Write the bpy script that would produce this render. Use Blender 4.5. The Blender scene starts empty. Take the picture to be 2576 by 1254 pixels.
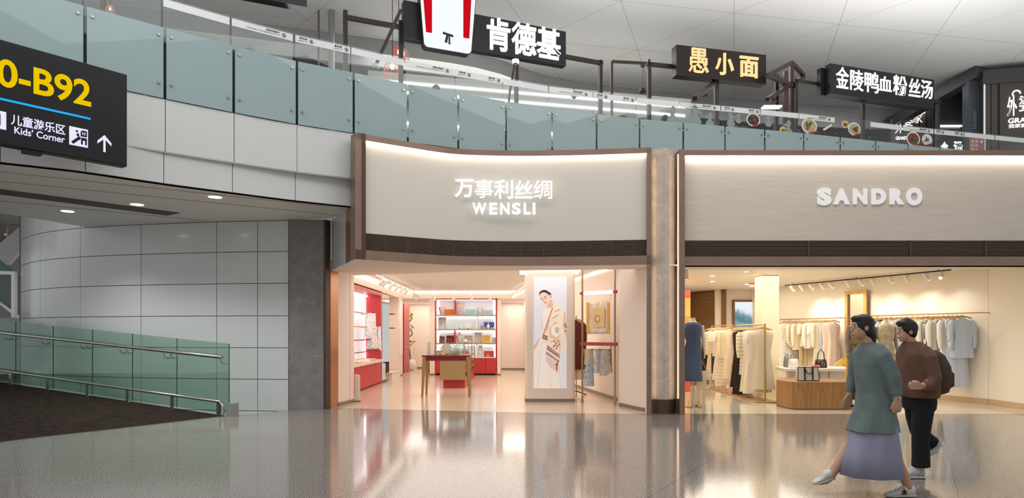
import bpy, math, random
from mathutils import Vector, Matrix
random.seed(7)
S = bpy.context.scene
COL = S.collection
PI = math.pi
# ---------------------------------------------------------------- camera
F = 24.0 * 2576 / 36.0      # focal length in pixels (24 mm shift lens)
H = 1.55                    # eye height
CX, HY = 1288.0, 840.0      # centre column, horizon row
cd = bpy.data.cameras.new('camera'); cam = bpy.data.objects.new('camera', cd); COL.objects.link(cam)
cam.location = (0, 0, H); cam.rotation_euler = (PI / 2, 0, 0)
cd.sensor_fit = 'HORIZONTAL'; cd.sensor_width = 36; cd.lens = 24
cd.shift_y = (HY - 627.0) / 2576.0
cd.clip_start = .1; cd.clip_end = 200
S.camera = cam
S.view_settings.view_transform = 'Standard'; S.view_settings.look = 'None'
S.view_settings.gamma = 1; S.view_settings.exposure = 0.0
S.view_settings.use_curve_mapping = False
S.cycles.max_bounces = 8; S.cycles.diffuse_bounces = 4; S.cycles.glossy_bounces = 4
S.cycles.transmission_bounces = 6; S.cycles.transparent_max_bounces = 12
S.cycles.caustics_reflective = False; S.cycles.caustics_refractive = False
S.cycles.sample_clamp_indirect = 4.0
# ---------------------------------------------------------------- world: the rest of the daylit concourse
w = bpy.data.worlds.new('world'); S.world = w; w.use_nodes = True
w.node_tree.nodes['Background'].inputs[0].default_value = (.94, .97, 1.0, 1)
w.node_tree.nodes['Background'].inputs[1].default_value = .65

def area(name, loc, sx, sy, power, col=(1, 1, 1), rot=(0, 0, 0), spread=180):
    l = bpy.data.lights.new(name, 'AREA'); l.shape = 'RECTANGLE'; l.size = sx; l.size_y = sy
    l.energy = power; l.color = col; l.spread = math.radians(spread)
    o = bpy.data.objects.new(name, l); COL.objects.link(o); o.location = loc; o.rotation_euler = rot
    return o
WARM = (1.0, .91, .83); WARM2 = (1.0, .90, .76); COOL = (.96, .98, 1.0)
# hall lamps under the high ceiling
area('hall_lamp', (-3, 6, 9.3), 9, 6, 400, COOL)
area('hall_lamp', (5, 9, 9.3), 8, 4, 320, (1, .98, .95))
# unseen fill lamps, added to brighten the white ceiling from below
area('ceiling_fill', (4, 13.6, 7.1), 16, 4, 470, (1, .98, .95), (PI, 0, .1))
area('ceiling_fill', (-8, 9.0, 7.0), 6, 3, 220, (1, .98, .95), (PI, 0, .5))
# food court lamps
area('court_lamp', (2, 19.5, 9.2), 12, 3, 420, (1, .97, .92), (0, 0, .2))
area('court_lamp', (-8, 19, 9.2), 6, 4, 60, (1, .97, .92))
area('ceiling_fill', (12, 16.8, 7.0), 9, 5, 120, (1, .98, .95), (PI, 0, .1))  # unseen fill, added for the right end of the hall ceiling
area('court_lamp', (11, 22, 9.6), 4, 2, 330, (1, .97, .92))
# shop ceiling lamps
area('shop_lamp', (-.95, 19.6, 3.11), 5.4, 10.6, 235, WARM)
area('shop_lamp', (-3.8, 28.0, 2.83), 1.4, 4.0, 46, WARM)
area('shop_lamp', (.1, 27.4, 2.83), .9, 3.2, 36, WARM)
area('shop_lamp', (6.3, 17.3, 2.97), 3.6, 7.2, 225, WARM2, (0, 0, .05))

# ---------------------------------------------------------------- pixel -> place helpers
def W(px, py, Y): return ((px - CX) * Y / F, Y, H + (HY - py) * Y / F)
def X(px, Y): return (px - CX) * Y / F
def G(px, py, z=0.0):
    Y = (z - H) * F / (HY - py); return ((px - CX) * Y / F, Y)
class Plane:
    """vertical plane through (x0,y0) running along (dx,dy)"""
    def __init__(s, x0, y0, dx, dy):
        l = math.hypot(dx, dy); s.o = (x0, y0); s.d = (dx / l, dy / l); s.n = (s.d[1], -s.d[0])
    def s_at(s, px):
        k = (px - CX) / F
        return (k * s.o[1] - s.o[0]) / (s.d[0] - k * s.d[1])
    def z_at(s, px, py):
        Y = s.o[1] + s.d[1] * s.s_at(px); return H + (HY - py) * Y / F
    def xy(s, t, off=0.0): return (s.o[0] + s.d[0] * t + s.n[0] * off, s.o[1] + s.d[1] * t + s.n[1] * off)
    def p(s, t, z, off=0.0): x, y = s.xy(t, off); return (x, y, z)

# ---------------------------------------------------------------- materials
def lin(c):
    if isinstance(c, str): c = tuple(int(c[i:i + 2], 16) for i in (0, 2, 4))
    r = []
    for v in c[:3]:
        v = v / 255.0
        r.append(v / 12.92 if v <= .04045 else ((v + .055) / 1.055) ** 2.4)
    return tuple(r) + (1.0,)
MATS = {}
def mat(name, col, rough=.5, metal=0.0, emit=0.0, spec=.5, coat=0.0, noise=None, bump=None, ecol=None, stripes=None, stretch=None):
    """noise=(scale,amount 0..1 darkening) ; bump=(scale,strength) ; stripes=(axis,freq,colour2,width)"""
    if name in MATS: return MATS[name]
    m = bpy.data.materials.new(name); m.use_nodes = True; nt = m.node_tree; N = nt.nodes; L = nt.links
    b = N['Principled BSDF']; c = lin(col)
    b.inputs['Base Color'].default_value = c; b.inputs['Roughness'].default_value = rough
    b.inputs['Metallic'].default_value = metal; b.inputs['Specular IOR Level'].default_value = spec
    b.inputs['Coat Weight'].default_value = coat; b.inputs['Coat Roughness'].default_value = .08
    if emit:
        b.inputs['Emission Color'].default_value = lin(ecol) if ecol else c
        b.inputs['Emission Strength'].default_value = emit
    src = None
    tc = N.new('ShaderNodeTexCoord'); mp = N.new('ShaderNodeMapping'); L.new(tc.outputs['Object'], mp.inputs[0])
    if stretch: mp.inputs['Scale'].default_value = stretch
    if stripes:
        ax, fr, c2, wd = stripes
        sx = N.new('ShaderNodeSeparateXYZ'); L.new(tc.outputs['Object'], sx.inputs[0])
        mu = N.new('ShaderNodeMath'); mu.operation = 'MULTIPLY'; mu.inputs[1].default_value = fr; L.new(sx.outputs['XYZ'.index(ax)], mu.inputs[0])
        fc = N.new('ShaderNodeMath'); fc.operation = 'FRACT'; L.new(mu.outputs[0], fc.inputs[0])
        lt = N.new('ShaderNodeMath'); lt.operation = 'LESS_THAN'; lt.inputs[1].default_value = wd; L.new(fc.outputs[0], lt.inputs[0])
        mx = N.new('ShaderNodeMix'); mx.data_type = 'RGBA'; L.new(lt.outputs[0], mx.inputs[0])
        mx.inputs[6].default_value = c; mx.inputs[7].default_value = lin(c2); src = mx.outputs[2]
    if noise:
        no = N.new('ShaderNodeTexNoise'); no.inputs['Scale'].default_value = noise[0]; no.inputs['Detail'].default_value = 4
        L.new(mp.outputs[0], no.inputs[0])
        rp = N.new('ShaderNodeMapRange'); rp.inputs[1].default_value = .3; rp.inputs[2].default_value = .7
        rp.inputs[3].default_value = 1 - noise[1]; rp.inputs[4].default_value = 1.0 + noise[1] * .25; L.new(no.outputs[0], rp.inputs[0])
        mx2 = N.new('ShaderNodeMix'); mx2.data_type = 'RGBA'; mx2.blend_type = 'MULTIPLY'; mx2.inputs[0].default_value = 1
        if src: L.new(src, mx2.inputs[6])
        else: mx2.inputs[6].default_value = c
        L.new(rp.outputs[0], mx2.inputs[7]); src = mx2.outputs[2]
    if src:
        L.new(src, b.inputs['Base Color'])
        if emit and not ecol: L.new(src, b.inputs['Emission Color'])
    if bump:
        nb = N.new('ShaderNodeTexNoise'); nb.inputs['Scale'].default_value = bump[0]; nb.inputs['Detail'].default_value = 3
        L.new(mp.outputs[0], nb.inputs[0]); bp = N.new('ShaderNodeBump'); bp.inputs['Strength'].default_value = bump[1]
        bp.inputs['Distance'].default_value = .01; L.new(nb.outputs[0], bp.inputs['Height']); L.new(bp.outputs[0], b.inputs['Normal'])
    MATS[name] = m; return m
def glow(name, col, st):
    if name in MATS: return MATS[name]
    m = bpy.data.materials.new(name); m.use_nodes = True; nt = m.node_tree
    nt.nodes.remove(nt.nodes['Principled BSDF'])
    e = nt.nodes.new('ShaderNodeEmission'); e.inputs[0].default_value = lin(col); e.inputs[1].default_value = st
    nt.links.new(e.outputs[0], nt.nodes['Material Output'].inputs[0]); MATS[name] = m; return m
def glass(name, tint, refl=1.0, haze=0.0, hcol='9fb0b0'):
    """thin pane: tinted see-through with fresnel reflection and an optional milky share"""
    if name in MATS: return MATS[name]
    m = bpy.data.materials.new(name); m.use_nodes = True; nt = m.node_tree; N = nt.nodes; L = nt.links
    N.remove(N['Principled BSDF']); out = N['Material Output']
    t = N.new('ShaderNodeBsdfTransparent'); t.inputs[0].default_value = lin(tint)
    g = N.new('ShaderNodeBsdfGlossy'); g.inputs['Roughness'].default_value = .02
    fr = N.new('ShaderNodeFresnel'); fr.inputs[0].default_value = 1.45
    mu = N.new('ShaderNodeMath'); mu.operation = 'MULTIPLY'; L.new(fr.outputs[0], mu.inputs[0])
    ge = N.new('ShaderNodeNewGeometry'); fb = N.new('ShaderNodeMath'); fb.operation = 'MULTIPLY_ADD'; fb.inputs[1].default_value = -refl; fb.inputs[2].default_value = refl
    L.new(ge.outputs['Backfacing'], fb.inputs[0]); L.new(fb.outputs[0], mu.inputs[1])      # only the outer face mirrors
    mx = N.new('ShaderNodeMixShader'); L.new(mu.outputs[0], mx.inputs[0]); L.new(t.outputs[0], mx.inputs[1]); L.new(g.outputs[0], mx.inputs[2])
    last = mx
    if haze:
        d = N.new('ShaderNodeBsdfDiffuse'); d.inputs[0].default_value = lin(hcol)
        tr = N.new('ShaderNodeBsdfTranslucent'); tr.inputs[0].default_value = lin(hcol)
        m1 = N.new('ShaderNodeMixShader'); m1.inputs[0].default_value = .35; L.new(d.outputs[0], m1.inputs[1]); L.new(tr.outputs[0], m1.inputs[2])
        m2 = N.new('ShaderNodeMixShader'); m2.inputs[0].default_value = haze; L.new(mx.outputs[0], m2.inputs[1]); L.new(m1.outputs[0], m2.inputs[2])
        m3 = N.new('ShaderNodeMixShader'); L.new(mu.outputs[0], m3.inputs[0]); L.new(m2.outputs[0], m3.inputs[1]); L.new(g.outputs[0], m3.inputs[2])
        last = m3
    L.new(last.outputs[0], out.inputs[0]); MATS[name] = m; return m

# ---------------------------------------------------------------- mesh builder
def vsub(a, b): return (a[0] - b[0], a[1] - b[1], a[2] - b[2])
class M:
    def __init__(s): s.v = []; s.f = []; s.m = []; s.cur = 0
    def mi(s, i): s.cur = i; return s
    def add(s, vs, fs):
        n = len(s.v); s.v += [tuple(v) for v in vs]
        for f in fs: s.f.append(tuple(i + n for i in f)); s.m.append(s.cur)
        return s
    def box(s, x0, y0, z0, x1, y1, z1):
        v = [(x0, y0, z0), (x1, y0, z0), (x1, y1, z0), (x0, y1, z0), (x0, y0, z1), (x1, y0, z1), (x1, y1, z1), (x0, y1, z1)]
        return s.add(v, [(0, 3, 2, 1), (4, 5, 6, 7), (0, 1, 5, 4), (1, 2, 6, 5), (2, 3, 7, 6), (3, 0, 4, 7)])
    def obox(s, pl, s0, s1, o0, o1, z0, z1):
        """box on a Plane: along s, offset o (towards viewer positive), height z"""
        v = [pl.p(a, z, o) for z in (z0, z1) for (a, o) in ((s0, o1), (s1, o1), (s1, o0), (s0, o0))]
        return s.add(v, [(0, 3, 2, 1), (4, 5, 6, 7), (0, 1, 5, 4), (1, 2, 6, 5), (2, 3, 7, 6), (3, 0, 4, 7)])
    def prism(s, poly, z0, z1):
        n = len(poly); v = [(p[0], p[1], z0) for p in poly] + [(p[0], p[1], z1) for p in poly]
        f = [tuple(range(n - 1, -1, -1)), tuple(range(n, 2 * n))] + [(i, (i + 1) % n, n + (i + 1) % n, n + i) for i in range(n)]
        return s.add(v, f)
    def pprism(s, poly, org, ux, uy, d0, d1):
        """2D polygon in the frame org,ux,uy, extruded along ux x uy from d0 to d1"""
        ux = Vector(ux); uy = Vector(uy); o = Vector(org); nn = ux.cross(uy).normalized(); n = len(poly)
        v = [o + ux * p[0] + uy * p[1] + nn * d for d in (d0, d1) for p in poly]
        f = [tuple(range(n - 1, -1, -1)), tuple(range(n, 2 * n))] + [(i, (i + 1) % n, n + (i + 1) % n, n + i) for i in range(n)]
        return s.add(v, f)
    def strip(s, pts, z0, z1, th):
        """wall along an xy polyline, front face on the polyline, th thick behind"""
        n = len(pts); nr = normals(pts)
        za = z0 if isinstance(z0, (list, tuple)) else [z0] * n; zb = z1 if isinstance(z1, (list, tuple)) else [z1] * n
        v = []
        for i, p in enumerate(pts):
            q = (p[0] - nr[i][0] * th, p[1] - nr[i][1] * th)
            v += [(p[0], p[1], za[i]), (p[0], p[1], zb[i]), (q[0], q[1], zb[i]), (q[0], q[1], za[i])]
        f = [(0, 1, 2, 3), (4 * n - 1, 4 * n - 2, 4 * n - 3, 4 * n - 4)]
        for i in range(n - 1):
            a = 4 * i; b = a + 4
            f += [(a, b, b + 1, a + 1), (a + 1, b + 1, b + 2, a + 2), (a + 2, b + 2, b + 3, a + 3), (a + 3, b + 3, b, a)]
        return s.add(v, f)
    def tube(s, pts, r, n=8, caps=True, flat=None):
        pts = [Vector(p) for p in pts]; k = len(pts); rs = r if isinstance(r, (list, tuple)) else [r] * k
        T = []
        for i in range(k):
            a = pts[max(i - 1, 0)]; b = pts[min(i + 1, k - 1)]; T.append((b - a).normalized())
        up = Vector((0, 0, 1)) if abs(T[0].z) < .9 else Vector((0, 1, 0))
        u = T[0].cross(up).normalized(); v = []
        for i in range(k):
            u = (u - T[i] * u.dot(T[i])).normalized(); w2 = T[i].cross(u)
            for j in range(n):
                a = 2 * PI * j / n + PI / n; v.append(pts[i] + (u * math.cos(a) + w2 * math.sin(a) * (flat or 1)) * rs[i])
        f = []
        for i in range(k - 1):
            for j in range(n):
                j2 = (j + 1) % n; f.append((i * n + j, i * n + j2, (i + 1) * n + j2, (i + 1) * n + j))
        if caps: f += [tuple(range(n - 1, -1, -1)), tuple(range((k - 1) * n, k * n))]
        return s.add(v, f)
    def bar(s, a, b, wd=.05): return s.tube([a, b], wd * .7071, 4)
    def cyl(s, c, r, z0, z1, n=24): return s.tube([(c[0], c[1], z0), (c[0], c[1], z1)], r, n)
    def lathe(s, prof, c, n=20):
        v = []
        for r, z in prof:
            for j in range(n): a = 2 * PI * j / n; v.append((c[0] + r * math.cos(a), c[1] + r * math.sin(a), c[2] + z))
        k = len(prof); f = []
        for i in range(k - 1):
            for j in range(n): j2 = (j + 1) % n; f.append((i * n + j, i * n + j2, (i + 1) * n + j2, (i + 1) * n + j))
        f += [tuple(range(n - 1, -1, -1)), tuple(range((k - 1) * n, k * n))]
        return s.add(v, f)
    def loft(s, rings, caps=True):
        n = len(rings[0]); k = len(rings); v = [p for r in rings for p in r]; f = []
        for i in range(k - 1):
            for j in range(n): j2 = (j + 1) % n; f.append((i * n + j, i * n + j2, (i + 1) * n + j2, (i + 1) * n + j))
        if caps: f += [tuple(range(n - 1, -1, -1)), tuple(range((k - 1) * n, k * n))]
        return s.add(v, f)
    def ball(s, c, rx, ry=None, rz=None, n=14, k=9):
        ry = ry or rx; rz = rz or rx; rings = []
        for i in range(k):
            t = -PI / 2 + PI * (i + .35) / (k - .3); rings.append([(c[0] + rx * math.cos(t) * math.cos(2 * PI * j / n), c[1] + ry * math.cos(t) * math.sin(2 * PI * j / n), c[2] + rz * math.sin(t)) for j in range(n)])
        return s.loft(rings)
    def text(s, body, org, ux, uz, w, h, depth=.01, off=0.0, mirror=False):
        """text fitted into the w x h rectangle whose lower left corner is org; depth towards the viewer (ux x uz)"""
        vs, fs, bb = glyphs(body, off)
        ux = Vector(ux).normalized(); uz = Vector(uz).normalized(); nn = ux.cross(uz); o = Vector(org)
        sx = w / (bb[2] - bb[0]); sy = h / (bb[3] - bb[1]); out = []
        for x, y, z in vs:
            a = (x - bb[0]) * sx
            if mirror: a = w - a
            out.append(o + ux * a + uz * ((y - bb[1]) * sy) + nn * (depth * (z + .5)))
        return s.add(out, fs if not mirror else [tuple(reversed(f)) for f in fs])
    def build(s, name, mats, parent=None, smooth=0, bevel=0):
        off = (0, 0, 0); p = parent
        while p is not None: off = tuple(off[i] + p.location[i] for i in range(3)); p = p.parent
        me = bpy.data.meshes.new(name)
        me.from_pydata([vsub(v, off) for v in s.v], [], s.f)
        if not isinstance(mats, (list, tuple)): mats = [mats]
        for m in mats: me.materials.append(m)
        me.polygons.foreach_set('material_index', s.m)
        if smooth:
            me.polygons.foreach_set('use_smooth', [True] * len(s.f)); me.set_sharp_from_angle(angle=math.radians(smooth))
        me.update()
        o = bpy.data.objects.new(name, me); COL.objects.link(o)
        if parent is not None: o.parent = parent
        if bevel:
            b = o.modifiers.new('bevel', 'BEVEL'); b.width = bevel; b.segments = 2; b.limit_method = 'ANGLE'; b.angle_limit = .7
        return o
def normals(pts):
    n = len(pts); r = []
    for i in range(n):
        a = pts[max(i - 1, 0)]; b = pts[min(i + 1, n - 1)]; dx, dy = b[0] - a[0], b[1] - a[1]; l = math.hypot(dx, dy) or 1
        r.append((dy / l, -dx / l))
    return r
def offset(pts, d):
    nr = normals(pts); return [(p[0] + n[0] * d, p[1] + n[1] * d) for p, n in zip(pts, nr)]
def smooth(pts, k=6):
    """catmull-rom through the points"""
    P = [tuple(2 * a - b for a, b in zip(pts[0], pts[1]))] + list(pts) + [tuple(2 * a - b for a, b in zip(pts[-1], pts[-2]))]
    out = []
    for i in range(1, len(P) - 2):
        for j in range(k):
            t = j / k; out.append(tuple(.5 * (2 * b + (c - a) * t + (2 * a - 5 * b + 4 * c - d) * t * t + (3 * b - a - 3 * c + d) * t ** 3) for a, b, c, d in zip(P[i - 1], P[i], P[i + 1], P[i + 2])))
    return out + [tuple(pts[-1])]
def pxof(p): return CX + F * p[0] / p[1]
def cut(curve, a, b):
    """piece of an xy polyline between two image columns (curve runs left to right)"""
    out = []
    def at(t):
        for p, q in zip(curve, curve[1:]):
            if pxof(p) <= t <= pxof(q):
                k = (t - CX) / F; den = (q[0] - p[0]) - k * (q[1] - p[1]); u = (k * p[1] - p[0]) / den
                return (p[0] + (q[0] - p[0]) * u, p[1] + (q[1] - p[1]) * u)
    return [at(a)] + [p for p in curve if a + .5 < pxof(p) < b - .5] + [at(b)]
_G = {}
def glyphs(body, off):
    if (body, off) in _G: return _G[(body, off)]
    cu = bpy.data.curves.new('t', 'FONT'); cu.body = body; cu.size = 1; cu.extrude = .5; cu.offset = off; cu.resolution_u = 5
    ob = bpy.data.objects.new('t', cu); COL.objects.link(ob); bpy.context.view_layer.update()
    me = bpy.data.meshes.new_from_object(ob.evaluated_get(bpy.context.evaluated_depsgraph_get()))
    vs = [tuple(v.co) for v in me.vertices]; fs = [tuple(p.vertices) for p in me.polygons]
    bpy.data.objects.remove(ob); bpy.data.curves.remove(cu); bpy.data.meshes.remove(me)
    bb = (min(v[0] for v in vs), min(v[1] for v in vs), max(v[0] for v in vs), max(v[1] for v in vs))
    _G[(body, off)] = (vs, fs, bb); return _G[(body, off)]
def tag(o, label, cat, group=None, kind=None):
    o['label'] = label; o['category'] = cat
    if group: o['group'] = group
    if kind: o['kind'] = kind
    return o
def thing(name, label, cat, loc=(0, 0, 0), group=None):
    o = bpy.data.objects.new(name, None); COL.objects.link(o); o.location = loc; o.empty_display_size = .1
    return tag(o, label, cat, group)
def struct(name, b, m, **k):
    o = b.build(name, m, **k); o['kind'] = 'structure'; return o
def voxel(b, size, smooth_it=4):
    """fuse the overlapping shells of a builder into one continuous skin, returned as a builder"""
    me = bpy.data.meshes.new('t'); me.from_pydata(b.v, [], b.f); ob = bpy.data.objects.new('t', me); COL.objects.link(ob)
    r = ob.modifiers.new('r', 'REMESH'); r.mode = 'VOXEL'; r.voxel_size = size
    if smooth_it:
        sm = ob.modifiers.new('s', 'SMOOTH'); sm.iterations = smooth_it; sm.factor = .5
    bpy.context.view_layer.update(); e = bpy.data.meshes.new_from_object(ob.evaluated_get(bpy.context.evaluated_depsgraph_get()))
    o = M(); o.add([tuple(v.co) for v in e.vertices], [tuple(p.vertices) for p in e.polygons])
    bpy.data.objects.remove(ob); bpy.data.meshes.remove(me); bpy.data.meshes.remove(e); return o
def ring(c, rx, ry, n=24, rot=0.0, wave=0.0, wn=7, ph=0.0):
    out = []; cr, sr = math.cos(rot), math.sin(rot)
    for j in range(n):
        a = 2 * PI * j / n; k = 1 + wave * math.cos(wn * a + ph); x, y = rx * math.cos(a) * k, ry * math.sin(a) * k
        out.append((c[0] + x * cr - y * sr, c[1] + x * sr + y * cr, c[2]))
    return out
ORD = ['first', 'second', 'third', 'fourth', 'fifth', 'sixth', 'seventh', 'eighth', 'ninth', 'tenth', 'eleventh', 'twelfth', 'thirteenth', 'fourteenth', 'fifteenth', 'sixteenth', 'seventeenth', 'eighteenth', 'nineteenth', 'twentieth', 'twenty-first', 'twenty-second', 'twenty-third', 'twenty-fourth', 'twenty-fifth']
# ================================================================ materials of the setting
def granite():
    m = bpy.data.materials.new('granite'); m.use_nodes = True; nt = m.node_tree; N = nt.nodes; L = nt.links; b = N['Principled BSDF']
    tc = N.new('ShaderNodeTexCoord')
    n1 = N.new('ShaderNodeTexNoise'); n1.inputs['Scale'].default_value = 75; n1.inputs['Detail'].default_value = 2.5; L.new(tc.outputs['Object'], n1.inputs[0])
    rp = N.new('ShaderNodeValToRGB'); e = rp.color_ramp.elements
    e[0].position = .36; e[0].color = lin('4b4642'); e[1].position = .62; e[1].color = lin('aea59c')
    k = e.new(.47); k.color = lin('7a7570'); L.new(n1.outputs[0], rp.inputs[0])
    # joints of the slabs: a grid turned 31 degrees
    mp = N.new('ShaderNodeMapping'); mp.inputs['Rotation'].default_value = (0, 0, math.radians(30.8)); mp.inputs['Location'].default_value = (.94, .1, 0)
    L.new(tc.outputs['Object'], mp.inputs[0]); sp = N.new('ShaderNodeSeparateXYZ'); L.new(mp.outputs[0], sp.inputs[0]); outs = []
    for ax, per in ((0, 1.26), (1, 1.26)):
        d = N.new('ShaderNodeMath'); d.operation = 'DIVIDE'; d.inputs[1].default_value = per; L.new(sp.outputs[ax], d.inputs[0])
        fr = N.new('ShaderNodeMath'); fr.operation = 'FRACT'; L.new(d.outputs[0], fr.inputs[0])
        lt = N.new('ShaderNodeMath'); lt.operation = 'LESS_THAN'; lt.inputs[1].default_value = .006 if ax == 0 else .004; L.new(fr.outputs[0], lt.inputs[0]); outs.append(lt)
    mxm = N.new('ShaderNodeMath'); mxm.operation = 'MAXIMUM'; L.new(outs[0].outputs[0], mxm.inputs[0]); L.new(outs[1].outputs[0], mxm.inputs[1])
    mx = N.new('ShaderNodeMix'); mx.data_type = 'RGBA'; L.new(mxm.outputs[0], mx.inputs[0]); L.new(rp.outputs[0], mx.inputs[6]); mx.inputs[7].default_value = lin('4c4845')
    L.new(mx.outputs[2], b.inputs['Base Color']); b.inputs['Roughness'].default_value = .1; b.inputs['IOR'].default_value = 1.56
    nb = N.new('ShaderNodeTexNoise'); nb.inputs['Scale'].default_value = 1.2; L.new(tc.outputs['Object'], nb.inputs[0])
    bp = N.new('ShaderNodeBump'); bp.inputs['Strength'].default_value = .012; bp.inputs['Distance'].default_value = .05; L.new(nb.outputs[0], bp.inputs['Height']); L.new(bp.outputs[0], b.inputs['Normal'])
    return m
def veined(name, base, vein, scale=1.6, rough=.35, width=.012, mott=.25):
    m = bpy.data.materials.new(name); m.use_nodes = True; nt = m.node_tree; N = nt.nodes; L = nt.links; b = N['Principled BSDF']
    tc = N.new('ShaderNodeTexCoord')
    n1 = N.new('ShaderNodeTexNoise'); n1.inputs['Scale'].default_value = 5; n1.inputs['Detail'].default_value = 8; n1.inputs['Roughness'].default_value = .65; L.new(tc.outputs['Object'], n1.inputs[0])
    rp = N.new('ShaderNodeMapRange'); rp.inputs[1].default_value = .3; rp.inputs[2].default_value = .7; rp.inputs[3].default_value = 1 - mott; rp.inputs[4].default_value = 1 + mott * .4; L.new(n1.outputs[0], rp.inputs[0])
    mu = N.new('ShaderNodeMix'); mu.data_type = 'RGBA'; mu.blend_type = 'MULTIPLY'; mu.inputs[0].default_value = 1; mu.inputs[6].default_value = lin(base); L.new(rp.outputs[0], mu.inputs[7])
    vo = N.new('ShaderNodeTexVoronoi'); vo.feature = 'DISTANCE_TO_EDGE'; vo.inputs['Scale'].default_value = scale
    wp = N.new('ShaderNodeMix'); wp.data_type = 'RGBA'; wp.inputs[0].default_value = .32; L.new(tc.outputs['Object'], wp.inputs[6])
    n2 = N.new('ShaderNodeTexNoise'); n2.inputs['Scale'].default_value = 2.2; n2.inputs['Detail'].default_value = 6; L.new(tc.outputs['Object'], n2.inputs[0]); L.new(n2.outputs[1], wp.inputs[7])
    L.new(wp.outputs[2], vo.inputs[0])
    lt = N.new('ShaderNodeMapRange'); lt.inputs[1].default_value = 0; lt.inputs[2].default_value = width; lt.inputs[3].default_value = .8; lt.inputs[4].default_value = 0; L.new(vo.outputs[0], lt.inputs[0])
    n3 = N.new('ShaderNodeTexNoise'); n3.inputs['Scale'].default_value = 1.7; L.new(tc.outputs['Object'], n3.inputs[0])
    gt = N.new('ShaderNodeMapRange'); gt.inputs[1].default_value = .45; gt.inputs[2].default_value = .6; L.new(n3.outputs[0], gt.inputs[0])
    m2 = N.new('ShaderNodeMath'); m2.operation = 'MULTIPLY'; L.new(lt.outputs[0], m2.inputs[0]); L.new(gt.outputs[0], m2.inputs[1])
    mx = N.new('ShaderNodeMix'); mx.data_type = 'RGBA'; L.new(m2.outputs[0], mx.inputs[0]); L.new(mu.outputs[2], mx.inputs[6]); mx.inputs[7].default_value = lin(vein)
    L.new(mx.outputs[2], b.inputs['Base Color']); b.inputs['Roughness'].default_value = rough; return m
def ceiling_mat():
    m = bpy.data.materials.new('hall_ceiling_panels'); m.use_nodes = True; nt = m.node_tree; N = nt.nodes; L = nt.links; b = N['Principled BSDF']
    tc = N.new('ShaderNodeTexCoord'); outs = []
    for ang, per in ((18, 2.6), (78, 2.6), (138, 2.6)):
        mp = N.new('ShaderNodeMapping'); mp.inputs['Rotation'].default_value = (0, 0, math.radians(ang)); L.new(tc.outputs['Object'], mp.inputs[0])
        sp = N.new('ShaderNodeSeparateXYZ'); L.new(mp.outputs[0], sp.inputs[0]); d = N.new('ShaderNodeMath'); d.operation = 'DIVIDE'; d.inputs[1].default_value = per; L.new(sp.outputs[0], d.inputs[0])
        fr = N.new('ShaderNodeMath'); fr.operation = 'FRACT'; L.new(d.outputs[0], fr.inputs[0]); lt = N.new('ShaderNodeMath'); lt.operation = 'LESS_THAN'; lt.inputs[1].default_value = .0045; L.new(fr.outputs[0], lt.inputs[0]); outs.append(lt)
    a = N.new('ShaderNodeMath'); a.operation = 'MAXIMUM'; L.new(outs[0].outputs[0], a.inputs[0]); L.new(outs[1].outputs[0], a.inputs[1])
    c = N.new('ShaderNodeMath'); c.operation = 'MAXIMUM'; L.new(a.outputs[0], c.inputs[0]); L.new(outs[2].outputs[0], c.inputs[1])
    mx = N.new('ShaderNodeMix'); mx.data_type = 'RGBA'; L.new(c.outputs[0], mx.inputs[0]); mx.inputs[6].default_value = lin('d9d9d8'); mx.inputs[7].default_value = lin('8c8c8c')
    L.new(mx.outputs[2], b.inputs['Base Color']); b.inputs['Roughness'].default_value = .6; return m
GRAN = granite()
CARPET = mat('dark_carpet', '3b312a', .95, noise=(7, .85), bump=(160, .6), stretch=(1, 5, 1), spec=.1)
CLAD = mat('white_cladding', 'cfcfcd', .42); CLADJ = mat('cladding_joint', '5f5b55', .8)
CLADW = mat('glazed_wall_panel', 'd2d4d2', .22, coat=.3)
SOFF = mat('soffit_board', 'f0ece6', .5); SOFFD = mat('soffit_slot', '5b524b', .7)
BRONZE = mat('bronze_metal', '957a6a', .38, .55, noise=(3, .12)); BRDARK = mat('dark_bronze', '5a473c', .45, .5)
COPPER = mat('copper_metal', 'c08a66', .3, .75, noise=(2, .12), stretch=(1, 1, .2))
STONE = veined('grey_stone', '87837f', 'b9b3ad', 1.1, .45, .008)
MARBLE = veined('beige_marble', 'c4b5a7', 'e3d8cc', 1.3, .3, .01)
TRAV = mat('travertine', 'd3c7b8', .5, noise=(3, .1), stretch=(.5, .5, 11))
CREAM = mat('cream_fascia', 'd9d1c5', .55); GRILL = mat('dark_grille', '4a3c33', .5, .3)
PINKW = mat('pinkish_wall', 'f3e4d8', .6); SANDW = mat('sand_wall', 'f4ead9', .6); WHITEW = mat('white_paint', 'f2eee8', .5)
WOODF = mat('oak_floor', 'e0ccb3', .2, coat=.25, noise=(2.5, .16), stretch=(.5, 7, 1)); TILEF = mat('pale_tile_floor', 'eadfca', .12, coat=.3, noise=(1.5, .1))
SKIRT = mat('grey_skirting', '8f867c', .4, .4)
LED = glow('led_strip', 'fff3e6', 5); LEDW = glow('led_strip_cool', 'fbfcff', 6); DOWN = glow('downlight_disc', 'fffaf0', 14)
STEEL = mat('brushed_steel', 'b9b7b2', .22, .95); DARKST = mat('black_steel', '2a2523', .4, .4)

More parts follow.
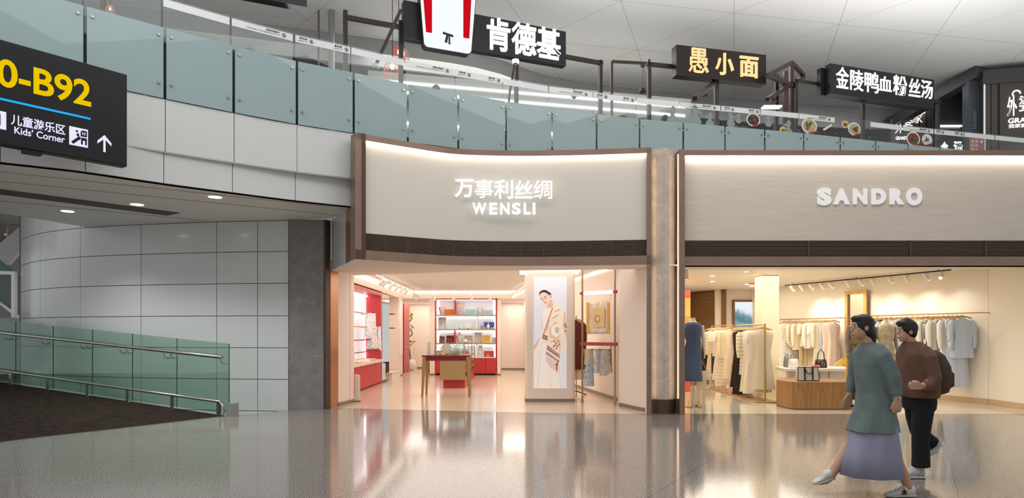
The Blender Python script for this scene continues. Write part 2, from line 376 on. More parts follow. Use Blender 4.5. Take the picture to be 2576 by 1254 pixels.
# ================================================================ ground
edge = smooth([(-9.6, -4), (-9.3, 2.5), (-8.5, 6.6), (-7.26, 9.68), (-6.36, 11.1), (-5.32, 12.8), (-4.95, 13.2), (-4.5, 13.8), (-3.8, 14.2), (-2.35, 13.94), (-.72, 13.58), (.9, 13.3), (2.6, 13.18)], 5)
fl = M(); fl.prism(edge + [(18, 13.18), (18, -4)], -.12, 0.0); struct('floor', fl, GRAN)
wf = M(); wf.prism([(-4.65, 14.6), (-3.8, 14.2), (-2.35, 13.94), (-.72, 13.58), (.9, 13.3), (2.6, 13.18), (2.95, 13.18), (2.95, 15), (.6, 30.4), (-4.95, 30.4), (-4.95, 25)], -.12, -.001); struct('floor_1', wf, WOODF)
tf = M(); tf.prism([(3.0, 13.18), (18, 13.18), (18, 15.5), (11, 15.5), (8.2, 25.5), (5.6, 25.5)], -.12, -.001); struct('floor_2', tf, TILEF)
lf = M(); lf.box(-16, 3, -.6, -3.9, 17, -.5); struct('floor_3', lf, mat('bounce_screed', 'c4c1bb', .6))  # unseen trench floor, made pale to bounce light onto the wall
# carpeted ramp climbing to the left
gl0, gl1 = (-5.32, 12.83), (-13.0, 15.7)           # foot of the ramp's glass screen
rise = lambda t: .62 * t
fr = [p for p in edge if p[1] <= 12.81]; n = len(fr); rb = M(); vs = []
back = [(gl0[0] + (gl1[0] - gl0[0]) * (1 - i / (n - 1)), gl0[1] + (gl1[1] - gl0[1]) * (1 - i / (n - 1))) for i in range(n)]
K = 8
for i in range(n):
    t = 1 - i / (n - 1)
    for j in range(K + 1):
        u = j / K; vs.append((fr[i][0] + (back[i][0] - fr[i][0]) * u - .02 * (1 - u), fr[i][1] + (back[i][1] - fr[i][1]) * u, -.005 + rise(t) * u))
rb.add(vs, [(i * (K + 1) + j, i * (K + 1) + j + 1, (i + 1) * (K + 1) + j + 1, (i + 1) * (K + 1) + j) for i in range(n - 1) for j in range(K)])
struct('floor_4', rb, CARPET)
kb = M(); kb.strip([(p[0] - .01, p[1]) for p in fr], -.1, .004, .05); struct('trim_1', kb, mat('granite_border', '6d665f', .3))

# ================================================================ balustrade line of the upper deck (from the joints of the glass panels)
ZD, ZF, ZC = 5.16, 6.27, 6.82        # deck, frosted top, clear top
JT = [(214, 15), (415, 70), (588, 115.5), (747, 154), (890, 183), (1026, 212), (1153, 234), (1273, 255), (1389, 273), (1501, 287.5), (1609, 299.5), (1719, 309), (1824, 318), (1924, 326.5), (2022, 335.5), (2114, 345.5), (2203, 355), (2285, 364), (2364, 372), (2440, 379)]
JP = [((px - CX) * (ZF - H) / (HY - py), (ZF - H) * F / (HY - py)) for px, py in JT]
JP = [tuple(2 * a - b for a, b in zip(JP[0], JP[1]))] + JP
JP = [tuple(2 * a - b for a, b in zip(JP[0], JP[1]))] + JP
for k in range(5): JP.append((JP[-1][0] + 1.0, JP[-1][1] + .28))
bal = smooth(JP, 3)
# ---- bridge: fascia, ledge, soffit
sf = [((px - CX) * 2.33 / (HY - py), 2.33 * F / (HY - py)) for px, py in [(0, 408), (110, 420), (215, 432.5), (415, 462), (588, 485), (745, 505), (886, 520)]]
d0 = (sf[0][0] - sf[1][0], sf[0][1] - sf[1][1]); sf = [(sf[0][0] + d0[0] * 3, sf[0][1] + d0[1] * 3.4), (sf[0][0] + d0[0] * 1.5, sf[0][1] + d0[1] * 1.6)] + sf
lowf = smooth(sf, 4)
def panels(name, curve, pxs, rows, th, mats, gap=.012, back=.03):
    b = M(); b.mi(1).strip(offset(curve, -back), rows[0], rows[-1], .12); b.mi(0)
    for a, c in zip(pxs, pxs[1:]):
        seg = cut(curve, a, c)
        l = math.hypot(seg[1][0] - seg[0][0], seg[1][1] - seg[0][1]); g = gap / 2 / max(l, .01)
        seg[0] = tuple(p + (q - p) * g for p, q in zip(seg[0], seg[1])); l = math.hypot(seg[-1][0] - seg[-2][0], seg[-1][1] - seg[-2][1])
        seg[-1] = tuple(p + (q - p) * gap / 2 / max(l, .01) for p, q in zip(seg[-1], seg[-2]))
        for z0, z1 in zip(rows, rows[1:]): b.strip(seg, z0 + gap / 2, z1 - gap / 2, th)
    return struct(name, b, mats)
deckf = offset([p for p in bal if pxof(p) < 905 and p[0] < -2.7], -.02)
deckf.append((deckf[-1][0] + .12, deckf[-1][1] + .07))
panels('wall_bridge', lowf, [-250, 0, 215, 412, 585, 743, 884], [3.88, 4.40], .03, [CLAD, CLADJ])
upf = deckf
panels('wall_bridge_upper', upf, [-150, 10, 216, 416, 589, 747, 890], [4.36, 5.178], .03, [CLAD, CLADJ])
lg = M(); lg.strip(offset(upf, -.005), 4.352, 4.364, .26); struct('trim_18', lg, CLAD)
bx = M()
inner = offset(lowf, -.03)
bx.prism(inner + [(-3.62, 13.76), (-4.5, 13.97), (-6.12, 14.16), (-7.95, 14.56), (-9.28, 15.0), (-10.4, 11.6), (-11.5, 8)], 3.88, 3.96); struct('ceiling_bridge', bx, SOFF)
b = M(); b.prism([G(-60, 467, 3.885), G(452, 535, 3.885), G(420, 541, 3.885), G(-60, 480, 3.885)], 3.868, 3.882); struct('trim_2', b, SOFFD)
b = M()
for (ax, ay, bx_, by_) in [(-100, 446, 880, 545), (-100, 422, 830, 520), (-60, 500, 520, 556)]:
    p, q = G(ax, ay, 3.878), G(bx_, by_, 3.878); b.strip([p, q], 3.874, 3.881, .012)
struct('trim_3', b, mat('soffit_joint', '8c857e', .6))
dk = M(); dk.prism(offset(bal, -.12) + [(20, 40), (-25, 40), (-25, 16), (-9.3, 14.9)], 4.9, ZD - .01); struct('floor_upper', dk, mat('deck_stone', '8a8783', .4))

# ================================================================ curved panelled wall under the bridge
wl = smooth([(-12.72, 17.6), (-12.1, 16.85), (-10.95, 15.8), (-9.47, 14.98), (-7.88, 14.5), (-6.12, 14.14), (-4.98, 14.0), (-4.55, 13.94)], 6)
panels('wall_left', wl, [52, 101, 202, 355, 545, 648, 726], [-.5, -.04, .611, 1.258, 1.915, 2.58, 3.233, 3.865, 4.6], .02, [CLADW, CLADJ], gap=.014, back=.016)
b = M(); b.strip([(-4.54, 13.9), (X(819, 13.95), 13.95)], -.3, 3.88, .3); struct('wall_pilaster', b, STONE)
b = M(); b.strip([(X(819, 13.93), 13.93), (X(832, 14.1), 14.1)], -.02, 3.88, .25); struct('trim_4', b, BRDARK)

# ================================================================ left shop front: curved bronze frame, cream fascia, grille
fa = smooth([((px - CX) / F * (3.52 * F / (HY - py)), 3.52 * F / (HY - py)) for px, py in [(893, 337), (1031, 360), (1133, 375.5), (1236, 380.5), (1338, 381.5), (1475, 379), (1639, 373.5)]], 6)
L0, L1 = 893, 1639
fr_ = M()
fr_.strip(cut(fa, L0 + 1, L1 - 1), 4.985, 5.09, .22)           # top rail
fr_.strip(cut(fa, L0 + 1, L1 - 1), 2.87, 3.035, .22)           # bottom rail
fr_.strip(cut(fa, L0 + .5, 911), 2.87, 5.09, .22); fr_.strip(cut(fa, 1627, L1), 0, 5.09, .1)
struct('trim_5', fr_, BRONZE)
b = M(); b.strip(cut(offset(fa, -.1), 911, 1629), 3.35, 4.99, .1); struct('wall_fascia', b, CREAM)
b = M(); b.strip(cut(offset(fa, -.03), 912, 1628), 4.965, 4.985, .05); struct('trim_6', b, glow('fascia_led', 'fff0dd', 8))
g = M(); gc = cut(offset(fa, -.09), 911, 1629); g.mi(0).strip(offset(gc, -.02), 3.035, 3.355, .05); g.mi(1)
for i in range(20): g.strip(gc, 3.04 + i * .0158, 3.047 + i * .0158, .03)
for px in range(968, 1620, 57): g.strip(cut(offset(fa, -.085), px, px + 1.0), 3.036, 3.354, .03)
tag(g.build('vent_grille', [mat('grille_void', '241c18', .8), mat('grille_slat', '6b584c', .45, .4)]), 'dark slatted vent grille curving under the cream fascia of the left shop', 'vent grille')
# left return of the front: side plates between fascia, bridge and pilaster
b = M(); b.strip([(X(870, 13.0), 13.0), (X(893.5, 12.12), 12.12)], 2.87, 4.6, .1); struct('trim_7', b, COPPER)
b = M(); b.strip([(X(891, 12.25), 12.25), (X(899, 12.05), 12.05)], 2.87, 5.1, .15); struct('trim_8', b, BRDARK)
b = M(); b.strip([(X(834, 14.1), 14.1), (X(871, 12.99), 12.99)], 2.87, 3.9, .1); struct('wall_return', b, CLADW)
b = M(); b.prism([(X(832, 14.2), 14.2), (X(870, 12.98), 12.98)] + offset(cut(fa, 894, 1639), -.02) + [(2.75, 13.9), (-.8, 14.3), (-2.4, 15.0), (-3.55, 15.4)], 2.862, 2.88); struct('ceiling_lintel', b, PINKW)
b = M(); b.strip([(-3.55, 15.35), (-2.4, 14.95), (-.8, 14.25), (2.75, 13.85)], 2.865, 3.2, .06); struct('wall_lintel', b, PINKW)
# left jamb
b = M(); b.strip([(X(831, 14.22), 14.22), (X(851, 14.6), 14.6)], 0, 2.87, .2); struct('trim_9', b, COPPER)
b = M(); b.strip([(X(851, 14.6), 14.6), (X(880, 15.2), 15.2)], 0, 2.87, .2); b.strip([(X(881, 15.22), 15.22), (X(890.5, 15.42), 15.42)], 0, 2.87, .2); struct('wall_jamb', b, PINKW)
b = M(); b.strip(offset([(X(851, 14.6), 14.6), (X(890.5, 15.42), 15.42)], .012), 0, .07, .012); struct('baseboard_jamb', b, SKIRT)
# right jamb of the left shop
j = [(2.43, 15.66), (2.29, 14.62), (2.44, 14.1), (2.64, 13.6), (2.66, 13.25)]
b = M(); b.prism([(2.2945, 14.62), (2.49, 14.0), (2.645, 13.55), (2.65, 13.26), (2.7, 13.26), (2.9, 14.0), (2.95, 15.7), (2.43, 15.7)], 0, 3.2); struct('wall_jamb_right', b, PINKW)
b = M(); b.strip(offset([(2.2945, 14.62), (2.49, 14.0), (2.655, 13.55)], .012), 0, .07, .011); struct('baseboard_right', b, SKIRT)

# ================================================================ marble pillar between the shops
b = M(); pc = [(2.665 + i * .515 / 12, 13.12 + .16 * ((i - 6) / 6) ** 2) for i in range(13)]
b.strip(pc, .28, 5.12, .15); struct('wall_pillar', b, MARBLE, smooth=40)
b = M(); b.strip(offset(pc, .015), 0, .28, .16); struct('baseboard_pillar', b, BRDARK)
b = M(); b.strip([(X(1710, 13.0), 13.0), (X(1723, 13.0), 13.0)], 0, 5.07, .45)
b.strip([(X(1722, 13.1), 13.1), (X(3300, 13.14), 13.14)], 4.975, 5.075, .3); b.strip([(X(1722, 13.1), 13.1), (X(3300, 13.14), 13.14)], 2.86, 3.03, .3)
struct('trim_10', b, BRONZE)
b = M(); b.strip([(2.652, 13.1), (2.655, 13.1)], .3, 5.0, .05); b.strip([(3.186, 13.1), (3.189, 13.1)], .3, 5.0, .05)
struct('trim_11', b, glow('pillar_led', 'ffddba', 4))
# ---- right shop fascia
b = M(); b.strip([(X(1722, 13.24), 13.24), (X(3300, 13.28), 13.28)], 3.35, 4.98, .1); struct('wall_fascia_right', b, TRAV)
b = M(); b.strip([(X(1724, 13.16), 13.16), (X(3300, 13.2), 13.2)], 4.955, 4.975, .05); struct('trim_12', b, glow('fascia_led_right', 'fff6ea', 17))
g = M(); gc = [(X(1722, 13.2), 13.2), (X(3300, 13.24), 13.24)]; g.mi(0).strip(offset(gc, -.02), 3.03, 3.355, .05); g.mi(1)
for i in range(20): g.strip(gc, 3.036 + i * .0158, 3.043 + i * .0158, .03)
for px in (2033, 2290, 2480): g.strip([(X(px, 13.19), 13.19), (X(px + 2, 13.19), 13.19)], 3.032, 3.354, .03)
tag(g.build('vent_grille', [MATS['grille_void'], MATS['grille_slat']]), 'straight dark slatted vent grille under the travertine fascia of the right shop', 'vent grille')
b = M(); b.box(2.95, 13.15, 2.86, 15.5, 13.9, 2.88); struct('ceiling_lintel_right', b, SANDW)
b = M(); b.box(3.0, 13.85, 2.87, 10.6, 13.9, 3.05); struct('wall_lintel_right', b, SANDW)

# ================================================================ left shop shell
b = M(); b.prism([(-4.65, 15.5), (-3.55, 15.3), (-2.4, 14.9), (-.8, 14.2), (2.85, 13.8), (2.9, 25.35), (-4.65, 25.35)], 3.13, 3.2); struct('ceiling_shop', b, WHITEW)
b = M(); b.box(-4.9, 25.35, 2.85, 2.0, 30.4, 2.9); struct('ceiling_alcove', b, WHITEW)
b = M(); b.box(-4.06, 25.3, 2.85, 1.06, 25.36, 3.15); struct('wall_bulkhead', b, PINKW)
b = M(); b.box(-4.7, 15.4, 0, -4.6, 24.9, 3.15); b.box(-4.6, 15.45, 2.86, -4.06, 21.3, 3.14); b.box(-4.6, 21.3, 2.84, -4.06, 24.5, 3.14)
b.box(-4.6, 24.5, 0, -4.06, 25.36, 3.14); b.box(-4.6, 15.42, 0, -4.0, 15.5, 3.14); struct('wall_shop_left', b, PINKW)
b = M(); b.box(-4.065, 24.49, 0, -4.045, 25.37, .06); b.box(-4.6, 24.48, 0, -4.06, 24.5, .06); struct('baseboard_left', b, SKIRT)
b = M(); b.box(-4.95, 25.36, 0, -4.8, 30.3, 2.86); struct('wall_alcove', b, PINKW)
b = M(); b.box(-4.8, 30.2, 0, -3.0, 30.3, 2.86); b.box(-3.32, 29.3, 0, -3.06, 30.2, 2.86); struct('wall_back_left', b, PINKW)
b = M(); b.box(-3.36, 29.32, .1, -3.325, 29.36, 2.8); struct('trim_13', b, LED)
b = M(); b.box(-4.2, 30.17, 0, -3.33, 30.2, .07); struct('baseboard_back', b, SKIRT)
b = M(); b.box(-3.06, 25.36, 0, -2.87, 26.1, 2.86); b.box(-2.87, 25.9, 0, -.55, 26.1, 2.86); b.box(-.55, 25.36, 0, -.43, 26.1, 2.86); struct('wall_shelf_surround', b, PINKW)
b = M(); b.box(-3.07, 25.34, 0, -2.87, 25.36, .06); b.box(-.55, 25.34, 0, -.42, 25.36, .06); struct('baseboard_shelf', b, SKIRT)
b = M(); b.box(-1.0, 29.2, 0, .6, 29.3, 2.86); struct('wall_back_right', b, PINKW)
b = M(); b.box(-.9, 29.17, 0, .5, 29.2, .07); struct('baseboard_back_right', b, SKIRT)
b = M(); b.strip([(.47, 29.25), (1.08, 25.0), (1.83, 19.8), (2.42, 15.66)], 0, 3.15, .1); struct('wall_shop_right', b, PINKW)
b = M(); b.strip(offset([(.47, 29.25), (1.08, 25.0), (1.83, 19.8), (2.42, 15.68)], .015), 0, .08, .014); struct('baseboard_shop_right', b, SKIRT)
# coves
b = M(); b.box(-4.03, 15.6, 3.09, -3.99, 25.2, 3.125); b.box(-3.9, 25.22, 3.1, .95, 25.26, 3.125); struct('trim_14', b, LED)
b = M(); b.strip([(-3.5, 15.45), (-2.35, 15.05), (-.75, 14.35), (2.6, 13.98)], 3.08, 3.12, .03); struct('trim_15', b, LED)
b = M(); b.strip(offset([(1.1, 25.0), (1.83, 19.8), (2.4, 15.8)], .03), 3.09, 3.12, .02); struct('trim_16', b, LED)

# ================================================================ right shop shell
b = M(); b.prism([(2.9, 13.3), (12, 13.3), (10.9, 15.0), (7.9, 23.8), (5.4, 25.6)], 3.0, 3.06); struct('ceiling_shop_right', b, mat('cream_ceiling', 'f8f2e6', .5))
C0 = (X(2486, 14.95), 14.95); WD = (-.3240, .9461)
wp = lambda t, o=0: (C0[0] + WD[0] * t - .9461 * o, C0[1] + WD[1] * t - .3240 * o)
b = M(); b.strip([(C0[0] - .01, C0[1] + .02), (C0[0] + .02, 13.2)][0:0] or [wp(9.3), wp(0)], 0, 3.02, .1); struct('wall_shop_side', b, SANDW)
b = M(); b.prism([(C0[0], C0[1] - .01), (10.46, 13.3), (15.5, 13.3), (15.5, 15.1), (C0[0] + .1, 15.1)], 0, 3.02); struct('wall_shop_front', b, SANDW)
b = M(); b.strip([wp(9.2, .015), wp(0.0, .015)], 0, .12, .014); b.strip([(C0[0] - .015, C0[1] - .02), (10.445, 13.3)], 0, .12, .012); struct('baseboard_side', b, mat('stone_skirting', 'c9ad88', .35))
b = M(); b.box(6.7, 22.5, 0, 8.3, 22.6, 3.02); struct('wall_shop_back', b, SANDW)
b = M(); b.strip([(5.5, 25.2), (6.25, 24.0), (6.95, 22.35), (7.02, 22.6)], 0, 2.93, .08); struct('wall_wood', b, mat('walnut_veneer', 'a57a57', .4, noise=(2, .3), stretch=(.4, .4, 14)))
b = M(); b.strip([(6.2, 24.05), (6.93, 22.38)], 2.93, 3.0, .1); b.box(6.93, 22.28, 0, 7.0, 22.4, 3.0); struct('trim_17', b, mat('walnut_frame', '80563c', .4))
b = M(); b.strip([(3.12, 13.4), (5.9, 25.4)], 0, 3.02, .1); struct('wall_shop_inner', b, SANDW)
b = M(); b.box(X(1917, 16.8), 16.8, 0, X(1960, 16.8), 17.3, 3.0); struct('wall_column', b, mat('cream_column', 'f4e6c8', .55))

# ================================================================ hall ceiling and the far side of the food court
ce = smooth([(-26, 13), (-14, 15.5), (-4.4, 18.4), (-1.0, 19.6), (2.05, 21.8), (9.5, 23.8), (13.8, 24.4), (26, 26)], 4)
b = M(); b.prism(ce + [(26, -8), (-26, -8)], 9.6, 9.8); struct('ceiling', b, ceiling_mat())
b = M(); b.strip(offset(ce, -.02), 8.85, 9.62, .1); struct('wall_ceiling_edge', b, mat('ceiling_edge', '9c9c9c', .6))
b = M(); b.strip([(-26, 27), (-2, 29), (26, 33)], 5.1, 11, .2); struct('wall_food_court', b, mat('food_court_wall', '6f6d6b', .7))
b = M(); b.prism([(-26, 15), (-4.4, 18.6), (-1, 19.8), (2.05, 22), (9.5, 24), (26, 26.2), (26, 34), (-26, 34)], 10.2, 10.3); struct('ceiling_food_court', b, mat('dark_ceiling', '4b4a4a', .7))
# ================================================================ glass panels of the upper balustrade
FROST = glass('frosted_glass', 'cfe0de', .8, .94, 'bccfd0'); CLEAR = glass('clear_glass', 'f6faf9', .7, .03, 'e0e6e6'); BAND = mat('white_film', 'e9ebec', .4, emit=.0)
INK = mat('dark_ink', '3a3a3a', .6); BOLT = mat('bolt_steel', 'a8a6a0', .25, .9)
def seg_plane(p, q): return Plane(p[0], p[1], q[0] - p[0], q[1] - p[1]), math.hypot(q[0] - p[0], q[1] - p[1])
KIND = ['', '', '', 'plain', 'throw', 'both', 'plain', 'throw', 'both', 'plain', 'throw', 'both', 'plain', 'throw', 'both', 'plain', 'throw', '', 'plain', 'throw', 'both', 'plain', 'plain', 'plain']
PLAB = {0: 'frosted balustrade panel at the far left edge, its clear pane out of frame', 1: 'frosted balustrade panel high above the yellow gate lettering of the hanging sign'}
STK = {}
def icon(b, pl, s, z, r, slash):
    b.pprism([(r * math.cos(a), r * math.sin(a)) for a in [i * PI / 8 for i in range(17)]] + [(r * .86 * math.cos(a), r * .86 * math.sin(a)) for a in [i * PI / 8 for i in range(16, -1, -1)]], pl.p(s, z, .0), (pl.d[0], pl.d[1], 0), (0, 0, 1), 0, .003)
    b.pprism([(-r * .62, r * .56), (-r * .52, r * .66), (r * .62, -r * .56), (r * .52, -r * .66)], pl.p(s, z, 0), (pl.d[0], pl.d[1], 0), (0, 0, 1), 0, .003)
    b.pprism([(-.01, -r * .5), (.012, -r * .5), (.02, r * .1), (-.015, r * .1)], pl.p(s, z, 0), (pl.d[0], pl.d[1], 0), (0, 0, 1), 0, .003)
    b.pprism([(r * .22 * math.cos(i * PI / 4), r * .38 + r * .2 * math.sin(i * PI / 4)) for i in range(8)], pl.p(s, z, 0), (pl.d[0], pl.d[1], 0), (0, 0, 1), 0, .003)
panel_roots = []
for i in range(len(JP) - 1):
    p, q = JP[i], JP[i + 1]; pl, ln = seg_plane(p, q); pm = pxof(((p[0] + q[0]) / 2, (p[1] + q[1]) / 2))
    if pm < -60: continue
    kd = KIND[i] if i < len(KIND) else 'plain'
    nm = {'plain': 'plain white band', 'throw': 'one notice on its band', 'both': 'two notices on its band', '': 'no band'}[kd]
    lab = PLAB.get(i, 'frosted balustrade panel with %s, %s from the left' % (nm, ORD[i - 1] if i - 1 < len(ORD) else 'last'))
    r = thing('balustrade_panel', lab, 'glass panel', pl.p(ln / 2, ZD), 'glass panels of the upper balustrade'); panel_roots.append((r, pl, ln))
    z0 = ZD + .02; e = .022
    M().obox(pl, e, ln - e, -.012, 0, z0, ZF).build('frosted_pane', FROST, r)
    M().obox(pl, .012, ln - .012, -.19, -.175, z0, ZC).build('clear_pane', CLEAR, r)
    M().obox(pl, -.012, .012, -.2, -.165, z0, ZF + .02).build('joint_post', DARKST, r)
    if i > 1 or True:
        for sx in (.09, ln - .09):
            for zz in (ZF - .13, z0 + .22): M().tube([pl.p(sx, zz, -.17), pl.p(sx, zz, .02)], .021, 10).build('standoff_bolt', BOLT, r)
    if kd:
        fb = M().obox(pl, .014, ln - .014, -.173, -.17, ZC - .15, ZC - .03).build('film_band', BAND, r)
        ux = (pl.d[0], pl.d[1], 0)
        def words(zh, en, s, w1, w2):
            b = M()
            b.text(zh, pl.p(s - w1, ZC - .085, -.169), ux, (0, 0, 1), w1, .038, .002, .012, True)
            b.text(en, pl.p(s - w2, ZC - .122, -.169), ux, (0, 0, 1), w2, .022, .002, .005, True); b.build('notice_lettering', INK, fb)
        pk = Plane(*pl.xy(0, -.169), *pl.d)
        def ic(s):
            b = M(); icon(b, pk, s, ZC - .09, .038, 1); b.build('notice_icon', INK, fb)
        if kd == 'throw':
            words('严禁高空抛物', 'No Throwing Objects from a High Altitude', ln * .77, .23, .56); ic(ln * .84)
        elif kd == 'both':
            words('请勿攀爬', 'No Climbing', ln * .22, .14, .16); ic(ln * .29)
            words('请勿倚靠', 'No Leaning', ln * .84, .14, .15); ic(ln * .92)

# ---- dishes and little ducks printed on the clear panes of the right part
def disc(b, c, ux, rx, rz, d, n=20):
    b.pprism([(rx * math.cos(2 * PI * k / n), rz * math.sin(2 * PI * k / n)) for k in range(n)], c, ux, (0, 0, 1), d, d + .002)
FILM = mat('grey_film', '8f9a96', .6); PLATE = mat('printed_plate', 'e4e2da', .5); NOOD = mat('printed_noodles', 'cdb98f', .6, noise=(60, .5)); HERB = mat('printed_herbs', '4d7a3d', .6)
MEAT = mat('printed_meat', '8b4a33', .6, noise=(50, .5)); DARKF = mat('printed_dark_food', '4a3526', .6, noise=(60, .7)); REDP = mat('red_price_tag', 'a8342f', .5); YELF = mat('printed_yellow_food', 'd9b04a', .6, noise=(50, .4))
def onpanel(px):
    for r, pl, ln in panel_roots:
        s = pl.s_at(px)
        if 0 <= s <= ln: return r, pl, s
def dish(px, py, rx, kind, herb=True, tagd=1):
    r, pl, s = onpanel(px); z = pl.z_at(px, py); ux = (pl.d[0], pl.d[1], 0); k = (pl.o[1] + pl.d[1] * s) / F; rx *= k; b = M()
    c = pl.p(s, z, -.172); b.mi(0); disc(b, c, ux, rx, rx * .85, 0); b.mi(1); disc(b, c, ux, rx * .82, rx * .67, .003)
    random.seed(px)
    for j in range(9):
        a = random.uniform(0, 6.28); t = random.uniform(0, .55) * rx; b.mi(2 if j % 3 else 3)
        disc(b, pl.p(s + t * math.cos(a), z + t * .8 * math.sin(a), -.172), ux, rx * random.uniform(.1, .24), rx * random.uniform(.08, .18), .005 + .002 * j, 7)
    b.build('dish_print', [PLATE, kind, MEAT, HERB if herb else kind], r)
    if tagd:
        b = M(); b.pprism([(-rx * .2, -rx * .95), (rx * .95, -rx * .6), (rx * .95, -rx * .42), (-rx * .2, -rx * .77)], c, ux, (0, 0, 1), .03, .032); b.build('price_tag_print', REDP, r)
def duck(px, py, h, flip=1):
    r, pl, s = onpanel(px); z = pl.z_at(px, py); ux = (pl.d[0] * flip, pl.d[1] * flip, 0); k = (pl.o[1] + pl.d[1] * s) / F * h; b = M()
    P = [(-.05, 0), (-.22, .08), (-.3, .25), (-.2, .42), (-.08, .5), (-.1, .62), (-.32, .62), (-.3, .72), (-.12, .78), (-.05, .93), (.08, 1), (.2, .9), (.2, .72), (.12, .55), (.28, .4), (.34, .2), (.22, .05), (.1, 0)]
    b.pprism([(x * k, (y - .5) * k) for x, y in P], pl.p(s, z, -.172), ux, (0, 0, 1), 0, .002 * flip)
    b.build('cartoon_print', FILM, r)
for a in [(1906, 296, 20, DARKF), (2049, 312, 24, NOOD), (2163, 320, 20, NOOD), (2140, 308, 11, YELF, True, 0), (2312, 345, 22, MEAT), (2347, 347, 17, PLATE, False), (1982, 322, 10, YELF, False)]: dish(*a)
for a in [(1700, 285, 50), (1760, 286, 56, -1), (1795, 296, 40), (1850, 296, 38, -1), (1868, 292, 26), (1944, 298, 32), (1994, 318, 44)]: duck(*a)
rr, pl, s = onpanel(2095); z = pl.z_at(2095, 317); b = M()
b.pprism([(-.16, -.04), (.12, .1), (.16, .05), (-.1, -.1)], pl.p(s, z, -.172), (pl.d[0], pl.d[1], 0), (0, 0, 1), 0, .002)
b.build('tray_print', DARKF, rr)
b = M()
for k in range(5): disc(b, pl.p(s - .1 + k * .05, z - .045 + k * .028, -.17), (pl.d[0], pl.d[1], 0), .035, .032, .002 + .001 * k, 10)
b.build('dumpling_print', PLATE, rr)

# ================================================================ direction sign hanging at the far left
BLACKS = mat('black_sign', '17171a', .4, spec=.3); YEL = glow('yellow_letters', 'ecc600', 1.0); WHT = glow('white_letters', 'dcdcff', 1.15); CYAN = glow('blue_line', '27a9ee', 1.1)
sp = Plane(X(320, 9.6), 9.6, 1362, 1717)
T = sp.s_at; Zs = sp.z_at
sg = thing('direction_sign', 'black illuminated direction sign with yellow gate numbers hanging at the far left', 'sign', sp.p(-1.2, 3.7))
zt, zb = Zs(320, 188), Zs(320, 420)
M().obox(sp, -3.6, 0, -.16, 0, zb, zt).build('housing', BLACKS, sg, bevel=.01)
ux = (sp.d[0], sp.d[1], 0)
def put(b, body, x0, x1, yt, yb, pxref, off, d=.004):
    s0, s1 = T(x0), T(x1); z1, z0 = Zs(pxref, yt), Zs(pxref, yb); b.text(body, sp.p(s0, z0, .001), ux, (0, 0, 1), s1 - s0, z1 - z0, d, off)
b = M(); put(b, '0-B92', -8, 229, 201, 267, 212, .022); b.build('gate_numbers', YEL, sg)
b = M(); b.obox(sp, -3.5, T(228), .0, .004, Zs(228, 302), Zs(228, 297)); b.build('blue_line', CYAN, sg)
b = M(); put(b, '儿童游乐区', 27, 164, 312, 338, 150, .015); put(b, 'Kids’ Corner', 36, 163, 341, 358, 150, .012); b.build('lettering', WHT, sg)
b = M(); z0, z1 = Zs(197, 368), Zs(197, 322); b.mi(0).obox(sp, T(174), T(221), 0, .004, z0, z1); b.mi(1)
w_ = T(221) - T(174); h_ = z1 - z0; o_ = sp.p(T(174), z0, .0)
def icn(P, d=.007): b.pprism([(x * w_, y * h_) for x, y in P], o_, ux, (0, 0, 1), 0.001, d)
icn([(.1, .18), (.52, .55), (.6, .5), (.6, .4), (.2, .06)]); icn([(.62, .5), (.94, .5), (.94, .12), (.84, .12), (.84, .34), (.72, .34), (.72, .12), (.62, .12)]); icn([(.6, .56), (.94, .56), (.94, .9), (.68, .9), (.6, .8)])
icn([(.36, .62), (.44, .5), (.54, .58), (.48, .72)]); icn([(.4 + .06 * math.cos(k * PI / 4), .8 + .07 * math.sin(k * PI / 4)) for k in range(8)])
b.mi(0); icn([(.69, .66), (.74, .66), (.74, .8), (.69, .8)], .009); icn([(.8, .66), (.85, .66), (.85, .8), (.8, .8)], .009)
b.build('pictogram', [WHT, BLACKS], sg)
b = M(); b.mi(0).obox(sp, T(-40), T(15.5), 0, .004, Zs(8, 326), Zs(8, 281)); b.mi(1).obox(sp, T(-30), T(1), 0, .007, Zs(8, 318), Zs(8, 289)); b.build('cut_pictogram', [WHT, BLACKS], sg)
b = M(); s0, s1 = T(245), T(280); z0, z1 = Zs(262, 383), Zs(262, 340); w_ = s1 - s0; h_ = z1 - z0; o_ = sp.p(s0, z0, .0)
icn([(.42, 0), (.58, 0), (.58, .72), (1, .42), (1, .6), (.5, 1), (0, .6), (0, .42), (.42, .72)], .004); b.build('arrow', WHT, sg)
b = M(); b.obox(sp, T(62), T(108), -.14, -.02, zb - .045, zb); b.build('bracket', BLACKS, sg)
b = M()
for s_ in (-.6, -2.2): b.bar(sp.p(s_, 4.6, -.16), (sp.xy(s_, -.16)[0] - .2, sp.xy(s_, -.16)[1] + 1.6, 4.6), .06)
b.build('hanger_arm', DARKST, sg)

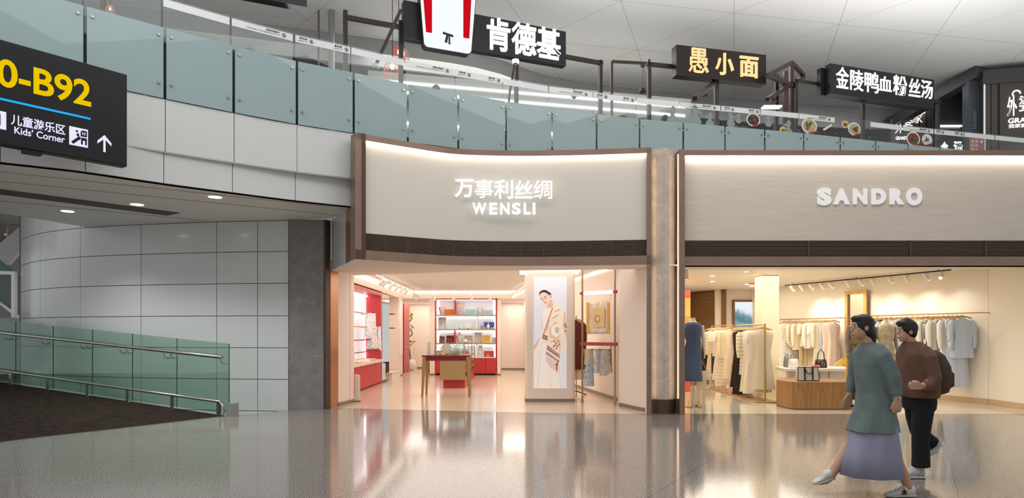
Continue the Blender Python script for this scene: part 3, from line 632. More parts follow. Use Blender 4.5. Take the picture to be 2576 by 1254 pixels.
# ================================================================ food court signs on steel portals
def portal(label, pl, L, zz, feet, wd=.085, off=-.3):
    o = thing('steel_portal', label, 'sign support', pl.p(feet[0][0], ZD))
    for a, z in feet: M().obox(pl, a - wd / 2, a + wd / 2, off, off + wd, ZD, z).build('post', DARKST, o)
    b = M(); b.obox(pl, L[0], L[1], off, off + wd, zz - wd, zz); b.build('crossbar', DARKST, o); return o
kp = Plane(X(1188, 15), 15.0, .919, .393); T, Zs = kp.s_at, kp.z_at
zb = Zs(873, 12)
portal('tall black steel portal carrying the red and white logo sign', kp, (T(869), T(1529)), Zs(1500, 140), [(T(874), Zs(874, 13)), (T(1016), Zs(1016, 40)), (T(1310), Zs(1310, 140)), (T(1524), Zs(1524, 142))])
sg = thing('restaurant_sign', 'long black sign box with white panel of red stripes and three fat white characters', 'sign', kp.p(0, 7.5))
M().obox(kp, T(1016), T(1425), -.21, -.02, Zs(1300, 144), Zs(1300, 54)).build('sign_box', BLACKS, sg, bevel=.01)
b = M(); z0, z1 = Zs(1120, 136), Zs(1120, -28); cs = T(1121); hw0 = (T(1181) - T(1060)) / 2; hw1 = (T(1192) - T(1048)) / 2
def rpoly(hw0, hw1, z0, z1, r, n=5):
    P = []
    for cx, cz, a0 in ((-hw0 + r, z0 + r, PI), (hw0 - r, z0 + r, 1.5 * PI), (hw1 - r, z1 - r, 0), (-hw1 + r, z1 - r, .5 * PI)):
        for k in range(n + 1): a = a0 + k * PI / 2 / n; P.append((cx + r * math.cos(a), cz + r * math.sin(a)))
    return P
ux = (kp.d[0], kp.d[1], 0)
b.pprism(rpoly(hw0, hw1, z0, z1, .1), kp.p(cs, 0, 0), ux, (0, 0, 1), -.02, .16); b.build('logo_box', BLACKS, sg)
b = M(); b.pprism(rpoly(hw0 - .015, hw1 - .015, z0 + .02, z1 - .015, .09), kp.p(cs, 0, .16), ux, (0, 0, 1), 0, .01); b.build('white_panel', glow('logo_white', 'f4f8ff', 1.05), sg)
for a0, a1, c0, c1, y0 in ((1066, 1081, 1056, 1081, 90), (1159, 1174, 1159, 1180, 104)):
    zz = Zs((a0 + a1) / 2, y0); b = M(); b.pprism([(T(a0) - cs, zz), (T(a1) - cs, zz), (T(c1) - cs, z1 - .02), (T(c0) - cs, z1 - .02)], kp.p(cs, 0, .17), ux, (0, 0, 1), 0, .004); b.build('red_stripe', glow('logo_red', 'cf1020', .95), sg)
b = M(); q = lambda P: [(T(x) - cs, Zs(1121, y)) for x, y in P]
for P in ([(1108, 90), (1134, 94), (1134, 100), (1108, 96)], [(1117, 96), (1122, 97), (1119, 117), (1112, 115)], [(1122, 97), (1126, 98), (1127, 119), (1122, 119)]): b.pprism(list(reversed(q(P))), kp.p(cs, 0, .17), ux, (0, 0, 1), 0, .004)
b.build('black_bow', BLACKS, sg)
b = M(); b.text('肯德基', kp.p(T(1225), Zs(1318, 139), -.02), ux, (0, 0, 1), T(1411) - T(1225), Zs(1318, 58) - Zs(1318, 139), .04, .017); b.build('lettering', glow('sign_white', 'ffffff', 1.3), sg)
# second sign
np_ = Plane(X(1703, 16.4), 16.4, .968, .248); T, Zs = np_.s_at, np_.z_at
portal('black steel portal carrying the square sign of three golden characters', np_, (T(1642), T(1980)), Zs(1648, 144), [(T(1648), Zs(1648, 144)), (T(1973), Zs(1973, 179))], off=-.37)
sg = thing('restaurant_sign', 'dark brown sign box with three glowing golden brush characters', 'sign', np_.p(.9, 7.6))
M().obox(np_, 0, T(1929), -.28, -.02, Zs(1816, 200), Zs(1816, 124)).build('sign_box', mat('brown_sign', '1f1510', .4, spec=.3), sg, bevel=.01)
GOLD = glow('golden_letters', 'ffdc9a', 1.15); ux = (np_.d[0], np_.d[1], 0)
for ch, a, c, y1, y0 in (('愚', 1733, 1782, 122, 183), ('小', 1800, 1845, 134, 189), ('面', 1861, 1907, 143, 195)):
    b = M(); b.text(ch, np_.p(T(a), Zs((a + c) / 2, y0), -.02), ux, (0, 0, 1), T(c) - T(a), Zs((a + c) / 2, y1) - Zs((a + c) / 2, y0), .05, .0 if ch == '愚' else .012); b.build('lettering', GOLD, sg)
# third sign
tp = Plane(X(2090, 17.4), 17.4, .947, .321); T, Zs = tp.s_at, tp.z_at
portal('black steel portal carrying the long sign of seven white characters', tp, (T(2024), T(2396)), Zs(2030, 187), [(T(2029), Zs(2029, 186)), (T(2200), Zs(2200, 250)), (T(2391), Zs(2391, 238))], off=-.43)
sg = thing('restaurant_sign', 'long black sign box with a row of seven white brush characters', 'sign', tp.p(1.2, 7.6))
M().obox(tp, T(2090), T(2352), -.2, -.02, Zs(2220, 253), Zs(2220, 179)).build('sign_box', BLACKS, sg, bevel=.008)
M().obox(tp, T(2080), T(2344), -.34, -.21, Zs(2220, 252), Zs(2220, 185)).build('rear_box', BLACKS, sg)
ux = (tp.d[0], tp.d[1], 0); xs = [(2104, 2136, 168, 222), (2140, 2173, 176, 228), (2176, 2211, 181, 233), (2212, 2244, 192, 229), (2248, 2283, 190, 240), (2287, 2316, 198, 243), (2318, 2347, 202, 248)]
for ch, (a, c, y1, y0) in zip('金陵鸭血粉丝汤', xs):
    b = M(); b.text(ch, tp.p(T(a), Zs((a + c) / 2, y0), -.02), ux, (0, 0, 1), T(c) - T(a), Zs((a + c) / 2, y1) - Zs((a + c) / 2, y0), .02, .007); b.build('lettering', MATS['sign_white'], sg)

# ================================================================ small frames, lamps and cameras of the food court
BRST = mat('brown_steel', '3d2c26', .45, .3)
def frame(label, pts, wd=.07, foot=True):
    o = thing('steel_gallows', label, 'frame', (pts[0][0], pts[0][1], ZD)); b = M()
    for a, c in zip(pts, pts[1:]): b.bar(a, c, wd)
    b.build('beam', BRST, o); return o
o = frame('slim brown hook frame left of the golden sign portal', [W(1539, 330, 16.9), W(1539, 155, 16.9), W(1632, 160, 17.2), W(1633, 150, 17.2)], .06)
M().tube([W(1617, 161, 17.1), W(1617, 168, 17.1)], .06, 10).build('rosette', BRST, o)
frame('brown steel gallows below the golden character sign', [(X(1802, 17), 17, ZD), W(1802, 206, 17), W(1748, 248, 15.4)], .1)
o = frame('house-shaped brown steel frame right of the golden sign', [(X(1991, 17.6), 17.6, ZD), W(1991, 158, 17.6), W(1930, 190, 16.6), W(1992, 215, 17.5)], .09)
b = M(); b.bar(W(1991, 158, 17.6), W(2022, 190, 18.2), .09); b.bar(W(2022, 194, 18.2), W(1930, 250, 16.4), .09); b.bar(W(1945, 185, 16.9), W(1978, 216, 17.4), .08); b.bar((X(1976, 17.3), 17.3, ZD), W(1976, 180, 17.3), .09); b.build('brace', BRST, o)
M().box(X(1977, 17.9), 17.9, ZD, X(1991, 17.9), 17.93, W(0, 206, 17.9)[2]).build('red_banner', mat('red_panel', '8a4a4c', .6), o)
# wire cage pendant lamps
PINK = mat('pink_wire', 'd98a80', .5, emit=.25); BULB = glow('bulb', 'ffe2b0', 9)
def cage(px, py, Y, h, label, m=PINK):
    x, y, z = W(px, py, Y); k = Y / F; hh = h * k; r = hh * .48; o = thing('pendant_lamp', label, 'lamp', (x, y, z), 'wire cage lamps of the food court'); b = M()
    prof = [(.3, .5), (.62, .38), (.62, .3), (.92, .05), (1, -.25), (.96, -.5)]
    for j in range(10):
        a = j * PI / 5; b.tube([(x + r * q * math.cos(a), y + r * q * math.sin(a), z + hh * t) for q, t in prof], .006, 4)
    for q, t in prof[1:]: b.tube([(x + r * q * math.cos(j * PI / 8), y + r * q * math.sin(j * PI / 8), z + hh * t) for j in range(17)], .006, 4, False)
    b.build('wire_shade', m, o); M().tube([(x, y, z + hh * .45), (x, y, 9.6)], .008, 5).build('cord', DARKST, o)
    b = M(); b.ball((x, y, z + hh * .08), r * .2, r * .2, hh * .2); b.build('bulb', BULB, o)
cage(987, 170, 15.5, 45, 'pink wire cage pendant lamp hanging just above the frosted glass')
cage(1003, 134, 16.2, 34, 'red wire cage pendant lamp, the higher one beside the black post', mat('red_wire', 'd2463c', .5, emit=.3))
cage(1016, 138, 16.6, 28, 'grey wire cage pendant lamp half hidden behind the black post', mat('grey_wire', 'b8a9a4', .5))
cage(277, 24, 13.5, 22, 'small pink wire lamp at the top left above the frosted panel', mat('rose_wire', 'c98f88', .5))
def line_lamp(px, y0, Y, label, top=165):
    x, y, z = W(px, y0, Y); o = thing('pendant_lamp', label, 'lamp', (x, y, z)); M().tube([(x, y, z + .1), (x, y, W(0, top, Y)[2])], .01, 5).build('cord', DARKST, o)
    b = M(); b.lathe([(.02, .12), (.06, .1), (.09, 0), (.08, -.01)], (x, y, z), 12); b.build('shade', BRST, o)
line_lamp(1617, 232, 17.1, 'small dark pendant hanging from the hook frame', 166)
line_lamp(1771, 240, 16.2, 'small dark pendant hanging from the slanted gallows', 225)
line_lamp(1945, 258, 16.9, 'dark red pendant with bright bulb left of the house-shaped frame', 195)
b = M(); x, y, z = W(1945, 268, 16.6); b.box(x - .22, y, z, x + .22, y + .2, z + .03); tag(b.build('strip_lamp', LEDW), 'bright white strip lamp glaring over the noodle stall behind the glass', 'lamp')
CAMW = mat('camera_white', 'd8d8d6', .35)
def camera_dome(px, py, Y, label, mount):
    x, y, z = W(px, py, Y); o = thing('security_camera', label, 'security camera', (x, y, z)); b = M(); b.lathe([(.05, .05), (.075, .04), (.08, -.02), (.06, -.05)], (x, y, z), 14); b.build('body', CAMW, o)
    b = M(); b.ball((x, y - .01, z - .045), .052, .052, .05); b.build('lens_dome', mat('dome_glass', '2c2c2e', .1), o)
    b = M(); b.bar((x, y + .03, z + .04), mount, .05); b.build('arm', DARKST, o)
camera_dome(945, 167, 13.6, 'white dome camera on the sloping black arm by the cage lamps', W(1008, 25, 14.2))
camera_dome(1297, 155, 14.9, 'white dome camera under the fat white characters', W(1283, 230, 14.9))
camera_dome(1444, 240, 16.5, 'white dome camera in front of the bright light lines', W(1444, 225, 16.6))
b = M(); b.bar(W(1283, 225, 14.95), (X(1266, 14.6), 14.6, ZD), .05); tag(b.build('slanted_post', DARKST), 'slanted thin dark post under the white dome camera', 'post')

# ================================================================ stalls behind the glass
STALL = mat('stall_grey', '9a9a98', .5); STD = mat('stall_dark', '3c3b3d', .5); MET = mat('stall_metal', 'b4b4b2', .3, .6)
st = Plane(-3.2, 17.6, 1.0, .245); o = thing('food_stall', 'long food stall with white light lines behind the glass balustrade', 'food stall', st.p(3, ZD))
M().obox(st, -.5, 8.6, -1.4, 0, 7.6, 8.3).build('canopy', STALL, o); M().obox(st, -.5, 8.6, -1.5, -1.4, ZD, 7.6).build('back_wall', mat('stall_wall', 'b9b7b2', .5), o)
for z, dd, off in ((8.03, .05, .03), (7.78, .05, .03), (7.4, .05, -1.3), (6.95, .06, -1.28)):
    M().obox(st, -.3, 8.4, off - .03, off, z, z + dd).build('light_line', LEDW, o)
M().obox(st, -.4, 8.5, -.7, 0, ZD, 6.2).build('counter', STD, o); M().obox(st, -.4, 8.5, -1.38, -1.2, 6.75, 7.0).build('shelf', STD, o)
b = M()
for k in range(4): b.obox(st, .8 + k * 2, 1.9 + k * 2, -1.38, -1.33, 7.12, 7.22 + .0)
b.build('menu_board', MET, o)
st2 = Plane(5.7, 20.0, 1.0, .24); o = thing('food_stall', 'noodle stall with bright counter behind the printed dishes on the glass', 'food stall', st2.p(2, ZD))
M().obox(st2, 0, 5.2, -1.4, -.1, 7.0, 7.35).build('canopy', STD, o); M().obox(st2, 0, 5.2, -1.5, -1.4, ZD, 7.0).build('back_wall', MATS['stall_wall'], o)
M().obox(st2, 0, 5.2, -.8, -.1, ZD, 6.2).build('counter', mat('stall_white', 'd9d9da', .4), o)
for z in (6.9, 6.5): M().obox(st2, .2, 5.0, -.05 if z > 6.6 else -1.36, -.02 if z > 6.6 else -1.3, z, z + .06).build('light_line', LEDW, o)
# round-backed chairs whose tops show over the frosted glass
CH = mat('chair_brown', '6b4a3f', .6)
for k, (px, py, Y) in enumerate(((1511, 287, 15.6), (1566, 292, 16.2), (1610, 297, 16.8), (1790, 311, 16.5), (1842, 314, 17.2), (1868, 319, 16.4))):
    x, y, z = W(px, py, Y); o = thing('round_back_chair', '%s round-backed brown chair from the left peeking over the frosted glass' % ORD[k], 'chair', (x, y, ZD), 'brown chairs behind the frosted glass')
    P = [(.25 * math.cos(a), .3 * math.sin(a)) for a in [i * PI / 10 for i in range(11)]] + [(-.25, -.35), (.25, -.35)]
    b = M(); b.pprism(P, (x, y, z - .3), (1, 0, 0), (0, 0, 1), 0, .05); b.build('backrest', CH, o)
    b = M(); b.box(x - .24, y + .0, z - .7, x + .24, y + .46, z - .63); b.build('seat', CH, o)
    for sx in (-.2, .2):
        for sy in (.03, .42): b = M(); b.tube([(x + sx, y + sy, ZD), (x + sx, y + sy, z - .68)], .018, 6); b.build('leg', DARKST, o)
# two seated guests: only the crowns of their heads rise above the frosted glass
def guest(px, py, Y, label, hair, shirt, face=1):
    x, y, z = W(px, py, Y); o = thing('person', label, 'person', (x, y, ZD)); b = M()
    b.ball((x, y, z - .115), .078, .095, .115, 16, 11); b.tube([(x, y + .01, z - .36), (x, y, z - .18)], [.06, .05], 12)
    b.loft([ring((x, y + .02, z - h_), rx, ry) for h_, rx, ry in ((.32, .07, .06), (.37, .17, .09), (.46, .2, .11), (.75, .16, .11), (.92, .18, .13))])
    b.ball((x, y - .1 * face, z - .13), .016, .03, .022, 8, 6)
    for sg_ in (-1, 1):
        b.tube([(x + sg_ * .19, y, z - .42), (x + sg_ * .22, y - .05 * face, z - .68), (x + sg_ * .14, y - .28 * face, z - .72)], [.05, .042, .03], 10)
        b.ball((x + sg_ * .1, y - .33 * face, z - .72), .04, .06, .02); b.tube([(x + sg_ * .09, y, z - .92), (x + sg_ * .1, y - .42 * face, z - .9), (x + sg_ * .1, y - .42 * face, ZD + .03)], [.085, .06, .045], 10)
        b.ball((x + sg_ * .079, y, z - .12), .012, .022, .03, 8, 6)
    v = voxel(b, .014, 2); v.build('body', shirt, o, smooth=60)
    hb = M(); hb.ball((x, y + .012 * face, z - .095), .085, .1, .1, 16, 10); hb.build('hair', hair, o, smooth=60)
DHAIR = mat('black_hair', '1c1716', .5)
guest(1097, 213, 14.3, 'seated person whose black hair shows over the frosted glass below the logo sign', DHAIR, mat('guest_shirt', '5b5a60', .8))
guest(1673, 289, 16.3, 'seated person with grey-black hair behind the glass below the golden sign', mat('grey_hair', '38383c', .5), mat('guest_shirt_dark', '45434a', .8))

# ================================================================ dark restaurant box on the right of the upper deck
DB = mat('dark_facade', '4a433f', .5); DB2 = mat('dark_facade_side', '3f4044', .45); SLT = mat('slate_blue', '4b5158', .4)
gf = Plane(X(2476, 20.4), 20.4, .95, -.25)        # right, lettered face
T, Zs = gf.s_at, gf.z_at
o = thing('restaurant_pavilion', 'dark panelled restaurant box with white characters at the upper right edge', 'restaurant', gf.p(0, ZD))
zt = Zs(2476, 178)
M().obox(gf, 0, 5, -2.5, 0, ZD, zt).build('front_wall', DB, o)
M().obox(gf, -.05, 5, -2.6, .06, zt - .42, zt).build('cornice', DB2, o)
b = M()
for k in (2492, 2510, 2513): b.obox(gf, T(k), T(k) + .02, 0, .01, ZD, zt - .43)
b.build('panel_joint', BLACKS, o)
b = M(); b.obox(gf, -.02, .02, .0, .03, ZD + .3, zt - .05); b.build('light_edge', glow('edge_light', 'd8d6d2', 1.0), o)
ux = (gf.d[0], gf.d[1], 0); b = M()
b.text('外', gf.p(T(2533), Zs(2548, 292), 0), ux, (0, 0, 1), T(2558) - T(2533), Zs(2548, 244) - Zs(2548, 292), .03, .01); b.text('婆家', gf.p(T(2563), Zs(2580, 280), 0), ux, (0, 0, 1), .8, Zs(2580, 240) - Zs(2580, 280), .03, .005)
b.text("GRANDMA'S", gf.p(T(2536), Zs(2556, 310), 0), ux, (0, 0, 1), 1.25, Zs(2556, 297) - Zs(2556, 310), .03, .015); b.text('我家就在西湖边', gf.p(T(2537), Zs(2556, 322), 0), ux, (0, 0, 1), 1.1, Zs(2556, 312) - Zs(2556, 322), .02, .005)
b.tube([gf.p(T(2556) + .1 * math.cos(a), Zs(2556, 237) + .1 * math.sin(a), .03) for a in [k * .5 for k in range(9)]], .022, 6)
b.build('lettering', MATS['sign_white'], o)
# left wing in slate with doorway and sloping eave
b = M(); a0 = W(2437, 205, 20.7); b.box(X(2437, 20.7), 20.7, ZD, X(2470, 20.7), 21.0, W(0, 195, 20.7)[2]); b.build('slate_panel', SLT, o)
b = M(); e0, e1 = W(2468, 180, 20.5), W(2235, 315, 24.0); b.bar(e0, e1, .34); b.build('eave', DB2, o)
b = M(); b.text("GRANDMA'S", (X(2448, 20.69), 20.69, W(0, 280, 20.69)[2]), (0, 0, -1), (1, 0, 0), .55, .09, .01, .01); b.build('small_lettering', mat('grey_letters', '8b8f94', .5), o)
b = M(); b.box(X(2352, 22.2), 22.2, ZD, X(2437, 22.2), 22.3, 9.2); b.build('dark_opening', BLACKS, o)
b = M(); b.box(X(2363, 21.8), 21.8, ZD, X(2424, 21.8), 21.82, W(0, 218, 21.8)[2]); b.build('door_pane', glass('dark_glass', '70757a', 1, .35, '6e7378'), o)
b = M(); b.box(X(2366, 21.7), 21.7, W(0, 318, 21.7)[2], X(2424, 21.7), 21.74, W(0, 315, 21.7)[2]); b.build('light_line', LEDW, o)
# second wing further left: brown panels with the same white characters
bw = Plane(X(2242, 23.6), 23.6, 1, -.05); T, Zs = bw.s_at, bw.z_at
o = thing('restaurant_wing', 'brown panelled wall with slanted white characters below the long black sign', 'restaurant', bw.p(.6, ZD))
b = M(); P = [(0, ZD - ZD), (T(2346), 0), (T(2346), Zs(2346, 262) - ZD), (T(2300), Zs(2300, 268) - ZD), (0, Zs(2242, 300) - ZD)]; b.pprism(P, bw.p(0, ZD), (bw.d[0], bw.d[1], 0), (0, 0, 1), -.1, 0); b.build('panel_wall', mat('brown_panels', '6b625a', .5), o)
b = M()
for k in (2265, 2289, 2312, 2330): b.obox(bw, T(k), T(k) + .02, 0, .01, ZD, Zs(k, 285))
b.build('panel_joint', BLACKS, o)
ux = (bw.d[0], bw.d[1], 0); b = M()
b.text('外', bw.p(T(2251), Zs(2262, 336), 0), ux, (0, 0, 1), T(2272) - T(2251), Zs(2262, 312) - Zs(2262, 336), .02, .0); b.text('婆', bw.p(T(2272), Zs(2285, 318), 0), ux, (0, 0, 1), T(2296) - T(2272), Zs(2285, 290) - Zs(2285, 318), .02, .0); b.text('家', bw.p(T(2296), Zs(2308, 310), 0), ux, (0, 0, 1), T(2320) - T(2296), Zs(2308, 283) - Zs(2308, 310), .02, .0)
b.text("GRANDMA'S", bw.p(T(2253), Zs(2275, 352), 0), ux, (0, 0, 1), T(2296) - T(2253), Zs(2275, 343) - Zs(2275, 352), .02, .01)
b.build('lettering', MATS['sign_white'], o)
x, y, z = W(2322, 281, 23.4); b = M(); b.ball((x, y, z), .07); b.build('round_lamp', LEDW, o)
# illuminated board lower right and red poster
kb_ = Plane(X(2362, 18.9), 18.9, 1, 0); T, Zs = kb_.s_at, kb_.z_at
o = thing('black_board', 'low black board with two cropped white characters behind the glass', 'sign', kb_.p(.4, ZD))
M().obox(kb_, 0, T(2424), -.1, 0, ZD, Zs(2390, 352)).build('board', BLACKS, o)
b = M(); b.text('金', kb_.p(T(2366), Zs(2375, 385), 0), (1, 0, 0), (0, 0, 1), .2, .3, .03, .03); b.text('汤', kb_.p(T(2398), Zs(2400, 385), 0), (1, 0, 0), (0, 0, 1), .24, .32, .03, .03); b.build('lettering', MATS['sign_white'], o)
pp = Plane(X(2441, 18.6), 18.6, 1, 0); T, Zs = pp.s_at, pp.z_at
o = thing('poster_stand', 'pink-red poster stand with white vertical characters at the right end', 'poster', pp.p(.2, ZD))
M().obox(pp, 0, T(2477), -.04, 0, ZD, Zs(2450, 348)).build('poster', mat('pink_poster', 'c9706c', .5), o)
b = M()
for k, ch in enumerate('每日鲜现'): b.text(ch, pp.p(T(2443), Zs(2450, 360) - .115 * k, 0), (1, 0, 0), (0, 0, 1), .08, .09, .004, .015)
for k, ch in enumerate('营养午餐'): b.text(ch, pp.p(T(2453), Zs(2450, 360) - .115 * k, 0), (1, 0, 0), (0, 0, 1), .08, .09, .004, .015)
disc(b, pp.p(T(2469), Zs(2469, 357), 0), (1, 0, 0), .04, .04, 0, 14); b.build('lettering', mat('poster_white', 'efe9e4', .5), o)
# posts and a hanging box at the top left
for px0, px1, Y, c, lab in ((826, 842, 17, '8b8a88', 'thick grey column rising behind the glass left of the steel portal'), (254, 267, 16, '8a7656', 'brass-coloured post behind the second frosted panel'), (362, 371, 17.5, '8a7656', 'brass-coloured post behind the first clear glass pane'), (799, 804, 17, '6d6353', 'thin brown post beside the grey column')):
    b = M(); b.tube([((X(px0, Y) + X(px1, Y)) / 2, Y, ZD), ((X(px0, Y) + X(px1, Y)) / 2, Y, 9.9)], (X(px1, Y) - X(px0, Y)) / 2, 16); tag(b.build('column_post', mat('post_' + c, c, .4, .3), smooth=40), lab, 'post')
hb = Plane(X(700, 11.5), 11.5, 1, .45); b = M(); b.obox(hb, -1.2, hb.s_at(772), -.2, 0, hb.z_at(772, 18), hb.z_at(772, 18) + .9)
o = thing('hanging_sign', 'bottom corner of a black hanging sign at the top of the picture', 'sign', hb.p(0, 7)); b.build('housing', BLACKS, o)
b = M()
for s_ in (-.8, .2): b.tube([hb.p(s_, 7.8, -.1), hb.p(s_, 9.7, -.1)], .02, 6)
b.build('rod', DARKST, o)
# ================================================================ left shop: sign letters
o = thing("shop_sign", 'white glowing characters over Latin capitals on the curved cream fascia', 'sign', W(1268, 500, 13.2)); SGL = glow('shop_letters', 'ffffff', 1.12)
def wtext(body, x0, x1, y1, y0, off, Y=13.13, d=.035, m=SGL):
    b = M(); p = W(x0, y0, Y); b.text(body, p, (1, 0, 0), (0, 0, 1), X(x1, Y) - X(x0, Y), (y0 - y1) * Y / F, d, off); return b.build('lettering', m, o)
cx = [(1144, 1192, 452, 497), (1194, 1241, 452, 499), (1243, 1291, 453, 501), (1294, 1340, 455, 500), (1342, 1389, 454, 501)]
for ch, a in zip('万事利丝绸', cx): wtext(ch, *a, .004 if ch in '事绸' else .016)
for ch, a, c in (('W', 1188, 1224), ('E', 1231, 1251), ('N', 1258, 1282), ('S', 1288, 1310), ('L', 1317, 1335), ('I', 1339.5, 1347)): wtext(ch, a, c, 511, 540.5, .035)

# ================================================================ red display cabinet on the left wall
RED = mat('red_lacquer', 'c1383c', .4); REDD = mat('red_dark', '8e2527', .45); CHAMP = mat('champagne_metal', 'b79a6c', .35, .6, noise=(30, .1)); CTOP = mat('pale_counter', 'ead9c6', .35)
GLOWB = mat('lit_back_panel', 'f4f6f8', .5, emit=.3)
cab = thing('display_cabinet', 'tall red display cabinet with glowing white back panel along the left wall', 'cabinet', (-4.3, 19, 0))
b = M(); b.box(-4.6, 16.0, .8, -4.56, 21.15, 2.72); b.build('lit_back', GLOWB, cab)
b = M(); b.box(-4.6, 21.15, 0, -4.06, 21.3, 2.82); b.build('end_panel', RED, cab)
b = M(); b.box(-4.6, 16.0, 2.72, -4.06, 21.15, 2.82); b.build('top_panel', RED, cab)
b = M(); b.box(-4.6, 16.0, .04, -4.1, 21.15, .68); b.build('carcass', RED, cab)
b = M(); b.box(-4.6, 16.0, 0, -4.06, 21.15, .04); b.build('plinth', REDD, cab)
for k, (a, c) in enumerate(((16.0, 17.9), (17.91, 18.75), (18.76, 19.6), (19.61, 21.14))):
    b = M(); b.box(-4.1, a, .06, -4.06, c, .67); d = b.build('door', RED, cab); b = M(); b.box(-4.06, (a + c) / 2 - .06, .64, -4.04, (a + c) / 2 + .06, .66); b.build('handle', CHAMP, d)
b = M(); b.box(-4.6, 16.0, .68, -4.02, 21.28, .76); b.build('counter_top', CTOP, cab)
b = M(); b.box(-4.55, 21.1, .78, -4.53, 21.14, 2.7); b.build('corner_light', LEDW, cab)
b = M(); b.box(-4.5, 16.1, 2.69, -4.46, 21.1, 2.715); b.build('top_light', LEDW, cab)
for z, y1, m_ in ((2.13, 20.6, CHAMP), (1.74, 20.6, CHAMP), (1.37, 20.9, REDD), (1.03, 21.15, REDD)):
    b = M(); b.tube([(-4.2, 16.2, z), (-4.2, y1, z)], .016, 8); b.tube([(-4.2, y1 - .03, z), (-4.56, y1 - .03, z)], .012, 6); b.build('hanging_rail', m_, cab)
def cloth_mat(name, base, ink, sc=14): 
    if name in MATS: return MATS[name]
    m = mat(name, base, .75); nt = m.node_tree; N = nt.nodes; L = nt.links
    tc = N.new('ShaderNodeTexCoord'); vo = N.new('ShaderNodeTexNoise'); vo.inputs['Scale'].default_value = sc; vo.inputs['Detail'].default_value = 3; vo.inputs['Distortion'].default_value = 1.2; L.new(tc.outputs['Object'], vo.inputs[0])
    rp = N.new('ShaderNodeMapRange'); rp.inputs[1].default_value = .55; rp.inputs[2].default_value = .64; L.new(vo.outputs[0], rp.inputs[0])
    mx = N.new('ShaderNodeMix'); mx.data_type = 'RGBA'; L.new(rp.outputs[0], mx.inputs[0]); mx.inputs[6].default_value = lin(base); mx.inputs[7].default_value = lin(ink)
    L.new(mx.outputs[2], N['Principled BSDF'].inputs['Base Color']); return m
def drape(name, label, cat, x, y, z1, z0, rx, ry, m, grp=None, wave=.18, rot=0, point=0):
    """a soft cloth falling from a rail: wavy closed folds, hem optionally pointed"""
    o = thing(name, label, cat, (x, y, z0), grp); b = M(); R = []
    for i in range(9):
        t = i / 8; zz = z1 + (z0 - z1) * t; k = .86 + .2 * t
        rr = ring((x, y, zz), rx * k, ry * k, 28, rot, wave * (.3 + t), 5, 1.3 * x + t)
        if i == 8 and point: rr = [(p[0], p[1], p[2] - point * max(0, (p[0] - x) / rx)) for p in rr]
        R.append(rr)
    b.loft(R); b.build('cloth', m, o, smooth=50); return o
SC1 = cloth_mat('scarf_white_blue', 'eeeaec', '9ba0bd'); SC2 = cloth_mat('scarf_lilac', 'e9e3e4', '8f86a0', 20)
drape('scarf', 'white printed scarf over the top rail of the red cabinet', 'scarf', -4.2, 20.0, 2.15, 1.42, .1, .24, SC1, 'scarves on the red cabinet rails')
drape('scarf', 'long grey-white scarf beside the white one on the top rail', 'scarf', -4.17, 20.42, 2.15, 1.28, .1, .16, SC2, 'scarves on the red cabinet rails')
drape('scarf', 'lilac patterned scarf on the second rail before the red panel', 'scarf', -4.12, 20.2, 1.76, 1.1, .13, .15, SC2, 'scarves on the red cabinet rails')
drape('scarf', 'pale scarf with pointed end at the inner end of the second rail', 'scarf', -4.0, 20.5, 1.76, 1.14, .07, .1, SC1, 'scarves on the red cabinet rails', point=.1)
for k, (yy, c, nmn) in enumerate(((16.95, 'c9b2a6', 'tan'), (17.25, 'b9807a', 'rose'), (17.6, '8b6a63', 'brown'), (17.95, 'd9cac6', 'pale pink'))):
    drape('small_scarf', '%s small scarf hanging above the cabinet counter' % nmn, 'scarf', -4.2, yy, 1.38, .86, .05, .1, cloth_mat('small_scarf_' + nmn.replace(' ', '_'), c, 'efe4dc', 30), 'small scarves above the counter')
BK = [(17.4, 'f1ece4', 'open white booklet nearest the entrance on the cabinet counter'), (18.3, 'c9b9a4', 'beige book lying on the cabinet counter'), (19.3, 'efe6da', 'pair of pale booklets in the middle of the counter'), (20.2, 'b9a283', 'tan folder at the inner end of the cabinet counter')]
for y, c, lab in BK:
    o = thing('booklet', lab, 'booklet', (-4.2, y, .76), 'booklets on the counter'); b = M(); b.box(-4.36, y - .25, .761, -4.06, y + .25, .79); b.build('cover', mat('book_' + c, c, .6), o); b = M(); b.box(-4.35, y - .24, .79, -4.07, y + .24, .805); b.build('pages', mat('paper', 'f3efe8', .7), o)
# mirror, wall niche with shelves, red panel
MIR = mat('mirror_glass', 'e9e4dc', .03, 1.0)
o = thing('wall_mirror', 'tall narrow mirror beside the red cabinet', 'mirror', (-4.1, 22, .05)); b = M(); b.box(-4.16, 21.36, .05, -4.08, 22.65, 2.82); b.build('frame', CHAMP, o); b = M(); b.box(-4.08, 21.4, .08, -4.07, 22.61, 2.79); b.build('mirror_pane', MIR, o)
o = thing('niche_platform', 'low pinkish platform in the niche next to the mirror', 'platform', (-4.3, 23.5, 0)); b = M(); b.box(-4.55, 22.75, 0, -4.0, 24.45, .2); b.build('body', PINKW, o); b = M(); b.box(-4.57, 22.72, .2, -3.98, 24.46, .24); b.build('top', CTOP, o)
o = thing('pole_shelf', 'slim white pole with two small red shelves in the niche', 'shelf', (-4.25, 23.2, .24)); b = M(); b.tube([(-4.3, 23.4, .24), (-4.3, 23.4, 2.84)], .025, 10); b.build('pole', WHITEW, o)
for z in (2.2, 1.72): b = M(); b.box(-4.42, 23.2, z, -4.02, 23.6, z + .035); b.build('shelf', RED, o)
b = M(); b.box(-4.055, 24.6, .75, -4.03, 25.2, 2.72); b.mi(0); tag(b.build('wall_panel', mat('cream_panel', 'f6e8da', .4)), 'flat cream panel on the wall past the niche', 'panel')
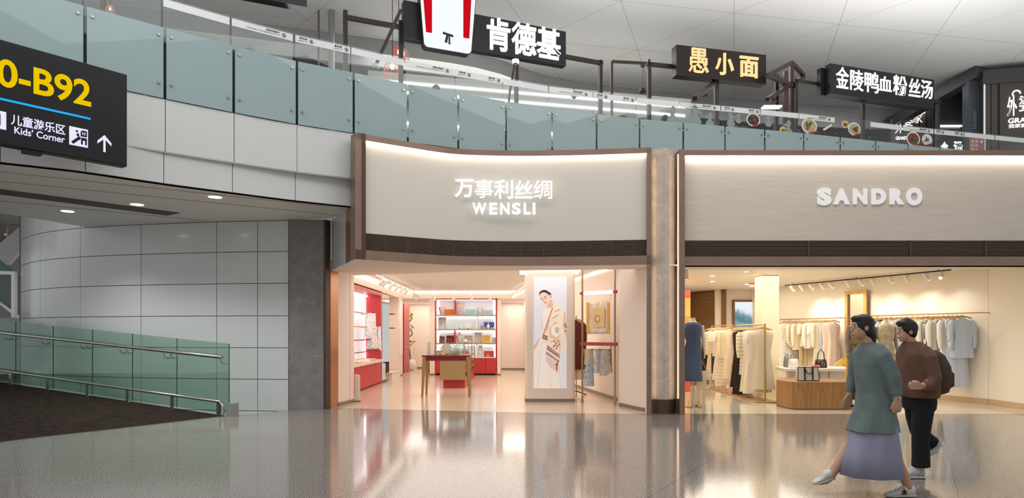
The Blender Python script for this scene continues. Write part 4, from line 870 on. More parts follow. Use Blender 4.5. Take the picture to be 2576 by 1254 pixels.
o = thing('sliding_panel', 'tall narrow red panel at the back left in front of the plant', 'panel', (-4.2, 27.2, 0)); b = M(); b.box(-4.26, 26.6, .0, -4.2, 28.0, 2.72); b.build('panel', RED, o); b = M(); b.box(-4.2, 26.6, 1.0, -4.16, 28.0, 1.04); b.build('rail', CHAMP, o)
# rounded gate post at the entrance
o = thing('security_gate', 'low white rounded gate post inside the left entrance', 'gate', (-3.5, 15.55, 0)); b = M()
b.pprism([(0, 0), (.11, 0), (.11, .52)] + [(.06 + .05 * math.cos(a), .56 + .06 * math.sin(a)) for a in [k * PI / 10 for k in range(6)]] + [(0, .62)], (-3.57, 15.55, 0), (1, 0, 0), (0, 0, 1), 0, .06); b.mi(0); b.build('body', mat('gate_white', 'eae6df', .4), o, bevel=.01)
b = M(); b.box(-3.58, 15.47, 0, -3.45, 15.57, .03); b.build('foot', SKIRT, o)
# potted plant
px_, py_ = X(1033, 28.9), 28.9
o = thing('potted_plant', 'fiddle-leaf plant in a white egg-shaped pot at the back left', 'plant', (px_, py_, 0)); b = M(); b.lathe([(.1, 0), (.2, .1), (.24, .26), (.2, .4), (.13, .46), (.11, .44)], (px_, py_, 0), 20); b.build('pot', mat('white_pot', 'f3eee6', .3), o, smooth=60)
b = M(); stem = [(px_, py_, .42), (px_ - .05, py_, .9), (px_ - .18, py_, 1.2), (px_ - .16, py_, 1.32), (px_ + .06, py_, 1.5), (px_ + .05, py_, 1.66), (px_ - .15, py_, 1.78), (px_ - .12, py_, 1.95), (px_ + .06, py_, 2.2)]; b.tube(stem, .022, 6)
b.tube([(px_ - .1, py_, 1.0), (px_ + .12, py_ - .1, 1.15)], .014, 5); b.build('stem', mat('dark_stem', '3b2c22', .7), o)
b = M(); random.seed(3)
for (lx, lz) in ((.02, 2.25), (.0, 1.82), (.02, 1.2)):
    for j in range(11):
        a = random.uniform(0, 2 * PI); e = random.uniform(-.2, .9); l = random.uniform(.14, .22); c0 = Vector((px_ + lx + random.uniform(-.09, .09), py_ + random.uniform(-.1, .1), lz + random.uniform(-.08, .08)))
        dv = Vector((math.cos(a) * math.cos(e), math.sin(a) * math.cos(e), math.sin(e))); sd = dv.cross(Vector((0, 0, 1))).normalized() * l * .3; up = Vector((0, 0, .02))
        b.add([c0, c0 + dv * l * .4 + sd - up, c0 + dv * l * .8 + sd * .8 - up, c0 + dv * l - up * 2, c0 + dv * l * .8 - sd * .8 - up, c0 + dv * l * .4 - sd - up, c0 + dv * l * .5 + up], [(0, 1, 6), (1, 2, 6), (2, 3, 6), (3, 4, 6), (4, 5, 6), (5, 0, 6)])
b.build('foliage', mat('leaf_green', '9ab53a', .45), o)

# ================================================================ back shelving unit
YS, YB = 25.36, 25.88; zc = lambda cy: H + (HY - (740 + cy / 5.7)) * YS / F; xc = lambda cx, Y=25.55: X(1050 + cx / 5.7, Y)
un = thing('shelving_unit', 'wide red-framed shelving unit with glowing white back at the rear of the left shop', 'shelves', (-1.7, 25.6, 0))
xl, xr = xc(250, YS), xc(1136, YS); z1s, z2s, z3s, z4s, ztop = zc(300), zc(505), zc(706), zc(908), zc(68)
b = M(); b.box(xl, YB - .04, z4s, xr, YB - .01, ztop); b.build('lit_back', mat('lit_shelf_back', 'f1f3f6', .5, emit=.25), un)
for a, c in ((xl, xl + .04), (xr - .04, xr)): b = M(); b.box(a, YS, 0, c, YB - .01, ztop); b.build('side_panel', RED, un)
b = M(); b.box(xl, YS, ztop - .04, xr, YB - .01, ztop + .01); b.build('top_panel', RED, un)
for z in (z1s, z2s, z3s): b = M(); b.box(xl + .04, YS, z - .05, xr - .04, YB - .04, z); b.build('shelf', CHAMP, un); b = M(); b.box(xl + .06, YB - .1, z - .065, xr - .06, YB - .07, z - .05); b.build('shelf_light', LEDW, un)
b = M(); b.box(xl + .06, YS + .06, ztop - .055, xr - .06, YS + .1, ztop - .04); b.build('shelf_light', LEDW, un)
for a in (xl + .05, xr - .07): b = M(); b.box(a, YB - .08, z4s + .02, a + .02, YB - .05, ztop - .06); b.build('side_light', LEDW, un)
for cx_, za, zb_, m_ in ((540, z1s, ztop - .04, RED), (857, z2s, z1s - .05, WHITEW), (538, z3s, z2s - .05, RED), (852, z4s, z3s - .05, WHITEW)):
    b = M(); b.box(xc(cx_) - .02, YS + .03, za, xc(cx_) + .02, YB - .04, zb_); b.build('divider', m_, un)
b = M(); b.box(xl + .04, YS + .02, .06, xr - .04, YB - .04, z4s - .03); b.build('base_carcass', RED, un); b = M(); b.box(xl + .02, YS - .02, z4s - .03, xr - .02, YB - .04, z4s); b.build('base_top', WHITEW, un)
for a, c in ((260, 470), (473, 690), (694, 972), (986, 1128)):
    b = M(); b.box(xc(a, YS), YS - .01, .08, xc(c, YS), YS + .02, z4s - .04); d = b.build('door', RED, un); b = M(); b.box(xc(c, YS) - .1, YS - .03, z4s - .07, xc(c, YS) - .02, YS - .01, z4s - .055); b.build('handle', CHAMP, d)
def gift(cx0, cx1, h, z, c, label, pat=None, grp='boxes on the rear shelves', dep=.16, Y=25.6):
    o = thing('gift_box', label, 'box', (xc((cx0 + cx1) / 2, Y), Y, z), grp); x0, x1 = xc(cx0, Y), xc(cx1, Y); m = cloth_mat('box_' + c + pat, c, pat, 22) if pat else mat('box_' + c, c, .5)
    b = M(); b.box(x0, Y, z, x1, Y + dep * .55, z + h); b.build('base', m, o); b = M(); b.box(x0 - .006, Y - .06, z, x1 + .006, Y, z + h + .005); b.build('lid', m, o)
    b = M(); b.box((x0 + x1) / 2 - .03, Y - .062, z + h * .45, (x0 + x1) / 2 + .03, Y - .06, z + h * .55); b.build('emblem', CHAMP, o); return o
PXM = YS / F / 5.7
gift(400, 518, 78 * PXM, z1s, 'ee7a22', 'orange gift box on the top shelf'); gift(697, 843, 78 * PXM, z1s, 'a8dbe0', 'turquoise gift box in the middle of the top shelf'); gift(948, 1072, 68 * PXM, z1s, 'b5dddd', 'pale turquoise gift box at the right end of the top shelf')
gift(450, 600, 92 * PXM, z2s, 'cfe6ee', 'light blue gift box on the second shelf'); gift(957, 1100, 100 * PXM, z2s, '5153b4', 'violet-blue gift box on the second shelf', Y=25.66); gift(908, 942, 54 * PXM, z2s, '9c93b5', 'tiny lilac box beside the violet-blue one')
gift(325, 388, 96 * PXM, z3s, '6e4a44', 'dark patterned box left on the third shelf', 'c9a49a'); gift(420, 535, 106 * PXM, z3s, '6d1f24', 'dark red box with ornamental pattern on the third shelf', 'c08a7a'); gift(672, 788, 106 * PXM, z3s, 'd9c8b2', 'beige patterned box in the middle of the third shelf', 'b59a7c', Y=25.7); gift(933, 1040, 110 * PXM, z3s, 'e3c04e', 'yellow gift box on the third shelf', 'efe2b4'); gift(1070, 1125, 80 * PXM, z3s, 'dde0e2', 'small grey-white box at the right end of the third shelf')
gift(957, 1093, 84 * PXM, z4s, 'd8484a', 'coral red gift box on the lower counter of the shelves')
def bust(cx, z, h, m, label):
    Y = 25.6; x = xc(cx, Y); o = thing('necklace_bust', label, 'display bust', (x, Y, z), 'busts on the rear shelves'); b = M(); k = h
    b.loft([ring((x, Y, z + t * k), rx * k, ry * k) for t, rx, ry in ((0, .15, .11), (.3, .2, .13), (.55, .29, .15), (.68, .28, .14), (.76, .13, .1), (.8, .09, .085), (.98, .09, .08), (1, .08, .075))]); b.build('bust', WHITEW, o, smooth=50)
    b = M(); R = [ring((x, Y - .005, z + t * k), rx * k, ry * k, 24, 0, .08, 6, t * 3) for t, rx, ry in ((.12, .17, .14), (.32, .22, .155), (.56, .305, .17), (.67, .295, .16), (.75, .15, .12))]; b.loft(R, False); b.build('scarf', m, o, smooth=50)
bust(358, z1s, 165 * PXM, cloth_mat('scarf_rose', 'efe6e2', 'b8747a', 30), 'white bust with rose leaf scarf at the left of the top shelf'); bust(900, z1s, 160 * PXM, cloth_mat('scarf_blue_rose', 'e6e3ea', '8fa6cf', 26), 'white bust with blue and pink scarf right on the top shelf'); bust(605, z3s, 155 * PXM, cloth_mat('gold_necklace', 'f5f0e6', 'c9a86a', 18), 'white bust with golden necklace on the third shelf')
def sprint(cx0, cx1, z, h, m, label, Y=25.68):
    x0, x1 = xc(cx0, Y), xc(cx1, Y); o = thing('scarf_stand', label, 'scarf', ((x0 + x1) / 2, Y, z), 'hung scarves on the rear shelves')
    b = M(); b.tube([(x0 - .02, Y, z + h), (x1 + .02, Y, z + h)], .008, 6); b.tube([(x0 + .02, Y + .01, z), (x0 + .02, Y + .01, z + h)], .006, 5); b.tube([(x1 - .02, Y + .01, z), (x1 - .02, Y + .01, z + h)], .006, 5); b.build('rack', CHAMP, o)
    n = 9; b = M(); b.strip([(x0 + (x1 - x0) * i / n, Y - .012 - .012 * math.sin(i * 1.7)) for i in range(n + 1)], z + .015, z + h - .005, .006); b.build('cloth', m, o, smooth=60)
sprint(565, 670, z1s, 172 * PXM, cloth_mat('scarf_red_leaf', 'efe3de', 'cf8a84', 24), 'red leaf patterned scarf hanging on the top shelf'); sprint(300, 412, z2s, 168 * PXM, cloth_mat('scarf_pale_leaf', 'f0f0ee', '9fb4c4', 24), 'pale blue-grey leaf scarf hanging on the second shelf'); sprint(822, 925, z3s, 148 * PXM, cloth_mat('scarf_yellow', 'e8e2ee', 'ecc23c', 12), 'yellow and lilac scarf hanging on the third shelf')
PORC = mat('porcelain', 'f6f3ee', .2)
def plate(cx, z, r, label, m=PORC, Y=25.6):
    x = xc(cx, Y); o = thing('plate', label, 'plate', (x, Y, z), 'plates in the left shop'); b = M(); b.tube([(x, Y + .03, z + r), (x, Y, z + r)], [r * .6, r], 24); b.build('dish', m, o); b = M(); b.box(x - .03, Y, z, x + .03, Y + .06, z + .03); b.build('stand', CHAMP, o)
plate(604, z2s, .125, 'round white plate standing before the light blue box'); plate(728, z2s, .125, 'round white plate standing alone mid second shelf'); plate(692, z3s, .08, 'small white plate before the beige patterned box', Y=25.5)
def cup(x, Y, z, r, m, label, grp='cups in the left shop'):
    o = thing('teacup', label, 'cup', (x, Y, z), grp); b = M(); b.lathe([(r * .5, 0), (r * .6, .01), (r * .95, r * .8), (r, r * 1.5), (r * .92, r * 1.5), (r * .85, r * .7)], (x, Y, z), 16); b.build('bowl', m, o, smooth=60)
    b = M(); b.tube([(x + r * .95 + r * .45 * math.sin(a), Y, z + r * .8 + r * .45 * math.cos(a)) for a in [k * PI / 6 for k in range(7)]], r * .1, 6); b.build('handle', m, o); b = M(); b.lathe([(r * .7, -.004), (r * 1.35, .008), (r * 1.3, .012), (r * .6, 0)], (x, Y, z), 18); b.build('saucer', m, o)
cup(xc(668), 25.55, z2s + .004, .05, PORC, 'white teacup between the two plates'); cup(xc(782), 25.55, z2s + .004, .045, PORC, 'white teacup right of the second plate'); cup(xc(1015), 25.45, z4s + .004, .055, mat('green_cup', 'b9c49a', .3), 'pale green teacup in front of the coral red box'); cup(xc(750), 25.48, z3s + .004, .05, PORC, 'white teacup beside the small plate on the third shelf')
o = thing('perfume_bottle', 'white bottle in front of the violet-blue box', 'bottle', (xc(1018), 25.52, z2s)); b = M(); b.lathe([(.045, 0), (.06, .02), (.06, .14), (.02, .17)], (xc(1018), 25.52, z2s), 14); b.build('body', PORC, o, smooth=50); b = M(); b.lathe([(.018, .17), (.018, .24), (.012, .25)], (xc(1018), 25.52, z2s), 10); b.build('stopper', mat('bottle_cap', 'cfd3e6', .2), o)
for cx_, lab in ((968, 'small trinket left of the white bottle'), (1066, 'small trinket right of the white bottle'), (1096, 'pale trinket at the right end of the second shelf')):
    b = M(); b.lathe([(.03, 0), (.045, .02), (.03, .06), (.01, .07)], (xc(cx_), 25.5, z2s), 12); tag(b.build('trinket', mat('trinket', 'd9c6bd', .4), smooth=50), lab, 'trinket', 'trinkets beside the violet-blue box')
x = xc(318); o = thing('flower_vase', 'slim vase with yellow blossoms at the left of the third shelf', 'vase', (x, 25.58, z3s)); b = M(); b.lathe([(.03, 0), (.045, .05), (.02, .14), (.025, .17)], (x, 25.58, z3s), 12); b.build('vase', PORC, o, smooth=50); b = M(); b.tube([(x, 25.58, z3s + .15), (x - .03, 25.58, z3s + .3), (x - .05, 25.58, z3s + .48)], .005, 5); b.tube([(x, 25.58, z3s + .16), (x + .05, 25.56, z3s + .27)], .005, 5); b.build('twig', mat('twig', '8a6a4a', .7), o)
b = M(); random.seed(5)
for j in range(9): b.ball((x + random.uniform(-.05, .06), 25.57, z3s + random.uniform(.14, .3)), .016, n=6, k=4)
b.build('blossom', mat('yellow_blossom', 'e6b93a', .6), o)
drape('scarf_figure', 'grey and white twisted scarf standing left of the coral box', 'scarf', xc(905), 25.55, z4s + 170 * PXM, z4s, .075, .06, cloth_mat('scarf_grey_rose', 'e6e6ea', '9a8f9a', 22), None, .25)

# ================================================================ table, glass counter, showcase
YT = 16.63; tx0, tx1 = X(1061, YT), X(1182, YT); zt = 1.025
tb = thing('display_table', 'tall red-topped table with tapered golden legs in the middle of the left shop', 'table', ((tx0 + tx1) / 2, YT + .4, 0))
b = M(); b.box(tx0, YT - .04, zt - .035, tx1, YT + .72, zt); b.build('tabletop', mat('red_tabletop', '8e2a2c', .3), tb, bevel=.006)
b = M(); b.box(tx0 + .06, YT + .02, zt - .14, tx1 - .06, YT + .66, zt - .035); b.build('apron', REDD, tb)
for sx in (0, 1):
    for sy in (0, 1):
        x = tx0 + .06 if sx == 0 else tx1 - .06; y = YT + .03 if sy == 0 else YT + .64; dx = -.05 if sx == 0 else .05
        b = M(); b.tube([(x + dx * (1 if sy == 0 else .6), y - .02 + .04 * sy, 0), (x, y, zt - .035)], [.026, .05], 8); b.build('leg', CHAMP, tb)
GC = glass('case_glass', 'fbfdfc', .7)
gx0, gx1 = X(1077, 17.0), X(1168, 17.0); o = thing('glass_case', 'low glass case on the red table', 'glass case', ((gx0 + gx1) / 2, 17.1, zt))
b = M(); b.box(gx0, 16.86, zt + .3, gx1, 17.3, zt + .31); b.build('top_pane', GC, o); b = M(); b.box(gx0, 16.86, zt + .001, gx1, 16.868, zt + .3); b.build('front_pane', GC, o)
for a in (gx0, gx1 - .008): b = M(); b.box(a, 16.87, zt + .001, a + .008, 17.3, zt + .3); b.build('side_pane', GC, o)
for a in (gx0, gx1 - .015):
    for y in (16.85, 17.29): b = M(); b.box(a, y, zt, a + .015, y + .015, zt + .31); b.build('edge_post', STEEL, o)
tc_ = lambda cx: X(1050 + cx / 5.7, 17.05)
cup(tc_(268), 17.05, zt + .005, .062, mat('cup_blue', 'bcd9d6', .3), 'pale blue teacup at the left in the glass case'); cup(tc_(330), 17.05, zt + .005, .066, mat('cup_yellow', 'ecd98c', .3), 'yellow teacup in the glass case'); cup(tc_(503), 17.05, zt + .005, .062, mat('cup_green', 'cfd9a8', .3), 'yellow-green teacup in the glass case')
x = tc_(412); o = thing('plate', 'large flowered plate standing in the glass case', 'plate', (x, 17.15, zt)); b = M(); b.tube([(x, 17.2, zt + .145), (x, 17.16, zt + .14)], [.09, .135], 24); b.build('dish', cloth_mat('flower_plate', 'f4efe4', 'd9b98a', 9), o); b = M(); b.box(x - .05, 17.16, zt, x + .05, 17.24, zt + .02); b.build('stand', CHAMP, o)
x = tc_(562); o = thing('ginger_jar', 'round pale turquoise jar at the right in the glass case', 'jar', (x, 17.1, zt)); b = M(); b.lathe([(.06, 0), (.095, .07), (.1, .13), (.07, .2), (.045, .21)], (x, 17.1, zt), 18); b.build('body', cloth_mat('jar_blue', 'cfe3e2', '8fb8bb', 12), o, smooth=60); b = M(); b.lathe([(.05, .21), (.05, .225), (.02, .25), (.012, .27)], (x, 17.1, zt), 14); b.build('lid', MATS['jar_blue'], o, smooth=60)
o = thing('glass_counter', 'long champagne-coloured counter with glass top and lit shelves behind the red table', 'counter', (-1.7, 21.5, 0)); c0, c1 = X(1107, 19.3), X(1170, 19.3)
b = M(); b.box(c0 + .08, 19.45, 0, c1 - .02, 24.4, .24); b.build('plinth', RED, o); b = M(); b.box(c0, 19.3, .24, c1, 19.34, .82); b.build('front_panel', CHAMP, o)
b = M(); b.box(c0, 19.34, .24, c0 + .4, 24.5, .82); b.build('body', CHAMP, o); b = M(); b.box(c0 + .4, 19.34, .24, c1, 24.5, .27); b.build('bottom', CHAMP, o)
for z in (.45, .64): b = M(); b.box(c0 + .4, 19.36, z, c1 - .02, 24.46, z + .012); b.build('shelf', mat('green_shelf', 'cfd9bf', .4), o)
b = M(); b.box(c0, 19.3, .82, c1, 24.5, .86); b.build('deck', CHAMP, o)
for y in (19.34, 21.0, 22.7, 24.44): b = M(); b.box(c1 - .03, y, .27, c1, y + .06, 1.2); b.build('post', CHAMP, o)
b = M(); b.box(c0, 19.3, 1.19, c1, 24.5, 1.2); b.build('top_pane', GC, o); b = M(); b.box(c0, 19.3, .86, c1, 19.31, 1.19); b.build('front_pane', GC, o); b = M(); b.box(c1 - .008, 19.4, .27, c1, 24.4, 1.19); b.build('side_pane', GC, o)
b = M(); b.box(c0 + .05, 19.5, 1.165, c0 + .09, 24.4, 1.185); b.build('case_light', LED, o)
GBX = [('7d8a6a', 'dark green'), ('b6c9a0', 'light green'), ('8a7a6a', 'brown'), ('c9d3b4', 'sage'), ('5d5a4a', 'olive'), ('dfe6cf', 'pale')]
for k in range(6):
    y = 19.7 + k * .78; c, n_ = GBX[k]; o = thing('tea_box', '%s flat box inside the glass counter' % n_, 'box', (c0 + .35, y, .86), 'boxes in the glass counter'); b = M(); b.box(c0 + .1, y, .861, c0 + .5, y + .5, .98); b.build('base', mat('tea_' + c, c, .5), o); b = M(); b.box(c0 + .095, y - .005, .98, c0 + .505, y + .505, 1.02); b.build('lid', mat('tea_' + c, c, .5), o)
x = X(1081, 27); o = thing('side_cabinet', 'small dark wooden cabinet with pale top behind the table', 'cabinet', (x, 27, 0)); b = M(); b.box(x - .12, 27, .0, x + .12, 27.4, .38); b.build('body', mat('dark_wood', '6e5138', .5, noise=(3, .3), stretch=(8, 8, .6)), o); b = M(); b.box(x - .2, 26.95, .38, x + .2, 27.45, .42); b.build('top', BLACKS, o)
x = X(1259, 26.6); b = M(); b.box(x - .02, 26.3, .25, x + .02, 26.9, 1.0); b.box(x - .03, 26.3, 0, x + .03, 26.9, .25); tag(b.build('wooden_board', mat('tan_board', 'c9a070', .5)), 'narrow tan board leaning right of the rear shelves', 'board')

# ================================================================ ceiling tracks with spotlights
SPW = mat('spot_white', 'efece6', .4); SPL = glow('spot_disc', 'fff4e2', 10)
BEAM = 13
def rail(label, a, c, z): 
    o = thing('track_rail', label, 'track', a + (z,)); b = M(); b.bar(a + (z,), c + (z,), .035); b.build('rail', SPW, o); b = M()
    for t in (.1, .9): b.tube([(a[0] + (c[0] - a[0]) * t, a[1] + (c[1] - a[1]) * t, z), (a[0] + (c[0] - a[0]) * t, a[1] + (c[1] - a[1]) * t, z + .14)], .008, 5)
    b.build('hanger', SPW, o)
def spot(x, y, z, aim, label, grp, s=1.0, m=SPW):
    o = thing('track_spotlight', label, 'spotlight', (x, y, z), grp); a = Vector(aim).normalized(); c = Vector((x, y, z - .13 * s))
    b = M(); b.tube([c - a * .11 * s, c + a * .11 * s], .052 * s, 14); b.build('head', m, o, smooth=40); b = M(); b.tube([(x, y, z - .02), (x, y, z - .1 * s)], .014, 6); b.box(x - .06, y - .02, z - .04, x + .06, y + .02, z - .017); b.build('bracket', m, o)
    b = M(); b.tube([c + a * .11 * s, c + a * .113 * s], .044 * s, 14); b.build('lamp_disc', SPL, o)
    l = bpy.data.lights.new('spot_beam', 'SPOT'); l.energy = BEAM; l.spot_size = 1.5; l.spot_blend = .9; l.shadow_soft_size = .04; l.color = (1, .9, .8)
    lo = bpy.data.objects.new('spot_beam', l); COL.objects.link(lo); lo.location = c + a * .12 * s; lo.rotation_euler = a.to_track_quat('-Z', 'Y').to_euler()
rail('white ceiling track along the left side of the left shop', (-3.37, 17.0), (-3.37, 24.7), 3.0); rail('white ceiling track across the back of the left shop', (-2.9, 24.8), (.3, 24.8), 3.0); rail('white ceiling track at the right behind the picture column', (.42, 20.8), (.0, 24.7), 3.0)
for k, y in enumerate((17.6, 18.0, 19.0, 19.9, 20.8, 21.6, 23.3, 23.7, 24.1, 24.5)): spot(-3.37, y, 2.99, (-.75, .15, -.75), 'white spotlight on the left track, %s from the entrance' % ORD[k], 'spotlights of the left track', .95)
for k, px in enumerate((1092, 1140, 1186, 1232)): spot(X(px, 24.8), 24.8, 2.99, (.12, .35, -.9), 'white spotlight on the back track, %s from the left' % ORD[k], 'spotlights of the back track', .95)
for k in range(6): spot(.4 - .06 * k, 21.2 + .55 * k, 2.99, (-.7, 0, -.75), 'white spotlight on the right track, %s from the column' % ORD[k], 'spotlights of the right track', .9)

# ================================================================ picture column with lightbox
YC = 15.48; c0, c1 = X(1322, YC), X(1447, YC); R = .09
cp = [(c0 + R + R * math.cos(a), YC + R + R * math.sin(a)) for a in [PI + k * PI / 12 for k in range(7)]] + [(c1 - R + R * math.cos(a), YC + R + R * math.sin(a)) for a in [1.5 * PI + k * PI / 12 for k in range(7)]] + [(c1, YC + .75), (c0, YC + .75)]
b = M(); b.prism(cp, .07, 3.14); o = struct('wall_picture_column', b, PINKW, smooth=40)
b = M(); cc = ((c0 + c1) / 2, YC + .37); b.prism([(cc[0] + (p[0] - cc[0]) * 1.012, cc[1] + (p[1] - cc[1]) * 1.012) for p in cp], 0, .07); struct('baseboard_column', b, SKIRT)
b = M(); b.prism([(cc[0] + (p[0] - cc[0]) * 1.22, cc[1] + (p[1] - cc[1]) * 1.25) for p in cp], 2.96, 3.05); tag(b.build('column_light_ring', glow('light_ring', 'fff6ec', 2.4)), 'glowing white collar around the top of the picture column', 'lamp')
lb = thing('picture_lightbox', 'tall lit picture of a woman in cream dress with patterned scarf', 'picture', ((c0 + c1) / 2, YC, .29))
x0, x1 = X(1342.5, YC), X(1425.5, YC); zb, zt_ = W(0, 978, YC)[2], W(0, 699, YC)[2]
b = M(); b.box(x0, YC - .02, zb, x1, YC - .001, zt_); b.build('lit_panel', mat('picture_ground', 'dfe2ec', .5, emit=.34, noise=(.8, .06)), lb)
def pic(name, c, polys, lay):
    m = mat('pic_' + c, c, .5, emit=.34); b = M()
    for P in polys:
        Q = [((cx - 85) / 330 * (x1 - x0), (1166 - cy) / 1094 * (zt_ - zb)) for cx, cy in P]; ar = sum(a[0] * d[1] - d[0] * a[1] for a, d in zip(Q, Q[1:] + Q[:1]))
        if ar < 0: Q.reverse()
        b.pprism(Q, (x0, YC - .02, zb), (1, 0, 0), (0, 0, 1), lay * .0012, lay * .0012 + .001)
    return b.build(name, m, lb)
el = lambda cx, cy, rx, ry, n=18: [(cx + rx * math.cos(2 * PI * k / n), cy + ry * math.sin(2 * PI * k / n)) for k in range(n)]
pic('arm_print', 'dfb9a3', [[(166, 420), (176, 428), (176, 600), (168, 600)], [(152, 660), (140, 700), (108, 768), (87, 785), (86, 745), (112, 712), (140, 668)]], 1)
pic('dress_print', 'eee6df', [[(168, 425), (180, 402), (222, 372), (262, 366), (300, 420), (330, 600), (352, 800), (360, 1000), (362, 1166), (86, 1166), (86, 800), (112, 765), (142, 700), (168, 620), (176, 560)]], 2)
pic('dress_fold_print', 'ddd2c8', [[(150, 800), (158, 800), (130, 1166), (118, 1166)], [(240, 980), (247, 980), (262, 1166), (250, 1166)], [(330, 900), (340, 900), (362, 1160), (350, 1160)], [(120, 820), (124, 820), (98, 1060), (92, 1060)]], 3)
pic('neck_print', 'dcb49c', [[(214, 335), (256, 290), (268, 300), (276, 332), (288, 348), (262, 368), (224, 373)]], 3)
pic('face_print', 'ecccba', [[(146, 246), (150, 222), (172, 210), (212, 215), (240, 238), (256, 255), (258, 288), (246, 312), (222, 345), (206, 346), (188, 330), (170, 304), (156, 288)]], 4)
pic('ear_print', 'd9a58e', [el(257, 258, 8, 18)], 5)
pic('hair_print', '2f2522', [[(142, 250), (140, 226), (154, 206), (184, 194), (212, 198), (238, 216), (260, 229), (259, 236), (246, 238), (248, 250), (240, 246), (216, 226), (190, 217), (166, 220), (152, 232)]], 6)
pic('eye_print', '4a3630', [[(158, 282), (176, 288), (175, 292), (158, 287)], [(192, 276), (212, 270), (212, 275), (194, 281)], [(152, 270), (172, 272), (172, 276), (153, 274)], [(186, 262), (210, 252), (212, 256), (188, 267)]], 6)
pic('lips_print', 'b9655c', [[(194, 318), (206, 312), (216, 316), (208, 326), (196, 326)]], 6); pic('nose_print', 'd3a08a', [[(180, 282), (176, 304), (186, 308), (190, 304)]], 6)
pic('scarf_print', 'efdfcd', [[(280, 336), (330, 348), (382, 388), (408, 440), (414, 500), (414, 764), (352, 800), (338, 900), (322, 1018), (240, 952), (203, 890), (206, 800), (222, 728), (160, 706), (172, 640), (198, 596), (236, 470)]], 7)
pic('scarf_shade_print', 'd5c6bb', [[(384, 392), (408, 440), (414, 520), (410, 700), (376, 560)], [(340, 700), (352, 690), (346, 900), (334, 930)]], 8)
pic('scarf_orange_print', 'd48a68', [[(268, 366), (280, 372), (216, 560), (190, 630), (176, 632), (200, 560)]], 8); pic('scarf_blue_print', 'c4c8d0', [[(252, 440), (240, 520), (228, 596), (206, 594), (222, 540), (240, 470)]], 8)
pic('scarf_tan_print', 'e6c292', [[(240, 580), (300, 500), (340, 560), (350, 656), (300, 680), (244, 664)]], 8); pic('scarf_disc_print', 'f3eae2', [el(306, 596, 46, 62)], 9)
pic('scarf_ink_print', 'cbb8ac', [el(318, 590, 22, 34), [(268, 470), (330, 430), (336, 440), (276, 486)], [(290, 400), (350, 380), (352, 392), (296, 412)], [(250, 700), (340, 670), (340, 680), (252, 712)]], 10)
pic('scarf_flower_print', 'b4623c', [el(cx, cy, 9, 11, 8) for cx, cy in ((290, 700), (310, 718), (330, 700), (300, 740), (322, 748), (340, 730), (285, 752), (312, 772), (400, 530), (408, 560), (394, 546), (404, 600))], 10)
pic('scarf_border_print', '9b7468', [[(174, 630), (226, 650), (222, 694), (166, 672)], [(222, 738), (342, 830), (340, 868), (214, 778)], [(210, 800), (338, 892), (334, 912), (206, 826)]], 9)
pic('scarf_dot_print', 'e9d8c8', [el(230 + k * 11.5, 762 + k * 8.4, 4, 5, 6) for k in range(10)] + [el(216 + k * 12, 822 + k * 8.4, 4, 5, 6) for k in range(10)] + [el(180 + k * 9, 652 + k * 3.5, 3, 4, 6) for k in range(5)], 11)
pic('scarf_corner_print', 'd8c8c6', [[(206, 836), (332, 926), (322, 1016), (242, 950), (205, 890)]], 10); pic('scarf_leaf_print', 'c0583c', [[(300, 940), (330, 880), (326, 950)], [(302, 950), (326, 960), (318, 1008)], [(288, 920), (320, 936), (312, 946)]], 11)

# ================================================================ display stand with scarves on the right
p1, p2 = G(1465, 1013), G(1547, 1020); ds = thing('display_stand', 'pair of thin floor-to-ceiling poles with a light bar and red bars', 'display stand', p1 + (0,)); zz = lambda py, Y=15.1: W(0, py, Y)[2]
for p in (p1, p2): b = M(); b.cyl(p, .022, 0, 3.13, 12); b.cyl(p, .035, 0, .05, 12); b.build('pole', CHAMP, ds)
dv = (p2[0] - p1[0], p2[1] - p1[1]); q = lambda t, z, o=0: (p1[0] + dv[0] * t, p1[1] + dv[1] * t - o, z)
z_l, z_r = zz(737), zz(866); b = M(); b.tube([q(.06, z_l, .03), q(.93, z_l, .03)], .036, 12); b.build('light_bar', glow('tube_light', 'f6f4ff', 4), ds)
b = M(); b.bar(q(-.05, z_l), q(.06, z_l), .06); b.bar(q(.93, z_l), q(1.05, z_l), .06); b.build('red_end', mat('red_clamp', 'a04440', .5), ds)
b = M(); b.bar(q(-.05, z_r, .03), q(1.05, z_r, .03), .075); b.build('red_bar', mat('red_bar', 'b2504a', .5), ds)
b = M(); b.tube([q(.03, zz(880), .02), q(.88, zz(880), .02)], .011, 8)
for t in (.07, .88): b.tube([q(t, zz(866), .02), q(t, zz(918), .02)], .01, 6)
b.build('lower_rail', REDD, ds)
b = M()
for t0, t1 in ((.1, .15), (.9, .82)): b.tube([q(t0, z_l, .03), q(t1, zz(757), .04)], .003, 4); b.tube([q(t0, z_r, .03), q(t1, zz(838), .04)], .003, 4)
b.build('wire', STEEL, ds)
ORS = cloth_mat('scarf_orange', 'f3e6cf', 'e7a54c', 5); n = 24
o = thing('silk_scarf', 'square orange and cream silk scarf stretched between the poles', 'scarf', q(.5, zz(840), .05)); b = M(); R0, R1 = [], []
vs = [q(.14 + .71 * i / n, 0, .05 + .012 * math.sin(i * .9))[:2] + (zz(758) + (zz(841) - zz(758)) * j / 10 - .03 * math.sin(PI * i / n) * (1 - j / 10) * .8,) for j in range(11) for i in range(n + 1)]
b.add(vs, [(j * (n + 1) + i, j * (n + 1) + i + 1, (j + 1) * (n + 1) + i + 1, (j + 1) * (n + 1) + i) for j in range(10) for i in range(n)])
so = b.build('cloth', ORS, o, smooth=60); md = so.modifiers.new('thick', 'SOLIDIFY'); md.thickness = .004
